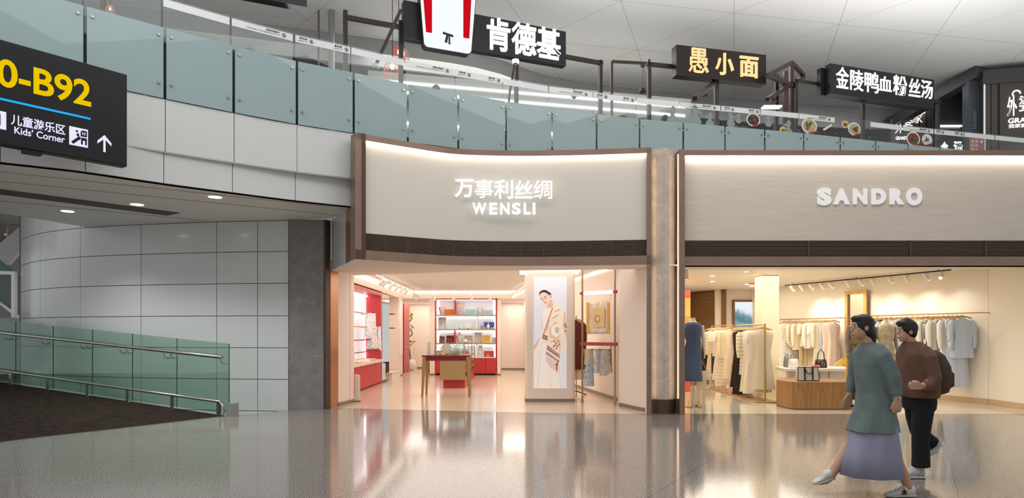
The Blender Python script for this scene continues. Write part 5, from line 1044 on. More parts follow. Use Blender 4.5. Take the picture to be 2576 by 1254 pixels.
cpl = Plane(q(0, 0)[0], q(0, 0)[1] - .07, *dv); S_ = cpl.s_at; Zc = cpl.z_at; uxs = (cpl.d[0], cpl.d[1], 0)
def patch(name, P, c): b = M(); b.pprism([(S_(x), Zc(x, y)) for x, y in reversed(P)], cpl.p(0, 0), uxs, (0, 0, 1), .0, .003); b.build(name, mat('silk_' + c, c, .6), o)
patch('printed_frame', [(1491, 776), (1521, 776), (1521, 824), (1491, 824)], 'f4d29a'); o_ = o
b = M(); b.pprism([(S_(1503) + .07 * math.cos(a) * k, Zc(1503, 803) + .085 * math.sin(a) * k) for k, a in [(1, j * PI / 10) for j in range(21)]] , cpl.p(0, 0), uxs, (0, 0, 1), .004, .006); b.build('printed_disc', mat('silk_e38e28', 'e38e28', .6), o)
b = M(); b.pprism([(S_(1504) + .04 * math.cos(a), Zc(1504, 803) + .055 * math.sin(a)) for a in [j * PI / 8 for j in range(16)]], cpl.p(0, 0), uxs, (0, 0, 1), .007, .009); b.build('printed_disc', mat('silk_f6ecd9', 'f6ecd9', .6), o)
for P in ([(1475, 762), (1482, 762), (1482, 838), (1475, 838)], [(1527, 762), (1533, 762), (1533, 838), (1527, 838)]): patch('printed_border', P, 'f0b35c')
def hang(label, t, w_, y0, y1, m, point=0, dz=0):
    x, y, _ = q(t, 0, .02 + dz); drape('hanging_scarf', label, 'scarf', x, y, zz(y0), zz(y1), w_, .05, m, 'scarves on the lower rail', .12, 0, point)
hang('orange-bordered folded scarf at the left of the lower rail', .22, .1, 879, 918, cloth_mat('scarf_orange_grey', 'd8c3ae', 'e59a3e', 5)); hang('blue and grey folded scarf below the orange-bordered one', .2, .105, 917, 973, cloth_mat('scarf_teal', 'b9c3c8', '4d7ba0', 10), 0, .09)
hang('grey-blue crumpled scarf in the middle of the lower rail', .48, .08, 880, 940, cloth_mat('scarf_steel', 'c9c9ce', '8d93a5', 9), -.08); hang('grey patterned pointed scarf at the right of the lower rail', .74, .13, 880, 945, cloth_mat('scarf_sand', 'c6bcb2', '9b8474', 16), -.12)
# coat on a stand half hidden by the column
x, y = 1.6, 17.0; o = thing('coat_stand', 'thin golden garment stand with black feet behind the picture column', 'stand', (x, y, 0)); b = M(); b.cyl((x, y), .014, .02, 2.0, 8); b.build('pole', CHAMP, o)
for a in (.4, 2.5, 4.6): b = M(); b.tube([(x, y, .12), (x + .28 * math.cos(a), y + .28 * math.sin(a), .015)], .014, 6); b.build('foot', DARKST, o)
# ================================================================ garments
def garment(name, label, cat, x, y, z, yaw, w, h, m, kind='tee', grp=None, seed=0, hm=None):
    """a garment on a wooden hanger; z is the rail height, w the shoulder width, h the length"""
    random.seed(seed * 13 + 5); o = thing(name, label, cat, (0, 0, 0), grp); b = M(); hw = w / 2; ph = random.uniform(0, 6)
    top = -.145
    if kind == 'trousers':
        for sx in (-1, 1):
            b.loft([ring((sx * hw * .38, 0, top - .02 - (h - .12) * t), hw * (.36 - .08 * t), .045 - .01 * t, 16, 0, .08, 4, ph) for t in (0, .2, .5, .8, 1)])
        b.loft([ring((0, 0, top + .01), hw * .72, .05, 16), ring((0, 0, top - .06), hw * .74, .05, 16), ring((0, 0, top - .16), hw * .76, .05, 16)])
    else:
        flare = {'tee': .9, 'shirt': .95, 'dress': 1.05, 'coat': 1.0, 'skirt': 1.25, 'top': .85}[kind]; waist = {'dress': .68, 'skirt': .6}.get(kind, .82)
        R = []
        if kind != 'skirt':
            R += [ring((0, 0, top + .05), hw * .2, .035, 28), ring((0, 0, top + .015), hw * .34, .04, 28), ring((0, 0, top - .03), hw * .9, .05, 28, 0, .02, 5, ph), ring((0, 0, top - .10), hw * .92, .06, 28, 0, .04, 5, ph)]
        zs = top - (.10 if kind != 'skirt' else -.01)
        for t in (.12, .3, .5, .7, .87, 1.0):
            k = waist + (flare - waist) * max(0, (t - .3) / .7) if t >= .3 else .92 - (.92 - waist) * t / .3
            if kind == 'skirt': k = waist + (flare - waist) * t
            R.append(ring((0, 0, zs + (-h + .1 - zs) * t if 0 else zs - (h - .2) * t), hw * k, .055 + .03 * t, 28, 0, .05 + .1 * t, 6, ph + t * .8))
        b.loft(R)
        sl = {'tee': .24, 'shirt': .58, 'coat': .6}.get(kind, 0)
        if sl:
            for sx in (-1, 1):
                b.tube([(sx * hw * .8, 0, top - .03), (sx * hw * 1.0, .0, top - .10), (sx * hw * (1.1 if sl < .3 else 1.04), -.015, top - .06 - sl * .6), (sx * hw * (1.16 if sl < .3 else 1.0), -.025, top - .06 - sl)], [.055, .065, .06, .055 if sl < .3 else .04], 10)
    b.build('cloth', m, o, smooth=55)
    hb = M(); hb.tube([(-hw * .86, 0, top + .03), (-hw * .4, 0, top + .065), (0, 0, top + .085), (hw * .4, 0, top + .065), (hw * .86, 0, top + .03)], .016, 6); hg = hb.build('hanger', mat('hanger_wood', 'cda36c', .5), o)
    hk = M(); hk.tube([(0, 0, top + .085), (0, 0, top + .11), (0, .016, top + .125), (0, .01, .012), (0, -.012, .008)], .004, 5); hk.build('hook', STEEL, hg)
    o.location = (x, y, z); o.rotation_euler = (0, 0, yaw); return o
CRM = mat('cloth_cream', 'f1e4c9', .85, noise=(6, .08)); WHC = mat('cloth_white', 'f4efe6', .85, noise=(6, .06)); BLK = mat('cloth_black', '1f1a18', .8); NAV = mat('cloth_denim', '3a4658', .85, noise=(40, .2)); RIB = mat('cloth_ribbed', 'eadfc8', .9, stripes=('Z', 60, 'd2c5ab', .35)); STC = mat('cloth_cream_striped', 'efe6d2', .85, stripes=('Z', 11, 'a3998a', .12))
FLO = cloth_mat('cloth_pink_floral', 'eccfc6', 'b0485a', 26); BST = mat('cloth_blue_striped', 'e9edf5', .8, stripes=('X', 48, '8ea6cc', .4)); BST2 = mat('cloth_light_striped', 'eef0f4', .8, stripes=('X', 52, 'b4c2d8', .4)); NST = mat('cloth_navy_striped', 'e6e6e6', .8, stripes=('X', 30, '39425a', .55)); PNK = mat('cloth_pale_pink', 'f2dccf', .85, noise=(5, .1)); BEI = mat('cloth_beige', 'd9c4a0', .85, noise=(5, .1)); GRY = mat('cloth_grey', '8d8c8f', .85, noise=(5, .2)); SKY = mat('cloth_pale_blue', 'c9d3e2', .85, noise=(5, .1)); NVY = mat('cloth_navy', '2c3247', .85)
GOLDM = mat('satin_gold', 'c9a668', .3, .7)
# maroon coat of the left shop
garment('coat', 'dark maroon coat on the stand half hidden by the picture column', 'coat', 1.56, 17.0, 1.98, .25, .5, 1.28, mat('cloth_maroon', '5e2a26', .85, bump=(60, .2)), 'coat', None, 2)
garment('dress', 'long pale dress hanging beneath the maroon coat', 'dress', 1.62, 17.14, 1.94, .25, .42, 1.5, PNK, 'dress', None, 3)

# ================================================================ free-standing racks
def rack(label, a, c, ztop):
    o = thing('garment_rack', label, 'clothes rack', ((a[0] + c[0]) / 2, (a[1] + c[1]) / 2, 0)); dx, dy = c[0] - a[0], c[1] - a[1]; l = math.hypot(dx, dy); ux, uy = dx / l, dy / l; nx, ny = -uy, ux
    b = M(); b.tube([(a[0], a[1], ztop), (c[0], c[1], ztop)], .019, 8); b.build('rail', GOLDM, o)
    for p, s_ in ((a, -1), (c, 1)): b = M(); b.tube([(p[0], p[1], ztop + .015), (p[0], p[1], .2), (p[0] - s_ * ux * .01, p[1] - s_ * uy * .01, .08), (p[0] - s_ * ux * .06, p[1] - s_ * uy * .06, .03)], .02, 8); b.build('post', GOLDM, o)
    b = M(); q = [(a[0] + nx * .26 - ux * .1, a[1] + ny * .26 - uy * .1), (c[0] + nx * .26 + ux * .1, c[1] + ny * .26 + uy * .1), (c[0] - nx * .26 + ux * .1, c[1] - ny * .26 + uy * .1), (a[0] - nx * .26 - ux * .1, a[1] - ny * .26 - uy * .1)]
    b.prism(list(reversed(q)), .0, .03); b.build('base_plate', mat('rack_base', 'c2a274', .35, .4), o, bevel=.012); return o
A0, A1 = (5.73, 17.35), (5.69, 15.35); B0, B1 = (5.78, 19.75), (5.75, 17.75)
rack('golden garment rack in front with black dresses and a ribbed beige dress', A0, A1, 1.755); rack('golden garment rack behind with cream tops and dark denim', B0, B1, 1.77)
def onrack(p, q, lst, z, grp):
    n = len(lst)
    for k, (t, nm, lab, cat, m, kd, w, h) in enumerate(lst):
        garment(nm, lab, cat, p[0] + (q[0] - p[0]) * t, p[1] + (q[1] - p[1]) * t, z, -.32 + .1 * math.sin(k * 2.1), w, h, m, kd, grp, k + 20)
onrack(B0, B1, [(.04, 'tee_shirt', 'short-sleeved cream top at the rear end of the back rack', 'top', CRM, 'tee', .46, .78), (.13, 'dress', 'long plain cream dress behind the denim on the back rack', 'dress', CRM, 'dress', .42, 1.4), (.22, 'trousers', 'dark denim trousers on the back rack', 'trousers', NAV, 'trousers', .38, 1.3), (.3, 'blouse', 'cream blouse with thin dark stripes on the back rack', 'blouse', STC, 'tee', .44, .72), (.4, 'tee_shirt', 'cream tee right of the striped blouse on the back rack', 'top', WHC, 'tee', .44, .8), (.5, 'dress', 'long white dress in the middle of the back rack', 'dress', WHC, 'dress', .44, 1.45), (.6, 'tee_shirt', 'white short-sleeved tee before the long white dress', 'top', WHC, 'tee', .46, .8), (.69, 'skirt', 'cream pleated skirt with dark stripes on the back rack', 'skirt', STC, 'dress', .44, 1.55), (.8, 'blouse', 'cream long-sleeved blouse near the front of the back rack', 'blouse', CRM, 'shirt', .46, .8), (.92, 'dress', 'foremost cream dress of the back rack', 'dress', CRM, 'dress', .42, 1.35)], 1.765, 'garments on the back rack')
onrack(A0, A1, [(.03, 'dress', 'pink floral dress at the rear end of the front rack', 'dress', FLO, 'dress', .42, 1.62), (.12, 'dress', 'long black dress beside the pink floral one', 'dress', BLK, 'dress', .42, 1.5), (.22, 'dress', 'floor-length black dress with pale buttons on the front rack', 'dress', BLK, 'dress', .44, 1.66), (.31, 'jacket', 'black jacket hanging before the black dresses', 'jacket', BLK, 'shirt', .42, .8), (.42, 'cardigan', 'cream long-sleeved cardigan after the black garments', 'cardigan', STC, 'shirt', .44, 1.15), (.52, 'dress', 'cream tiered dress on the front rack', 'dress', CRM, 'dress', .44, 1.55), (.62, 'dress', 'off-white long dress mid front rack', 'dress', WHC, 'dress', .44, 1.58), (.72, 'tee_shirt', 'off-white tee on the front rack', 'top', WHC, 'tee', .44, .85), (.83, 'dress', 'beige ribbed dress with ruffled hem on the front rack', 'dress', RIB, 'dress', .46, 1.5), (.93, 'dress', 'foremost ribbed dress dotted with sparkles on the front rack', 'dress', RIB, 'dress', .46, 1.42)], 1.75, 'garments on the front rack')
C0_, C1_ = (5.62, 20.9), (5.6, 20.2); rack('dark rack of black garments behind the blue mannequin', C0_, C1_, 1.55)
for k in range(3): garment('coat', ['black coat at the back of the small dark rack', 'middle black coat of the small dark rack', 'black coat in front on the small dark rack'][k], 'coat', 5.61, 20.8 - .25 * k, 1.54, -.2, .44, 1.2, BLK, 'coat', 'black coats', 50 + k)

# ================================================================ mannequins
MANQ = mat('mannequin_cream', 'efe0c8', .4); MANG = mat('mannequin_jointed', '8f8a84', .4)
def mannequin(x, y, zn, label, arm_m, hand=True):
    o = thing('mannequin', label, 'mannequin', (x, y, 0)); z = lambda t: zn - t; b = M()
    b.loft([ring((x, y, z(.0)), .052, .05), ring((x, y, z(.06)), .055, .055), ring((x, y, z(.11)), .1, .07), ring((x, y, z(.15)), .17, .09), ring((x, y, z(.24)), .175, .105), ring((x, y, z(.36)), .16, .115), ring((x, y, z(.5)), .125, .09), ring((x, y, z(.62)), .15, .1), ring((x, y, z(.74)), .175, .115), ring((x, y, z(.9)), .165, .11)])
    v = voxel(b, .016, 3); v.build('torso', MANQ, o, smooth=60); b = M(); b.tube([(x, y, z(-.004)), (x, y, z(.0))], .05, 16); b.build('neck_cap', GOLDM if arm_m is MANG else MANQ, o)
    for sx in (-1, 1):
        b = M(); sh = (x + sx * .185, y, z(.17)); el_ = (x + sx * .225, y + .01, z(.46)); wr = (x + sx * .235, y - .05, z(.7)); b.tube([sh, el_, wr], [.05, .04, .028], 10); b.ball(el_, .042)
        b.loft([ring((wr[0], wr[1], wr[2] - t), rx, ry, 10) for t, rx, ry in ((0, .025, .022), (.05, .02, .04), (.09, .018, .042))])
        for f_ in range(4): b.tube([(wr[0], wr[1] - .03 + .02 * f_, wr[2] - .08), (wr[0] - sx * .005, wr[1] - .032 + .02 * f_, wr[2] - .13), (wr[0] - sx * .015, wr[1] - .03 + .02 * f_, wr[2] - .165 + .008 * abs(f_ - 1.5))], [.01, .009, .007], 6)
        b.tube([(wr[0], wr[1] - .035, wr[2] - .03), (wr[0] - sx * .012, wr[1] - .06, wr[2] - .08)], [.011, .008], 6); b.build('arm', arm_m, o, smooth=50)
    b = M(); b.tube([(x, y, .012), (x, y, z(.85))], .013, 8); b.build('pole', STEEL, o); b = M(); b.cyl((x, y), .17, 0, .012, 28); b.build('base', STEEL, o); return o, z
def gown(o, name, x, y, prof, m, wave=0.04, wn=8):
    b = M(); b.loft([ring((x, y, zz_), rx, ry, 32, 0, wave * k, wn, i) for i, (zz_, rx, ry, k) in enumerate(prof)], False); ob = b.build(name, m, o, smooth=60); md = ob.modifiers.new('thick', 'SOLIDIFY'); md.thickness = .005; return ob
x, y = X(1743, 14.39), 14.39; o, z = mannequin(x, y, 1.885, 'headless mannequin in a knitted blue sleeveless dress beside the bronze post', MANQ)
gown(o, 'dress', x, y, [(z(.1), .105, .08, 0), (z(.15), .17, .1, 0), (z(.25), .182, .115, 0), (z(.36), .168, .125, 0), (z(.5), .135, .1, 0), (z(.64), .165, .115, 0), (z(.76), .185, .13, .2), (z(1.05), .18, .13, .5), (z(1.34), .19, .14, 1)], mat('blue_knit', '5a6684', .9, stripes=('Z', 40, '4a5676', .4), bump=(70, .4)))
def sandal(x, y, label, yaw):
    o = thing('sandal', label, 'shoe', (0, 0, 0), 'golden sandals'); b = M(); b.loft([[(.035 * math.cos(2 * PI * j / 12) * (1 if k else .9), .11 * math.sin(2 * PI * j / 12), (.055 if math.sin(2 * PI * j / 12) > .3 else .012) + k * .012) for j in range(12)] for k in (0, 1)]); b.build('sole', GOLDM, o)
    b = M(); b.tube([(0, .085, 0), (0, .085, .06)], [.012, .022], 8); b.build('heel', GOLDM, o); b = M()
    b.tube([(-.035, -.05, .02), (0, -.06, .06), (.035, -.05, .02)], .008, 6); b.tube([(-.03, .07, .06), (-.04, .05, .12), (0, .02, .13), (.04, .05, .12), (.03, .07, .06)], .006, 6); b.build('strap', GOLDM, o); o.location = (x, y, 0.013); o.rotation_euler = (0, 0, yaw)
sandal(x - .1, 14.26, 'golden strappy sandal left of the mannequin pole', -.4); sandal(x + .09, 14.26, 'golden strappy sandal right of the mannequin pole', .3)
x, y = X(2157, 14.6), 14.6; o, z = mannequin(x, y, 1.865, 'mannequin with grey jointed arms in a golden brown top and long olive skirt', MANG)
gown(o, 'top', x, y, [(z(.1), .105, .08, 0), (z(.15), .17, .1, 0), (z(.25), .185, .118, 0), (z(.38), .172, .125, 0), (z(.5), .142, .105, .3), (z(.57), .16, .115, .6)], cloth_mat('gold_brocade', 'a5854a', '5a4420', 22))
gown(o, 'long_skirt', x, y, [(z(.5), .14, .102, 0), (z(.65), .17, .12, .2), (z(.9), .185, .135, .5), (z(1.3), .2, .15, .9), (z(1.72), .215, .165, 1.2)], mat('olive_cloth', '7d6e4f', .85, noise=(7, .25)))
x, y = X(2227, 14.7), 14.7; o, z = mannequin(x, y, 1.86, 'mannequin in a short belted beige dress with pleated hem', MANG)
BD = mat('beige_shine', 'd6c29c', .5, noise=(14, .3), bump=(20, .5)); gown(o, 'dress', x, y, [(z(.1), .105, .08, 0), (z(.15), .175, .1, 0), (z(.25), .19, .12, .3), (z(.38), .175, .128, .4), (z(.5), .138, .1, .2), (z(.62), .18, .125, .6), (z(.82), .2, .145, 1)], BD)
gown(o, 'pleated_hem', x, y, [(z(.8), .19, .14, 1), (z(.9), .215, .16, 1.6), (z(1.02), .235, .18, 2.2)], mat('beige_sheer', 'ead9b8', .7), .04, 14); b = M(); b.loft([ring((x, y, z(.51)), .142, .105, 28), ring((x, y, z(.53)), .142, .105, 28)], False); b.build('belt', mat('belt_gold', 'a98c5a', .4), o)
DSH = mat('black_leather', '1d1b1b', .3)
def pump(x, y, label, grp):
    o = thing('loafer', label, 'shoe', (x, y, 0), grp); b = M(); b.loft([[(x + rx * math.cos(2 * PI * j / 14), y + ry * math.sin(2 * PI * j / 14), zz_ + (.02 if math.sin(2 * PI * j / 14) > .4 and zz_ > .03 else 0)) for j in range(14)] for zz_, rx, ry in ((.012, .042, .125), (.045, .043, .125), (.075, .03, .09), (.085, .02, .06))]); b.build('upper', DSH, o, smooth=50); b = M(); b.box(x - .035, y + .05, 0.0, x + .035, y + .12, .02); b.build('heel', DSH, o)
for px, lab in ((2139, 'black shoe left of the long olive skirt'), (2172, 'black shoe right of the long olive skirt')): pump(X(px, 14.42), 14.42, lab, 'black shoes of the mannequins')
for px, lab in ((2212, 'black shoe left below the beige dress'), (2236, 'black shoe right below the beige dress')): pump(X(px, 14.48), 14.48, lab, 'black shoes of the mannequins')

# ================================================================ plinths and bags
OAK = mat('oak_veneer', 'a9783f', .4, noise=(3.2, .35), stretch=(6, 6, .7), coat=.1)
def rr(x0, y0, x1, y1, r): 
    P = []
    for cx_, cy_, a0 in ((x0 + r, y0 + r, PI), (x1 - r, y0 + r, 1.5 * PI), (x1 - r, y1 - r, 0), (x0 + r, y1 - r, .5 * PI)):
        for k in range(9): a = a0 + k * PI / 16; P.append((cx_ + r * math.cos(a), cy_ + r * math.sin(a)))
    return P
f0 = [(X(1953, 14.63), 14.63), (X(1985, 14.08), 14.08)]; P = f0 + [(X(1993, 13.97), 13.97), (X(2003, 13.93), 13.93), (X(2016, 13.92), 13.92), (X(2140, 13.92), 13.92), (X(2142, 14.8), 14.8), (X(1960, 15.4), 15.4)]
o = thing('display_plinth', 'large wood-grained plinth with rounded corner in the right shop', 'plinth', (6.4, 14.4, 0)); b = M(); b.prism(P, .012, .56); b.build('body', OAK, o, smooth=35)
b = M(); b.prism([(6.35 + (p[0] - 6.35) * .985, 14.45 + (p[1] - 14.45) * .985) for p in P], 0, .012); b.build('foot', BLACKS, o)
o = thing('white_plinth', 'white counter with thick overhanging top behind the wooden plinth', 'plinth', (6.6, 15.8, 0)); b = M(); Pw_ = [(X(1985, 15.5), 15.5), (X(2125, 15.5), 15.5), (X(2125, 16.1), 16.1), (X(1978, 16.1), 16.1)]; b.prism(Pw_, 0, .69); b.build('body', mat('plinth_white', 'efe6d8', .4), o)
b = M(); b.prism([(X(1972, 15.42), 15.42), (X(2128, 15.42), 15.42), (X(2128, 16.4), 16.4), (X(1950, 16.4), 16.4)], .69, .765); b.build('top', mat('plinth_top', 'f6f0e6', .35), o, bevel=.015)
b = M()
for px in (2062, 2085): b.box(X(px, 15.49), 15.485, .02, X(px, 15.49) + .012, 15.5, .68)
b.build('groove', mat('groove', 'a89b8a', .7), o)
def bag(label, cx_, w_, Y, z, h, m, mt, hh, trim=None, bulge=.12, name='handbag'):
    x = X(cx_, Y); w_ = w_ * Y / F; h = h * Y / F; hh *= Y / F; o = thing(name, label, 'bag', (x, Y, z)); b = M(); b.loft([ring((x, Y, z + h * t), w_ / 2 * k, bulge * q_, 24) for t, k, q_ in ((0, .92, .8), (.05, 1, 1), (.5, .97, .9), (.9, .9, .55), (1, .88, .35))]); b.build('body', m, o, smooth=40)
    b = M(); b.tube([(x - w_ * .3, Y, z + h * .92), (x - w_ * .24, Y, z + h + hh * .6), (x, Y, z + h + hh), (x + w_ * .24, Y, z + h + hh * .6), (x + w_ * .3, Y, z + h * .92)], .011, 8); b.build('handle', mt, o); return o, x, w_, h
bl = mat('bag_black', '2b2320', .35); bw_ = mat('bag_white', 'efe9e0', .4)
bag('small white handbag with grey strap on the white counter', 1996, 25, 15.7, .765, 22, bw_, GRY, 14); bag('small grey handbag behind the white one', 1979, 14, 15.95, .765, 26, GRY, GRY, 8)
o, x, w_, h = bag('black crescent handbag with golden ring on the white counter', 2065, 30, 15.7, .765, 21, bl, bl, 26); b = M(); b.tube([(x + .035 * math.cos(a), 15.575, .765 + h * .42 + .035 * math.sin(a)) for a in [k * PI / 6 for k in range(13)]], .007, 6, False); b.build('ring_clasp', GOLDM, o)
x = X(2051, 15.55); o = thing('scrunchie', 'pink crumpled scarf lying before the black handbag', 'scarf', (x, 15.55, .765)); b = M(); random.seed(9)
for k in range(12): a = k * PI / 6; b.ball((x + .07 * math.cos(a), 15.52 + .04 * math.sin(a), .79 + .012 * (k % 3)), .034, .03, .024, 8, 6)
b.build('cloth', mat('pink_cloth', 'd9607a', .7), o, smooth=50)
# canvas tote with black piping on the wooden plinth
Y = 14.25; x0, x1 = X(2007, Y), X(2061, Y); o = thing('tote_bag', 'cream canvas tote with black piping on the wooden plinth', 'bag', ((x0 + x1) / 2, Y, .56)); hh = 35 * Y / F; b = M()
b.add([(x0, Y, .561), (x1, Y, .561), (x1, Y + .16, .561), (x0, Y + .16, .561), (x0 + .02, Y + .03, .56 + hh), (x1 - .02, Y + .03, .56 + hh), (x1 - .02, Y + .12, .56 + hh), (x0 + .02, Y + .12, .56 + hh)], [(0, 3, 2, 1), (0, 1, 5, 4), (1, 2, 6, 5), (2, 3, 7, 6), (3, 0, 4, 7), (4, 5, 6, 7)]); b.build('body', mat('canvas', 'd8cfb8', .8, bump=(80, .2)), o)
b = M(); r_ = .008; c_ = [(x0, Y, .568), (x1, Y, .568), (x1 - .02, Y + .03, .56 + hh), (x0 + .02, Y + .03, .56 + hh)]
for p, q_ in zip(c_, c_[1:] + c_[:1]): b.tube([p, q_], r_, 6)
b.build('piping', bl, o)
for t in (.33, .7): b = M(); xx = x0 + (x1 - x0) * t; b.box(xx - .014, Y - .004, .565, xx + .014, Y + .03, .56 + hh * .98); b.build('strap', bl, o)
b = M(); xa, xb = x0 + (x1 - x0) * .33, x0 + (x1 - x0) * .7; b.tube([(xa, Y + .015, .56 + hh), (xa + .03, Y - .02, .56 + hh * .6), ((xa + xb) / 2, Y - .03, .56 + hh * .5), (xb - .03, Y - .02, .56 + hh * .6), (xb, Y + .015, .56 + hh)], .011, 8); b.build('handle', bl, o)
b = M(); b.ball((xa + .02, Y - .02, .56 + hh * .3), .02, .01, .025); b.build('charm', GOLDM, o)
Y = 16.3; b = M(); b.pprism([(0, 0), (.28, 0), (.28, .22), (.2, .2), (.1, .13), (.02, .06)], (X(2100, Y), Y, .765), (1, 0, 0), (0, 0, 1), -.03, 0); o = thing('printed_card', 'yellow printed display card with red marks at the end of the white counter', 'card', (X(2110, Y), Y, .765)); b.build('card', cloth_mat('yellow_card', 'e8c25a', 'd0603c', 14), o)
# tote hanging from the mannequin's arm
x, y = X(1771, 14.7), 14.7; o = thing('tote_bag', 'soft cream tote with tan patch hanging beside the blue dress', 'bag', (x, y, .37)); b = M(); b.loft([ring((x, y, .37 + t), rx, ry, 20) for t, rx, ry in ((0, .1, .05), (.03, .15, .075), (.2, .15, .07), (.38, .12, .03))]); b.build('body', mat('tote_cream', 'dccdb0', .8), o, smooth=50)
b = M(); b.tube([(x - .1, y, .73), (x - .06, y - .02, .98), (x - .11, y - .08, 1.14), (x - .04, y - .01, .96), (x + .06, y, .74)], .01, 6); b.build('handle', mat('tan_leather', 'b98d5e', .6), o); b = M(); b.box(x + .03, y - .075, .46, x + .1, y - .06, .56); b.build('patch', mat('tan_patch', 'b07a55', .6), o)

# ================================================================ wall rails of the right shop
WP_ = Plane(*wp(0, .34), *WD)
def wrail(label, pa, pb, pya, pyb, grp, lst, mirror=None):
    sa, sb = WP_.s_at(pa), WP_.s_at(pb); za = (WP_.z_at(pa, pya) + WP_.z_at(pb, pyb)) / 2; o = thing('wall_rail', label, 'clothes rail', WP_.p(sb, za)); b = M(); b.tube([WP_.p(sa, za), WP_.p(sb, za)], .017, 8); b.build('rail', GOLDM, o)
    for s_ in (sa - .05 if sa > sb else sa + .05, sb + .03): b = M(); b.tube([WP_.p(s_, za), WP_.p(s_, za, .34)], .012, 6); b.build('bracket', GOLDM, o)
    for k, (px, nm, lab, cat, m, kd, w_, h) in enumerate(lst):
        s_ = WP_.s_at(px); x, y, _ = WP_.p(s_, 0); garment(nm, lab, cat, x, y, za, .1 + .14 * math.sin(k * 1.7), w_, h, m, kd, grp, 80 + k + int(pa))
R_ = [(2196, 'jacket', 'black jacket at the far end of the long wall rail', 'jacket', NVY, 'shirt', .44, .8), (2207, 'jacket', 'black and cream patterned jacket on the long wall rail', 'jacket', NST, 'shirt', .44, .85), (2218, 'blouse', 'black blouse with pale dots on the long wall rail', 'blouse', BLK, 'shirt', .42, .8), (2230, 'shirt', 'pale blue shirt after the dark garments on the long wall rail', 'shirt', SKY, 'shirt', .44, .9), (2242, 'blouse', 'white blouse beside the pale blue shirt', 'blouse', WHC, 'shirt', .44, .8), (2256, 'dress', 'long white dress behind the beige mannequin', 'dress', WHC, 'dress', .42, 1.3), (2268, 'blouse', 'white wide-sleeved blouse left of the dark-haired walker', 'blouse', WHC, 'shirt', .46, .9), (2282, 'dress', 'white lavender dress behind the walker’s head', 'dress', SKY, 'dress', .42, 1.35), (2296, 'shirt', 'cream shirt behind the walker’s shoulder', 'shirt', CRM, 'shirt', .44, .9), (2310, 'dress', 'cream lace dress right of the walker’s head', 'dress', CRM, 'dress', .44, 1.2), (2323, 'blouse', 'cream sleeveless blouse mid long wall rail', 'blouse', CRM, 'top', .42, .8), (2336, 'shirt', 'off-white shirt left of the navy striped shirt', 'shirt', WHC, 'shirt', .44, .95), (2349, 'shirt', 'navy and white striped shirt on the long wall rail', 'shirt', NST, 'shirt', .44, .95), (2361, 'shirt', 'white shirt right of the navy striped one', 'shirt', WHC, 'shirt', .46, .95), (2374, 'trousers', 'grey-blue trousers low on the long wall rail', 'trousers', GRY, 'trousers', .42, 1.5), (2386, 'shirt', 'white shirt before the last striped ones', 'shirt', WHC, 'shirt', .44, 1.0), (2397, 'dress', 'light blue striped dress second from the near end', 'dress', BST2, 'dress', .44, 1.45), (2408, 'skirt', 'long blue striped skirt at the near end of the rail', 'skirt', BST, 'skirt', .42, 1.72), (2420, 'shirt', 'blue striped shirt in front at the near end of the rail', 'shirt', BST, 'shirt', .5, .95)]
wrail('long golden rail along the right wall of the right shop', 2180, 2465, 796, 787, 'garments on the long wall rail', R_)
L_ = [(1974, 'dress', 'white patterned dress at the far end of the short wall rail', 'dress', cloth_mat('cloth_white_lace', 'f2ece2', 'cfc4b4', 30), 'dress', .42, 1.4), (1983, 'dress', 'cream striped dress near the far end of the short wall rail', 'dress', STC, 'dress', .42, 1.4), (1992, 'dress', 'grey-white long dress on the short wall rail', 'dress', cloth_mat('cloth_grey_lace', 'dcd8d2', 'a39d98', 24), 'dress', .42, 1.4), (2002, 'jacket', 'navy and cream jacket on the short wall rail', 'jacket', cloth_mat('cloth_navy_cream', 'e4dccb', '3d445a', 5), 'shirt', .46, .8), (2012, 'shirt', 'cream shirt right of the navy jacket', 'shirt', CRM, 'shirt', .44, .85), (2021, 'trousers', 'beige trousers on the short wall rail', 'trousers', BEI, 'trousers', .42, 1.45), (2031, 'blouse', 'cream wrap blouse above the beige trousers', 'blouse', CRM, 'tee', .44, .75), (2043, 'shirt', 'white shirt in the middle of the short wall rail', 'shirt', WHC, 'shirt', .46, .8), (2053, 'tee_shirt', 'white short-sleeved top on the short wall rail', 'top', WHC, 'tee', .44, .75), (2064, 'coat', 'long cream coat on the short wall rail', 'coat', CRM, 'coat', .46, 1.45), (2074, 'trousers', 'pale blue jeans beside the cream coat', 'trousers', SKY, 'trousers', .4, 1.4), (2085, 'dress', 'pale pink wrap dress on the short wall rail', 'dress', PNK, 'dress', .46, 1.45), (2097, 'dress', 'sheer pink dress at the near end of the short wall rail', 'dress', PNK, 'dress', .44, 1.45)]
wrail('short golden rail behind the white counter', 1962, 2115, 806, 799, 'garments on the short wall rail', L_)
MP = Plane(*wp(0, .1), *WD); o = thing('wall_mirror', 'tall mirror in a golden wooden frame between the two wall rails', 'mirror', MP.p(MP.s_at(2155), 0)); sa, sb = MP.s_at(2128), MP.s_at(2183); zt_ = MP.z_at(2155, 731); fw = .1
for a, c, z0, z1 in ((sa, sa - fw, .01, zt_), (sb, sb + fw, .01, zt_), (sa - fw, sb + fw, .01, .12), (sa - fw, sb + fw, zt_ - .1, zt_)): M().obox(MP, min(a, c), max(a, c), 0, -.05, z0, z1).build('frame_bar', mat('gold_oak', 'c79f5e', .4, .2), o)
M().obox(MP, sb + fw, sa - fw, .02, 0.0, .1, zt_ - .08).build('mirror_pane', MIR, o)
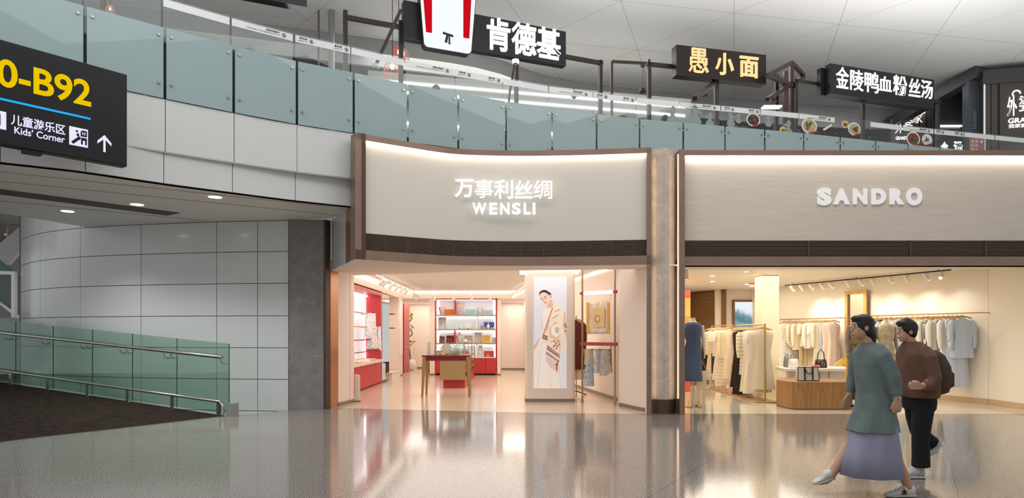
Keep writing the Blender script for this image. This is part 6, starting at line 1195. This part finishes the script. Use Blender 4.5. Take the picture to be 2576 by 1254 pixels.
# ceiling track of the right shop
BEAM = 30
TP = Plane(*wp(0, .75), *WD); sa, sb = TP.s_at(1975), TP.s_at(2392); za = 2.95; o = thing('track_rail', 'long dark ceiling track parallel to the right wall', 'track', TP.p(sb, za)); b = M(); b.bar(TP.p(sa, za), TP.p(sb, za), .03); b.build('rail', DARKST, o)
b = M()
for s_ in (sa - .3, (sa + sb) / 2, sb + .3): x, y, _ = TP.p(s_, 0); b.tube([(x, y, za), (x, y, 3.0)], .008, 5)
b.build('hanger', DARKST, o)
for k, px in enumerate((1993, 2016, 2041, 2068, 2090, 2133, 2165, 2195, 2240, 2281, 2330, 2368)):
    x, y, _ = TP.p(TP.s_at(px), 0); spot(x, y, za - .005, (.62, .1 * (1 if k % 2 else -1), -.8) if k < 11 else (-.5, -.5, -.6), 'white spotlight on the dark track, %s from the cream column' % ORD[k], 'spotlights of the dark track', .8)
spot(X(1729, 14.2), 14.3, 2.96, (.1, .3, -.9), 'white spotlight right beside the bronze post', None, 1.1)
for k, (px, py) in enumerate(((1792, 694), (1792, 708), (1878, 683), (1878, 715))):
    x, y, _ = Z(px, py, 3.0) if 0 else ((px - CX) * 1.45 / (HY - py), 1.45 * F / (HY - py), 0); o = thing('downlight', ['front downlight of the left pair in the cream ceiling', 'rear downlight of the left pair in the cream ceiling', 'front downlight beside the cream column', 'rear downlight beside the cream column'][k], 'downlight', (x, y, 2.99), 'downlights of the right shop'); b = M(); b.cyl((x, y), .06, 2.985, 2.999, 18); b.build('lamp_disc', DOWN, o); b = M(); b.lathe([(.061, .0), (.085, 0), (.085, .012), (.061, .012)], (x, y, 2.986), 18); b.build('trim_ring', SPW, o)
b = M(); b.prism([(X(1884, 19.6), 19.6), (X(1925, 19.6), 19.6), (X(1925, 20.5), 20.5)], 2.88, 2.99); tag(b.build('ceiling_vent', mat('vent_beige', 'c9a887', .5)), 'tan triangular ceiling fitting behind the cream column', 'vent')
# screen with a mountain picture
def mountain():
    m = bpy.data.materials.new('mountain_screen'); m.use_nodes = True; nt = m.node_tree; N = nt.nodes; L = nt.links; N.remove(N['Principled BSDF']); tc = N.new('ShaderNodeTexCoord'); sp_ = N.new('ShaderNodeSeparateXYZ'); L.new(tc.outputs['Generated'], sp_.inputs[0])
    no = N.new('ShaderNodeTexNoise'); no.inputs['Scale'].default_value = 6; no.inputs['Detail'].default_value = 8; L.new(tc.outputs['Generated'], no.inputs[0]); ad = N.new('ShaderNodeMath'); ad.operation = 'MULTIPLY_ADD'; ad.inputs[1].default_value = .35; L.new(no.outputs[0], ad.inputs[0]); L.new(sp_.outputs[2], ad.inputs[2])
    x2 = N.new('ShaderNodeMath'); x2.operation = 'MULTIPLY_ADD'; x2.inputs[1].default_value = .25; L.new(sp_.outputs[0], x2.inputs[0]); L.new(ad.outputs[0], x2.inputs[2])
    cr = N.new('ShaderNodeValToRGB'); e = cr.color_ramp.elements; e[0].position = .3; e[0].color = lin('8db4c8'); e[1].position = 1.0; e[1].color = lin('f2f8fc')
    for p_, c_ in ((.5, '9fb9c4'), (.72, '5f8890'), (.86, '7fa3ad')): k = e.new(p_); k.color = lin(c_)
    L.new(x2.outputs[0], cr.inputs[0]); em = N.new('ShaderNodeEmission'); em.inputs[1].default_value = .95; L.new(cr.outputs[0], em.inputs[0]); L.new(em.outputs[0], N['Material Output'].inputs[0]); return m
Y = 22.42; x0, x1 = X(1843, Y), X(1924, Y); z0, z1 = W(0, 850, Y)[2], W(0, 755, Y)[2]; o = thing('video_screen', 'wood-framed screen showing a bright blue mountain landscape', 'screen', ((x0 + x1) / 2, Y, z0)); b = M(); b.box(x0, Y - .02, z0, x1, Y + .07, z1); b.build('frame', MATS['walnut_frame'], o); b = M(); b.box(x0 + .07, Y - .03, z0 + .06, x1 - .1, Y - .02, z1 - .07); b.build('display', mountain(), o)
b = M(); xx = X(1908, Y); b.box(xx, Y - .04, z0 + .06, xx + .04, Y - .03, z1 - .07); b.build('divider', BLACKS, o)
# tower of coloured tiles behind the bronze post
o = thing('tile_tower', 'rounded tower of orange and yellow tiles peeking past the bronze post', 'tower', (X(1718, 18.5), 18.5, 0)); ptl = rr(X(1704, 18.5), 18.3, X(1733, 18.5), 18.7, .05); zz_ = [0, .35, .7, 1.05, 1.4, 1.7, 2.0, 2.25, 2.5, 2.72]; tcs = ['d86a4a', 'f0c46a', 'e88a4a', 'f2d080', 'e07a48', 'e8a25a', 'f0c060', 'eeb458', 'e2603f']
for k in range(9): b = M(); b.prism(ptl, zz_[k] + .003, zz_[k + 1]); b.build('tile_block', mat('tile_' + tcs[k], tcs[k], .35), o)
# right shop sign
o = thing('shop_sign', 'flat pale grey capitals on the travertine fascia', 'sign', W(2187, 517, 13.22)); SG2 = mat('letter_grey', 'dcdcdc', .6, emit=.35)
for ch, a, c in (('S', 2055, 2091), ('A', 2096, 2137), ('N', 2145, 2181), ('D', 2191, 2228), ('R', 2237, 2274), ('O', 2279, 2319)):
    y1, y0 = (473, 517.5) if ch in 'SO' else (475, 515); b = M(); b.text(ch, W(a, y0, 13.236), (1, 0, 0), (0, 0, 1), X(c, 13.236) - X(a, 13.236), (y0 - y1) * 13.236 / F, .02, .07 if ch != 'N' else .055); b.build('lettering', SG2, o)

# ================================================================ ramp screen, rails, soffit lamps, staircase at the far left
rp = Plane(*gl0, gl1[0] - gl0[0], gl1[1] - gl0[1]); RL = math.hypot(gl1[0] - gl0[0], gl1[1] - gl0[1]); zr = lambda s_: .62 * max(0, s_) / RL
GG = glass('green_glass', 'd6e8de', .9, .05, 'a4c6b3'); GGE = mat('glass_edge', '2f4a40', .2)
ed = [577, 446, 334, 233, 134, 40, -60]
for k in range(6):
    s0, s1 = rp.s_at(ed[k]) + .012, rp.s_at(ed[k + 1]) - .012; o = thing('ramp_glass', 'green-tinted glass pane of the ramp, %s from the right end' % ORD[k], 'glass panel', rp.p((s0 + s1) / 2, zr((s0 + s1) / 2)), 'glass panes of the ramp'); b = M(); v = []
    for off in (0, .014):
        for s_ in (s0, s1): v += [rp.p(s_, zr(s_) + .03, off), rp.p(s_, zr(s_) + 1.36, off)]
    b.add(v, [(0, 1, 3, 2), (4, 6, 7, 5), (0, 4, 5, 1), (2, 3, 7, 6), (1, 5, 7, 3), (0, 2, 6, 4)]); b.build('pane', GG, o)
    b = M(); v = []
    for off in (-.001, .015):
        for s_ in (s0 - .004, s0 + .006): v += [rp.p(s_, zr(s_) + .02, off), rp.p(s_, zr(s_) + 1.361, off)]
    b.add(v, [(0, 1, 3, 2), (4, 6, 7, 5), (0, 4, 5, 1), (2, 3, 7, 6), (1, 5, 7, 3), (0, 2, 6, 4)]); b.build('pane_edge', GGE, o)
sgn = 1 if rp.xy(0, 1)[1] < rp.xy(0, 0)[1] else -1                      # offset sign that points to the viewer
o = thing('handrail', 'brushed steel handrail along the green glass of the ramp', 'handrail', rp.p(2, .9)); s1 = rp.s_at(-80); hz = lambda s_: zr(s_) + 1.1
b = M(); b.tube([rp.p(.08, hz(.08), sgn * .1), rp.p(s1, hz(s1), sgn * .1)], .032, 14); b.build('rail', STEEL, o, smooth=50)
for px in (571, 446, 334, 233, 134, 40):
    s_ = rp.s_at(px) + (.06 if px != 571 else .05)
    for d_ in ((0, .17) if px != 571 else (0,)): b = M(); b.tube([rp.p(s_ + d_, hz(s_) - .03, sgn * .1), rp.p(s_ + d_, hz(s_) - .1, sgn * .09), rp.p(s_ + d_ - .03, hz(s_) - .13, sgn * .05), rp.p(s_ + d_ - .06, hz(s_) - .13, sgn * .0)], .01, 6); b.build('bracket', STEEL, o)
o = thing('kick_rail', 'low steel guard rail with short posts at the foot of the ramp glass', 'rail', rp.p(2, .2)); kz = lambda s_: zr(s_) + .27
b = M(); b.tube([rp.p(.05, .02, sgn * .1), rp.p(.05, .2, sgn * .1), rp.p(.12, .27, sgn * .1), rp.p(s1, kz(s1), sgn * .1)], .026, 10); b.build('rail', STEEL, o, smooth=50)
for px in (562, 446, 334, 233, 134, 40): s_ = rp.s_at(px) + .02; M().obox(rp, s_ - .035, s_ + .035, sgn * .085, sgn * .115, zr(s_) - .05, kz(s_)).build('post', STEEL, o)
b = M(); b.obox(rp, -.14, -.02, -.1, .1, -.02, .24); tag(b.build('end_block', mat('block_grey', '8c8f8c', .4)), 'small grey metal block at the foot of the ramp glass', 'block')
for k, (px, py, lab) in enumerate(((170, 530, 'round recessed lamp nearest the rear edge of the bridge soffit'), (345, 513, 'middle round recessed lamp of the bridge soffit'), (541, 494, 'round recessed lamp nearest the bridge front'))):
    x, y = G(px, py, 3.88); o = thing('downlight', lab, 'downlight', (x, y, 3.87), 'downlights of the bridge'); b = M(); b.cyl((x, y), .11, 3.862, 3.879, 24); b.build('lamp_disc', DOWN, o); b = M(); b.lathe([(.112, .0), (.14, .004), (.14, .016), (.112, .016)], (x, y, 3.863), 24); b.build('trim_ring', SPW, o)
    l = bpy.data.lights.new('downlight_beam', 'SPOT'); l.energy = 230; l.spot_size = 2.2; l.spot_blend = .8; l.shadow_soft_size = .1; lo = bpy.data.objects.new('downlight_beam', l); COL.objects.link(lo); lo.location = (x, y, 3.84)
b = M(); b.box(-30, 25.5, -.5, -13.0, 25.7, 9); struct('wall_far_left', b, mat('far_wall', 'b9b8b4', .6))
b = M(); b.box(-30, 14.5, -.6, -13.2, 25.5, -.5); struct('floor_far_left', b, mat('far_floor', '8a8680', .4))
o = thing('staircase', 'staircase with white parapet seen past the curved wall at the far left', 'stairs', (-15.5, 20.5, 0)); Y = 21
q = lambda px, py, Y=21: W(px, py, Y); b = M(); b.pprism([(X(a, Y), W(0, c, Y)[2]) for a, c in ((-60, 690), (20, 665), (52, 628), (70, 540), (70, 530), (48, 572), (0, 612), (-60, 650))], (0, Y, 0), (1, 0, 0), (0, 0, 1), -.15, 0); b.build('parapet', mat('parapet_white', 'd3d2cd', .5), o)
for k in range(9): b = M(); x = -17.6 + .3 * k; b.box(x, 19.6, .2, x + .32, 20.8, .9 + .17 * (8 - k)); b.build('step', mat('step_stone', '7c7267', .6, noise=(8, .4)), o)
b = M(); b.bar(q(-30, 640, 19.4), q(55, 712, 19.4), .12); b.bar(q(-30, 735, 19.4), q(52, 800, 19.4), .1); b.build('stringer', STEEL, o)
b = M(); v = [q(-30, 628, 19.3), q(55, 702, 19.3), q(55, 800, 19.3), q(-30, 740, 19.3)]; b.add(v, [(0, 3, 2, 1)]); gp = b.build('glass_side', glass('stair_glass', 'b9cfc6', .9, .06, '9fb5ac'), o); md = gp.modifiers.new('t', 'SOLIDIFY'); md.thickness = .02
b = M(); b.box(-30, 17.6, .5, X(62, 17.6), 17.8, W(0, 801, 17.6)[2]); struct('wall_low', b, mat('slab_edge', '93a29b', .5))
o = thing('stair_railing', 'steel post and rail before the stairs at the far left', 'railing', q(38, 800, 18.4)); b = M(); b.bar(q(-30, 686, 18.4), q(39, 688, 18.4), .09); b.build('rail', STEEL, o); b = M(); b.bar(q(36, 684, 18.4), q(36, 800, 18.4), .1); b.build('post', STEEL, o)
b = M(); b.bar(q(20, 545, 22), q(20, 598, 22), .06); b.build('post', STEEL, o)
for px, py, lab in ((16, 583, 'red-orange lamp above the stair parapet, left one'), (46, 565, 'red-orange lamp above the stair parapet, right one')): b = M(); b.lathe([(.05, -.12), (.1, 0), (.1, .25), (.06, .3)], q(px, py, 23), 12); tag(b.build('wall_lamp', glow('red_lamp', 'ff7a5a', 1.6)), lab, 'lamp', 'red lamps by the stairs')
# ================================================================ two passers-by walking to the left
SKIN = mat('skin', 'c99a7e', .55); EYEW = mat('eye_white', 'e8e2da', .3); EYED = mat('eye_dark', '2a1d17', .2); LIPS = mat('lips', 'a8605a', .5)
def head(b, c, fx, up=0.0):
    """head whose face looks along x*fx; c is the skull centre, about .235 m tall"""
    x, y, z = c; f = fx
    b.ball((x - .008 * f, y, z + .025), .096, .076, .092, 18, 12); b.ball((x + .022 * f, y, z - .045), .062, .06, .07, 16, 10); b.ball((x + .055 * f, y, z - .092), .026, .026, .022, 10, 7)
    b.tube([(x + .076 * f, y, z + .022), (x + .09 * f, y, z - .01), (x + .098 * f, y, z - .026), (x + .08 * f, y, z - .034)], [.009, .011, .0135, .009], 8)
    b.tube([(x + .076 * f, y - .04, z + .034), (x + .086 * f, y, z + .036), (x + .076 * f, y + .04, z + .034)], .009, 6)
    for s_ in (-1, 1): b.ball((x - .008 * f, y + s_ * .076, z - .008), .02, .009, .032, 10, 7); b.ball((x + .045 * f, y + s_ * .036, z - .022), .024, .022, .024, 10, 8)
    b.ball((x + .078 * f, y, z - .064), .018, .026, .009, 10, 6); b.ball((x + .076 * f, y, z - .074), .017, .022, .009, 10, 6)
def face_parts(o, c, fx):
    x, y, z = c; f = fx
    for s_ in (-1, 1):
        b = M(); b.ball((x + .068 * f, y + s_ * .031, z + .01), .012, .014, .0085, 10, 7); e = b.build('eye', EYEW, o, smooth=60); b = M(); b.ball((x + .0755 * f, y + s_ * .031, z + .01), .006, .007, .007, 8, 6); b.build('iris', EYED, e)
    b = M(); b.ball((x + .084 * f, y, z - .068), .011, .02, .0065, 10, 6); b.build('lips', LIPS, o, smooth=60)
def hand(b, w, d, side, curl=.5):
    """palm, four curled fingers and a thumb leaving the side; d = direction down the arm, side = direction of the thumb"""
    w = Vector(w); d = Vector(d).normalized(); t = Vector(side); t = (t - d * t.dot(d)).normalized(); n = d.cross(t)
    b.tube([w - d * .02, w + d * .03, w + d * .085], [.026, .034, .032], 10, flat=.55) if 0 else None
    for k in range(4):
        base = w + d * .08 + t * (.032 - .0215 * k); L_ = (.068, .076, .071, .056)[k]
        b.tube([w + t * (.02 - .0135 * k), base], [.0135, .0105], 8)
        p1_ = base + (d * math.cos(curl * .5) + n * math.sin(curl * .5)) * L_ * .45; p2_ = p1_ + (d * math.cos(curl * 1.4) + n * math.sin(curl * 1.4)) * L_ * .33; p3_ = p2_ + (d * math.cos(curl * 2.1) + n * math.sin(curl * 2.1)) * L_ * .25
        b.tube([base, p1_, p2_, p3_], [.0098, .0088, .008, .0065], 8)
    b.tube([w + d * .02 + t * .018, w + d * .045 + t * .042, w + d * .075 + t * .05 + n * .012, w + d * .098 + t * .047 + n * .02], [.014, .012, .0105, .008], 8)
def shoe(name, o, heel, toe, m, ms, hgt=.1, w_=.046, extra=None):
    """a low sneaker between the back of the heel and the tip of the toe (points on the sole)"""
    a = Vector(heel); c = Vector(toe); d = c - a; L_ = d.length; d.normalize(); s_ = d.cross(Vector((0, 0, 1))).normalized(); u = s_.cross(d)
    def rg(t, wd, z0, z1): 
        ce = a + d * (L_ * t); return [tuple(ce + s_ * (wd * math.cos(2 * PI * j / 14)) + u * ((z0 + z1) / 2 + (z1 - z0) / 2 * math.sin(2 * PI * j / 14))) for j in range(14)]
    b = M(); b.loft([rg(.0, .02, .03, hgt * .85), rg(.05, w_ * .75, .02, hgt), rg(.2, w_ * .85, .02, hgt * 1.02), rg(.38, w_ * .88, .02, hgt * .98), rg(.55, w_ * .95, .02, hgt * .72), rg(.75, w_ * 1.02, .02, hgt * .52), rg(.92, w_ * .85, .02, hgt * .42), rg(.99, w_ * .4, .022, hgt * .32)]); sh = b.build(name, m, o, smooth=60)
    b = M(); b.loft([rg(-.02, .022, .0, .03), rg(.04, w_ * .85, .0, .034), rg(.35, w_ * .88, .0, .034), rg(.75, w_ * 1.1, .0, .032), rg(.94, w_ * .85, .004, .032), rg(1.01, w_ * .35, .01, .028)]); b.build('sole', ms, sh, smooth=60)
    b = M()
    for k in range(4): t = .44 + .09 * k; p = a + d * (L_ * t) + u * (hgt * (.92 - .13 * k)); b.tube([p - s_ * w_ * .5, p + u * .006, p + s_ * w_ * .5], .004, 5)
    b.build('laces', mat('laces', 'e9e7e2', .7), sh); return sh, a, d, s_, u, L_
# ---------------------------------------------------------------- woman in teal cardigan
YW = 6.52; q = lambda px, py, dy=0.0: W(px, py, YW + dy) if 0 else ((px - CX) * YW / F, YW + dy, H + (HY - py) * YW / F)
wo = thing('person', 'walking person in a teal-grey knit coat and long lavender skirt, white sneaker with black star', 'person', (q(2200, 1248)[0], YW, 0)); b = M()
hc = q(2168, 824); head(b, hc, -1)
b.tube([q(2185, 872), q(2178, 850), q(2172, 838)], [.058, .052, .05], 12)
b.loft([ring(q(2187, 866), .06, .055), ring(q(2190, 880), .09, .14), ring(q(2192, 905), .12, .19), ring(q(2195, 950), .12, .16), ring(q(2198, 985), .105, .13), ring(q(2200, 1012), .13, .165), ring(q(2202, 1035), .13, .17)])
# legs: right one planted, left one swinging forward
b.tube([q(2206, 1030, -.08), q(2226, 1120, -.07), q(2264, 1190, -.06), q(2276, 1226, -.06)], [.088, .062, .045, .04], 12)
b.tube([q(2198, 1030, .09), q(2160, 1120, .1), q(2118, 1180, .1), q(2098, 1210, .1)], [.088, .062, .046, .038], 12)
b.tube([q(2276, 1226, -.06), q(2262, 1238, -.06), q(2235, 1243, -.06)], [.04, .036, .028], 10); b.tube([q(2098, 1210, .1), q(2090, 1217, .1), q(2072, 1221, .1)], [.036, .032, .026], 10)
# arms
b.tube([q(2192, 890, -.18), q(2212, 945, -.24), q(2222, 1000, -.24)], [.04, .04, .03], 10); hand(b, q(2222, 1000, -.24), (.0, .03, -1), (-1, 0, 0), .6)
b.tube([q(2188, 890, .18), q(2180, 950, .24), q(2168, 1002, .24)], [.05, .042, .03], 10); hand(b, q(2168, 1002, .24), (-.2, 0, -1), (-1, 0, .1), .6)
v = voxel(b, .0052, 2); v.build('body', SKIN, wo, smooth=70); face_parts(wo, hc, -1)
hb = M(); hb.ball((hc[0] + .016, hc[1], hc[2] + .032), .102, .086, .097, 20, 14); hb.ball((hc[0] + .05, hc[1], hc[2] - .03), .06, .082, .085, 16, 10); hb.tube([(hc[0] + .07, hc[1], hc[2] - .02), (hc[0] + .085, hc[1], hc[2] - .1), (hc[0] + .08, hc[1], hc[2] - .19)], [.06, .055, .03], 12)
hb.ball((hc[0] - .05, hc[1], hc[2] + .082), .05, .066, .034, 14, 8); hv = voxel(hb, .011, 3); hv.build('hair', DHAIR, wo, smooth=70)
TEAL = mat('teal_knit', '6f7d7c', .9, noise=(5, .22), bump=(90, .3)); LAV = mat('lavender_cloth', '9d9bb4', .8, noise=(3, .12))
def shell(o, name, rings, m, th=.006, wave=0):
    b = M(); b.loft(rings, False); ob = b.build(name, m, o, smooth=65); md = ob.modifiers.new('thick', 'SOLIDIFY'); md.thickness = th; md.offset = 1; return ob
cb = M(); cb.loft([ring(q(2186, 862), .066, .062, 28), ring(q(2188, 872), .1, .13, 28), ring(q(2191, 886), .128, .195, 28), ring(q(2193, 915), .145, .205, 28, 0, .02, 5), ring(q(2197, 955), .15, .19, 28, 0, .03, 5), ring(q(2200, 990), .152, .19, 28, 0, .03, 5, 1), ring(q(2200, 1030), .17, .21, 28, 0, .04, 6, 1), ring(q(2197, 1060), .2, .23, 28, 0, .05, 6, 2), ring(q(2194, 1086), .225, .245, 28, 0, .06, 6, 2)])
def sleeve(o, pts, rs, m, name='sleeve'):
    b = M(); b.tube(pts, rs, 14, caps=False); ob = b.build(name, m, o, smooth=65); md = ob.modifiers.new('thick', 'SOLIDIFY'); md.thickness = .006; md.offset = 1
cb.tube([q(2191, 880, -.1), q(2196, 898, -.17), q(2213, 946, -.235), q(2221, 990, -.24)], [.08, .084, .066, .05], 14); cb.tube([q(2189, 880, .1), q(2186, 898, .17), q(2180, 950, .235), q(2170, 992, .24)], [.08, .084, .066, .05], 14)
voxel(cb, .009, 6).build('knit_coat', TEAL, wo, smooth=70)
shell(wo, 'long_skirt', [ring(q(2201, 1012), .142, .178, 40), ring(q(2200, 1050), .175, .2, 40, 0, .02, 8), ring(q(2198, 1090), .21, .22, 40, 0, .03, 8, .5), ring(q(2196, 1140), .25, .235, 40, 0, .04, 8, 1), ring((q(2194, 1196)[0], YW, q(2194, 1196)[2]), .285, .245, 40, 0, .045, 8, 1.4)], LAV)
SNW = mat('sneaker_white', 'dcdad4', .5); SNS = mat('sneaker_sole', 'c9c6be', .6)
sh, a, d, s_, u, L_ = shoe('sneaker', wo, (q(2291, 0)[0], YW - .06, 0.0), (q(2216, 0)[0], YW - .06, 0.0), SNW, SNS, .11)
pc_ = a + d * (L_ * .42) + u * .06 - s_ * 0; b = M(); st_ = [( (.03 if k % 2 == 0 else .013) * math.sin(k * PI / 5), (.03 if k % 2 == 0 else .013) * math.cos(k * PI / 5)) for k in range(10)]
b.pprism(list(reversed(st_)), (pc_[0], YW - .06 - .05, pc_[2]), (1, 0, .25), (0, 0, 1), -.008, .004) if 0 else b.pprism([(x_, y_) for x_, y_ in reversed(st_)], (pc_[0], YW - .06 - .043, pc_[2]), (1, 0, 0), (0, .25, 1), -.01, .008); b.build('star', BLACKS, sh)
shoe('sneaker', wo, (q(2112, 0)[0], YW + .1, .135), (q(2058, 1224)[0], YW + .1, .075), SNW, SNS, .105)
# shoulder bag at her hip
x, y, z = q(2222, 980, -.02); o = thing('shoulder_bag', 'black shoulder bag at the hip of the person in the teal coat', 'bag', (x, y, z - .1)); x += .02; b = M(); b.loft([ring((x, y + .23, z + t), rx, ry, 20) for t, rx, ry in ((-.1, .1, .04), (-.08, .13, .055), (.02, .125, .055), (.08, .11, .04))]); b.build('body', DSH, o, smooth=50)
b = M(); b.tube([(x - .1, y + .23, z + .07), q(2196, 900, .2), q(2192, 868, .12), q(2200, 900, .17), (x + .1, y + .23, z + .07)], .011, 6); b.build('strap', DSH, o)
# ---------------------------------------------------------------- man in brown jacket
YM = 7.39; q = lambda px, py, dy=0.0: ((px - CX) * YM / F, YM + dy, H + (HY - py) * YM / F)
mo = thing('person', 'walking person in a brown jacket and black trousers with grey-white sneakers', 'person', (q(2305, 1200)[0], YM, 0)); b = M()
hc = q(2280, 834); head(b, hc, -1); b.tube([q(2296, 878), q(2290, 862), q(2284, 848)], [.066, .06, .058], 12)
b.loft([ring(q(2297, 872), .07, .07), ring(q(2302, 884), .11, .18), ring(q(2306, 905), .14, .215), ring(q(2312, 945), .14, .19), ring(q(2314, 980), .13, .165), ring(q(2312, 1005), .14, .175), ring(q(2312, 1022), .13, .17)])
b.tube([q(2310, 1015, -.09), q(2304, 1090, -.09), q(2302, 1150, -.09), q(2302, 1180, -.09)], [.095, .068, .048, .042], 12); b.tube([q(2302, 1180, -.09), q(2285, 1192, -.09), q(2258, 1197, -.09)], [.042, .036, .028], 10)
b.tube([q(2314, 1015, .09), q(2322, 1085, .1), q(2356, 1118, .1), q(2370, 1128, .1)], [.095, .068, .048, .04], 12); b.tube([q(2370, 1128, .1), q(2364, 1140, .1), q(2352, 1148, .1)], [.038, .034, .026], 10)
b.tube([q(2304, 892, -.2), q(2312, 950, -.25), q(2278, 968, -.3), ], [.056, .047, .034], 10); hand(b, q(2278, 968, -.3), (-1, 0, .1), (0, 0, 1), .9)
b.tube([q(2302, 892, .2), q(2296, 950, .25), q(2262, 958, .22)], [.056, .047, .034], 10); hand(b, q(2262, 958, .22), (-1, 0, .1), (0, 0, 1), .9)
v = voxel(b, .0052, 2); v.build('body', SKIN, mo, smooth=70); face_parts(mo, hc, -1)
hb = M(); hb.ball((hc[0] + .018, hc[1], hc[2] + .034), .104, .088, .098, 20, 14); hb.ball((hc[0] + .045, hc[1], hc[2] - .015), .062, .082, .075, 16, 10); hb.ball((hc[0] - .055, hc[1], hc[2] + .085), .05, .068, .036, 14, 8); hb.ball((hc[0] - .0, hc[1], hc[2] + .115), .05, .05, .035, 12, 8)
hv = voxel(hb, .011, 3); hv.build('hair', DHAIR, mo, smooth=70)
BRN = mat('brown_jacket', '6b4d3a', .85, noise=(6, .3), bump=(40, .3)); BLT = mat('black_trousers', '131113', .85)
cb = M(); cb.loft([ring(q(2294, 860), .085, .085, 28), ring(q(2300, 874), .14, .17, 28), ring(q(2305, 890), .175, .235, 28, 0, .02, 5), ring(q(2308, 915), .19, .24, 28, 0, .03, 5), ring(q(2311, 950), .2, .235, 28, 0, .04, 6), ring(q(2312, 980), .205, .235, 28, 0, .04, 6, 1), ring(q(2312, 1000), .19, .225, 28, 0, .03, 6, 1)])
cb.tube([q(2304, 884, -.12), q(2308, 902, -.2), q(2314, 950, -.25), q(2300, 966, -.28), q(2282, 968, -.3)], [.085, .085, .078, .068, .054], 14); cb.tube([q(2302, 884, .12), q(2302, 902, .2), q(2298, 948, .25), q(2284, 960, .24), q(2268, 958, .225)], [.085, .085, .078, .066, .053], 14)
voxel(cb, .01, 6).build('jacket', BRN, mo, smooth=70)
def tleg(pts, rs): b = M(); b.tube(pts, rs, 16, caps=False); return b
tb_ = M(); tb_.loft([ring(q(2312, 992), .155, .19, 28), ring(q(2312, 1012), .16, .195, 28), ring(q(2312, 1030), .15, .19, 28)]); tb_.tube([q(2311, 1012, -.09), q(2306, 1060, -.09), q(2303, 1100, -.09), q(2304, 1145, -.09), q(2304, 1172, -.09)], [.112, .1, .086, .088, .092], 16); tb_.tube([q(2314, 1012, .09), q(2318, 1055, .1), q(2324, 1088, .1), q(2346, 1110, .1), q(2362, 1122, .1)], [.112, .1, .086, .078, .08], 16)
tv = voxel(tb_, .012, 3); tv.build('trousers', BLT, mo, smooth=70)
sh, a, d, s_, u, L_ = shoe('sneaker', mo, (q(2312, 0)[0], YM - .09, 0.0), (q(2238, 0)[0], YM - .09, 0.0), mat('sneaker_grey', 'c3c5c8', .5), mat('sole_white', 'dfe0e0', .5), .12)
b = M()
for k in range(4): p = a + d * (L_ * (.1 + .11 * k)) + u * .025; b.tube([p - s_ * .03, p - s_ * -.05], .012, 10)
b.build('sole_holes', mat('sole_dark', '45474c', .5), sh)
shoe('sneaker', mo, (q(2388, 0)[0], YM + .1, .33), (q(2350, 0)[0], YM + .1, .2), MATS['sneaker_grey'], MATS['sole_white'], .1)
o = thing('backpack', 'bulky brown backpack on the back of the person in the brown jacket', 'backpack', q(2352, 985)); b = M(); x, y, z = q(2346, 935)
b.loft([ring((x + dx, y, z + t), rx, ry, 28) for t, dx, rx, ry in ((-.24, -.01, .1, .13), (-.22, .0, .14, .17), (-.1, .02, .165, .185), (.05, .015, .15, .18), (.17, -.01, .11, .16), (.23, -.03, .06, .11))]); bp = b.build('body', mat('brown_pack', '54402f', .85, noise=(7, .3), bump=(30, .3)), o, smooth=60)
b = M(); b.loft([ring((x + .14 + dx, y, z + t), rx, ry, 20) for t, dx, rx, ry in ((-.18, -.02, .03, .1), (-.15, 0, .05, .13), (-.02, .0, .05, .13), (.02, -.02, .03, .1))]); b.build('front_pocket', MATS['brown_pack'], o, smooth=60)
for sy in (-1, 1): b = M(); b.tube([(x - .06, y + sy * .11, z + .16), q(2310, 872, sy * .13), q(2290, 885, sy * .16), q(2272, 925, sy * .16) if 0 else q(2281, 920, sy * .17), q(2300, 965, sy * .2), (x - .08, y + sy * .15, z - .16)], .016, 8); b.build('strap', MATS['brown_pack'], o)
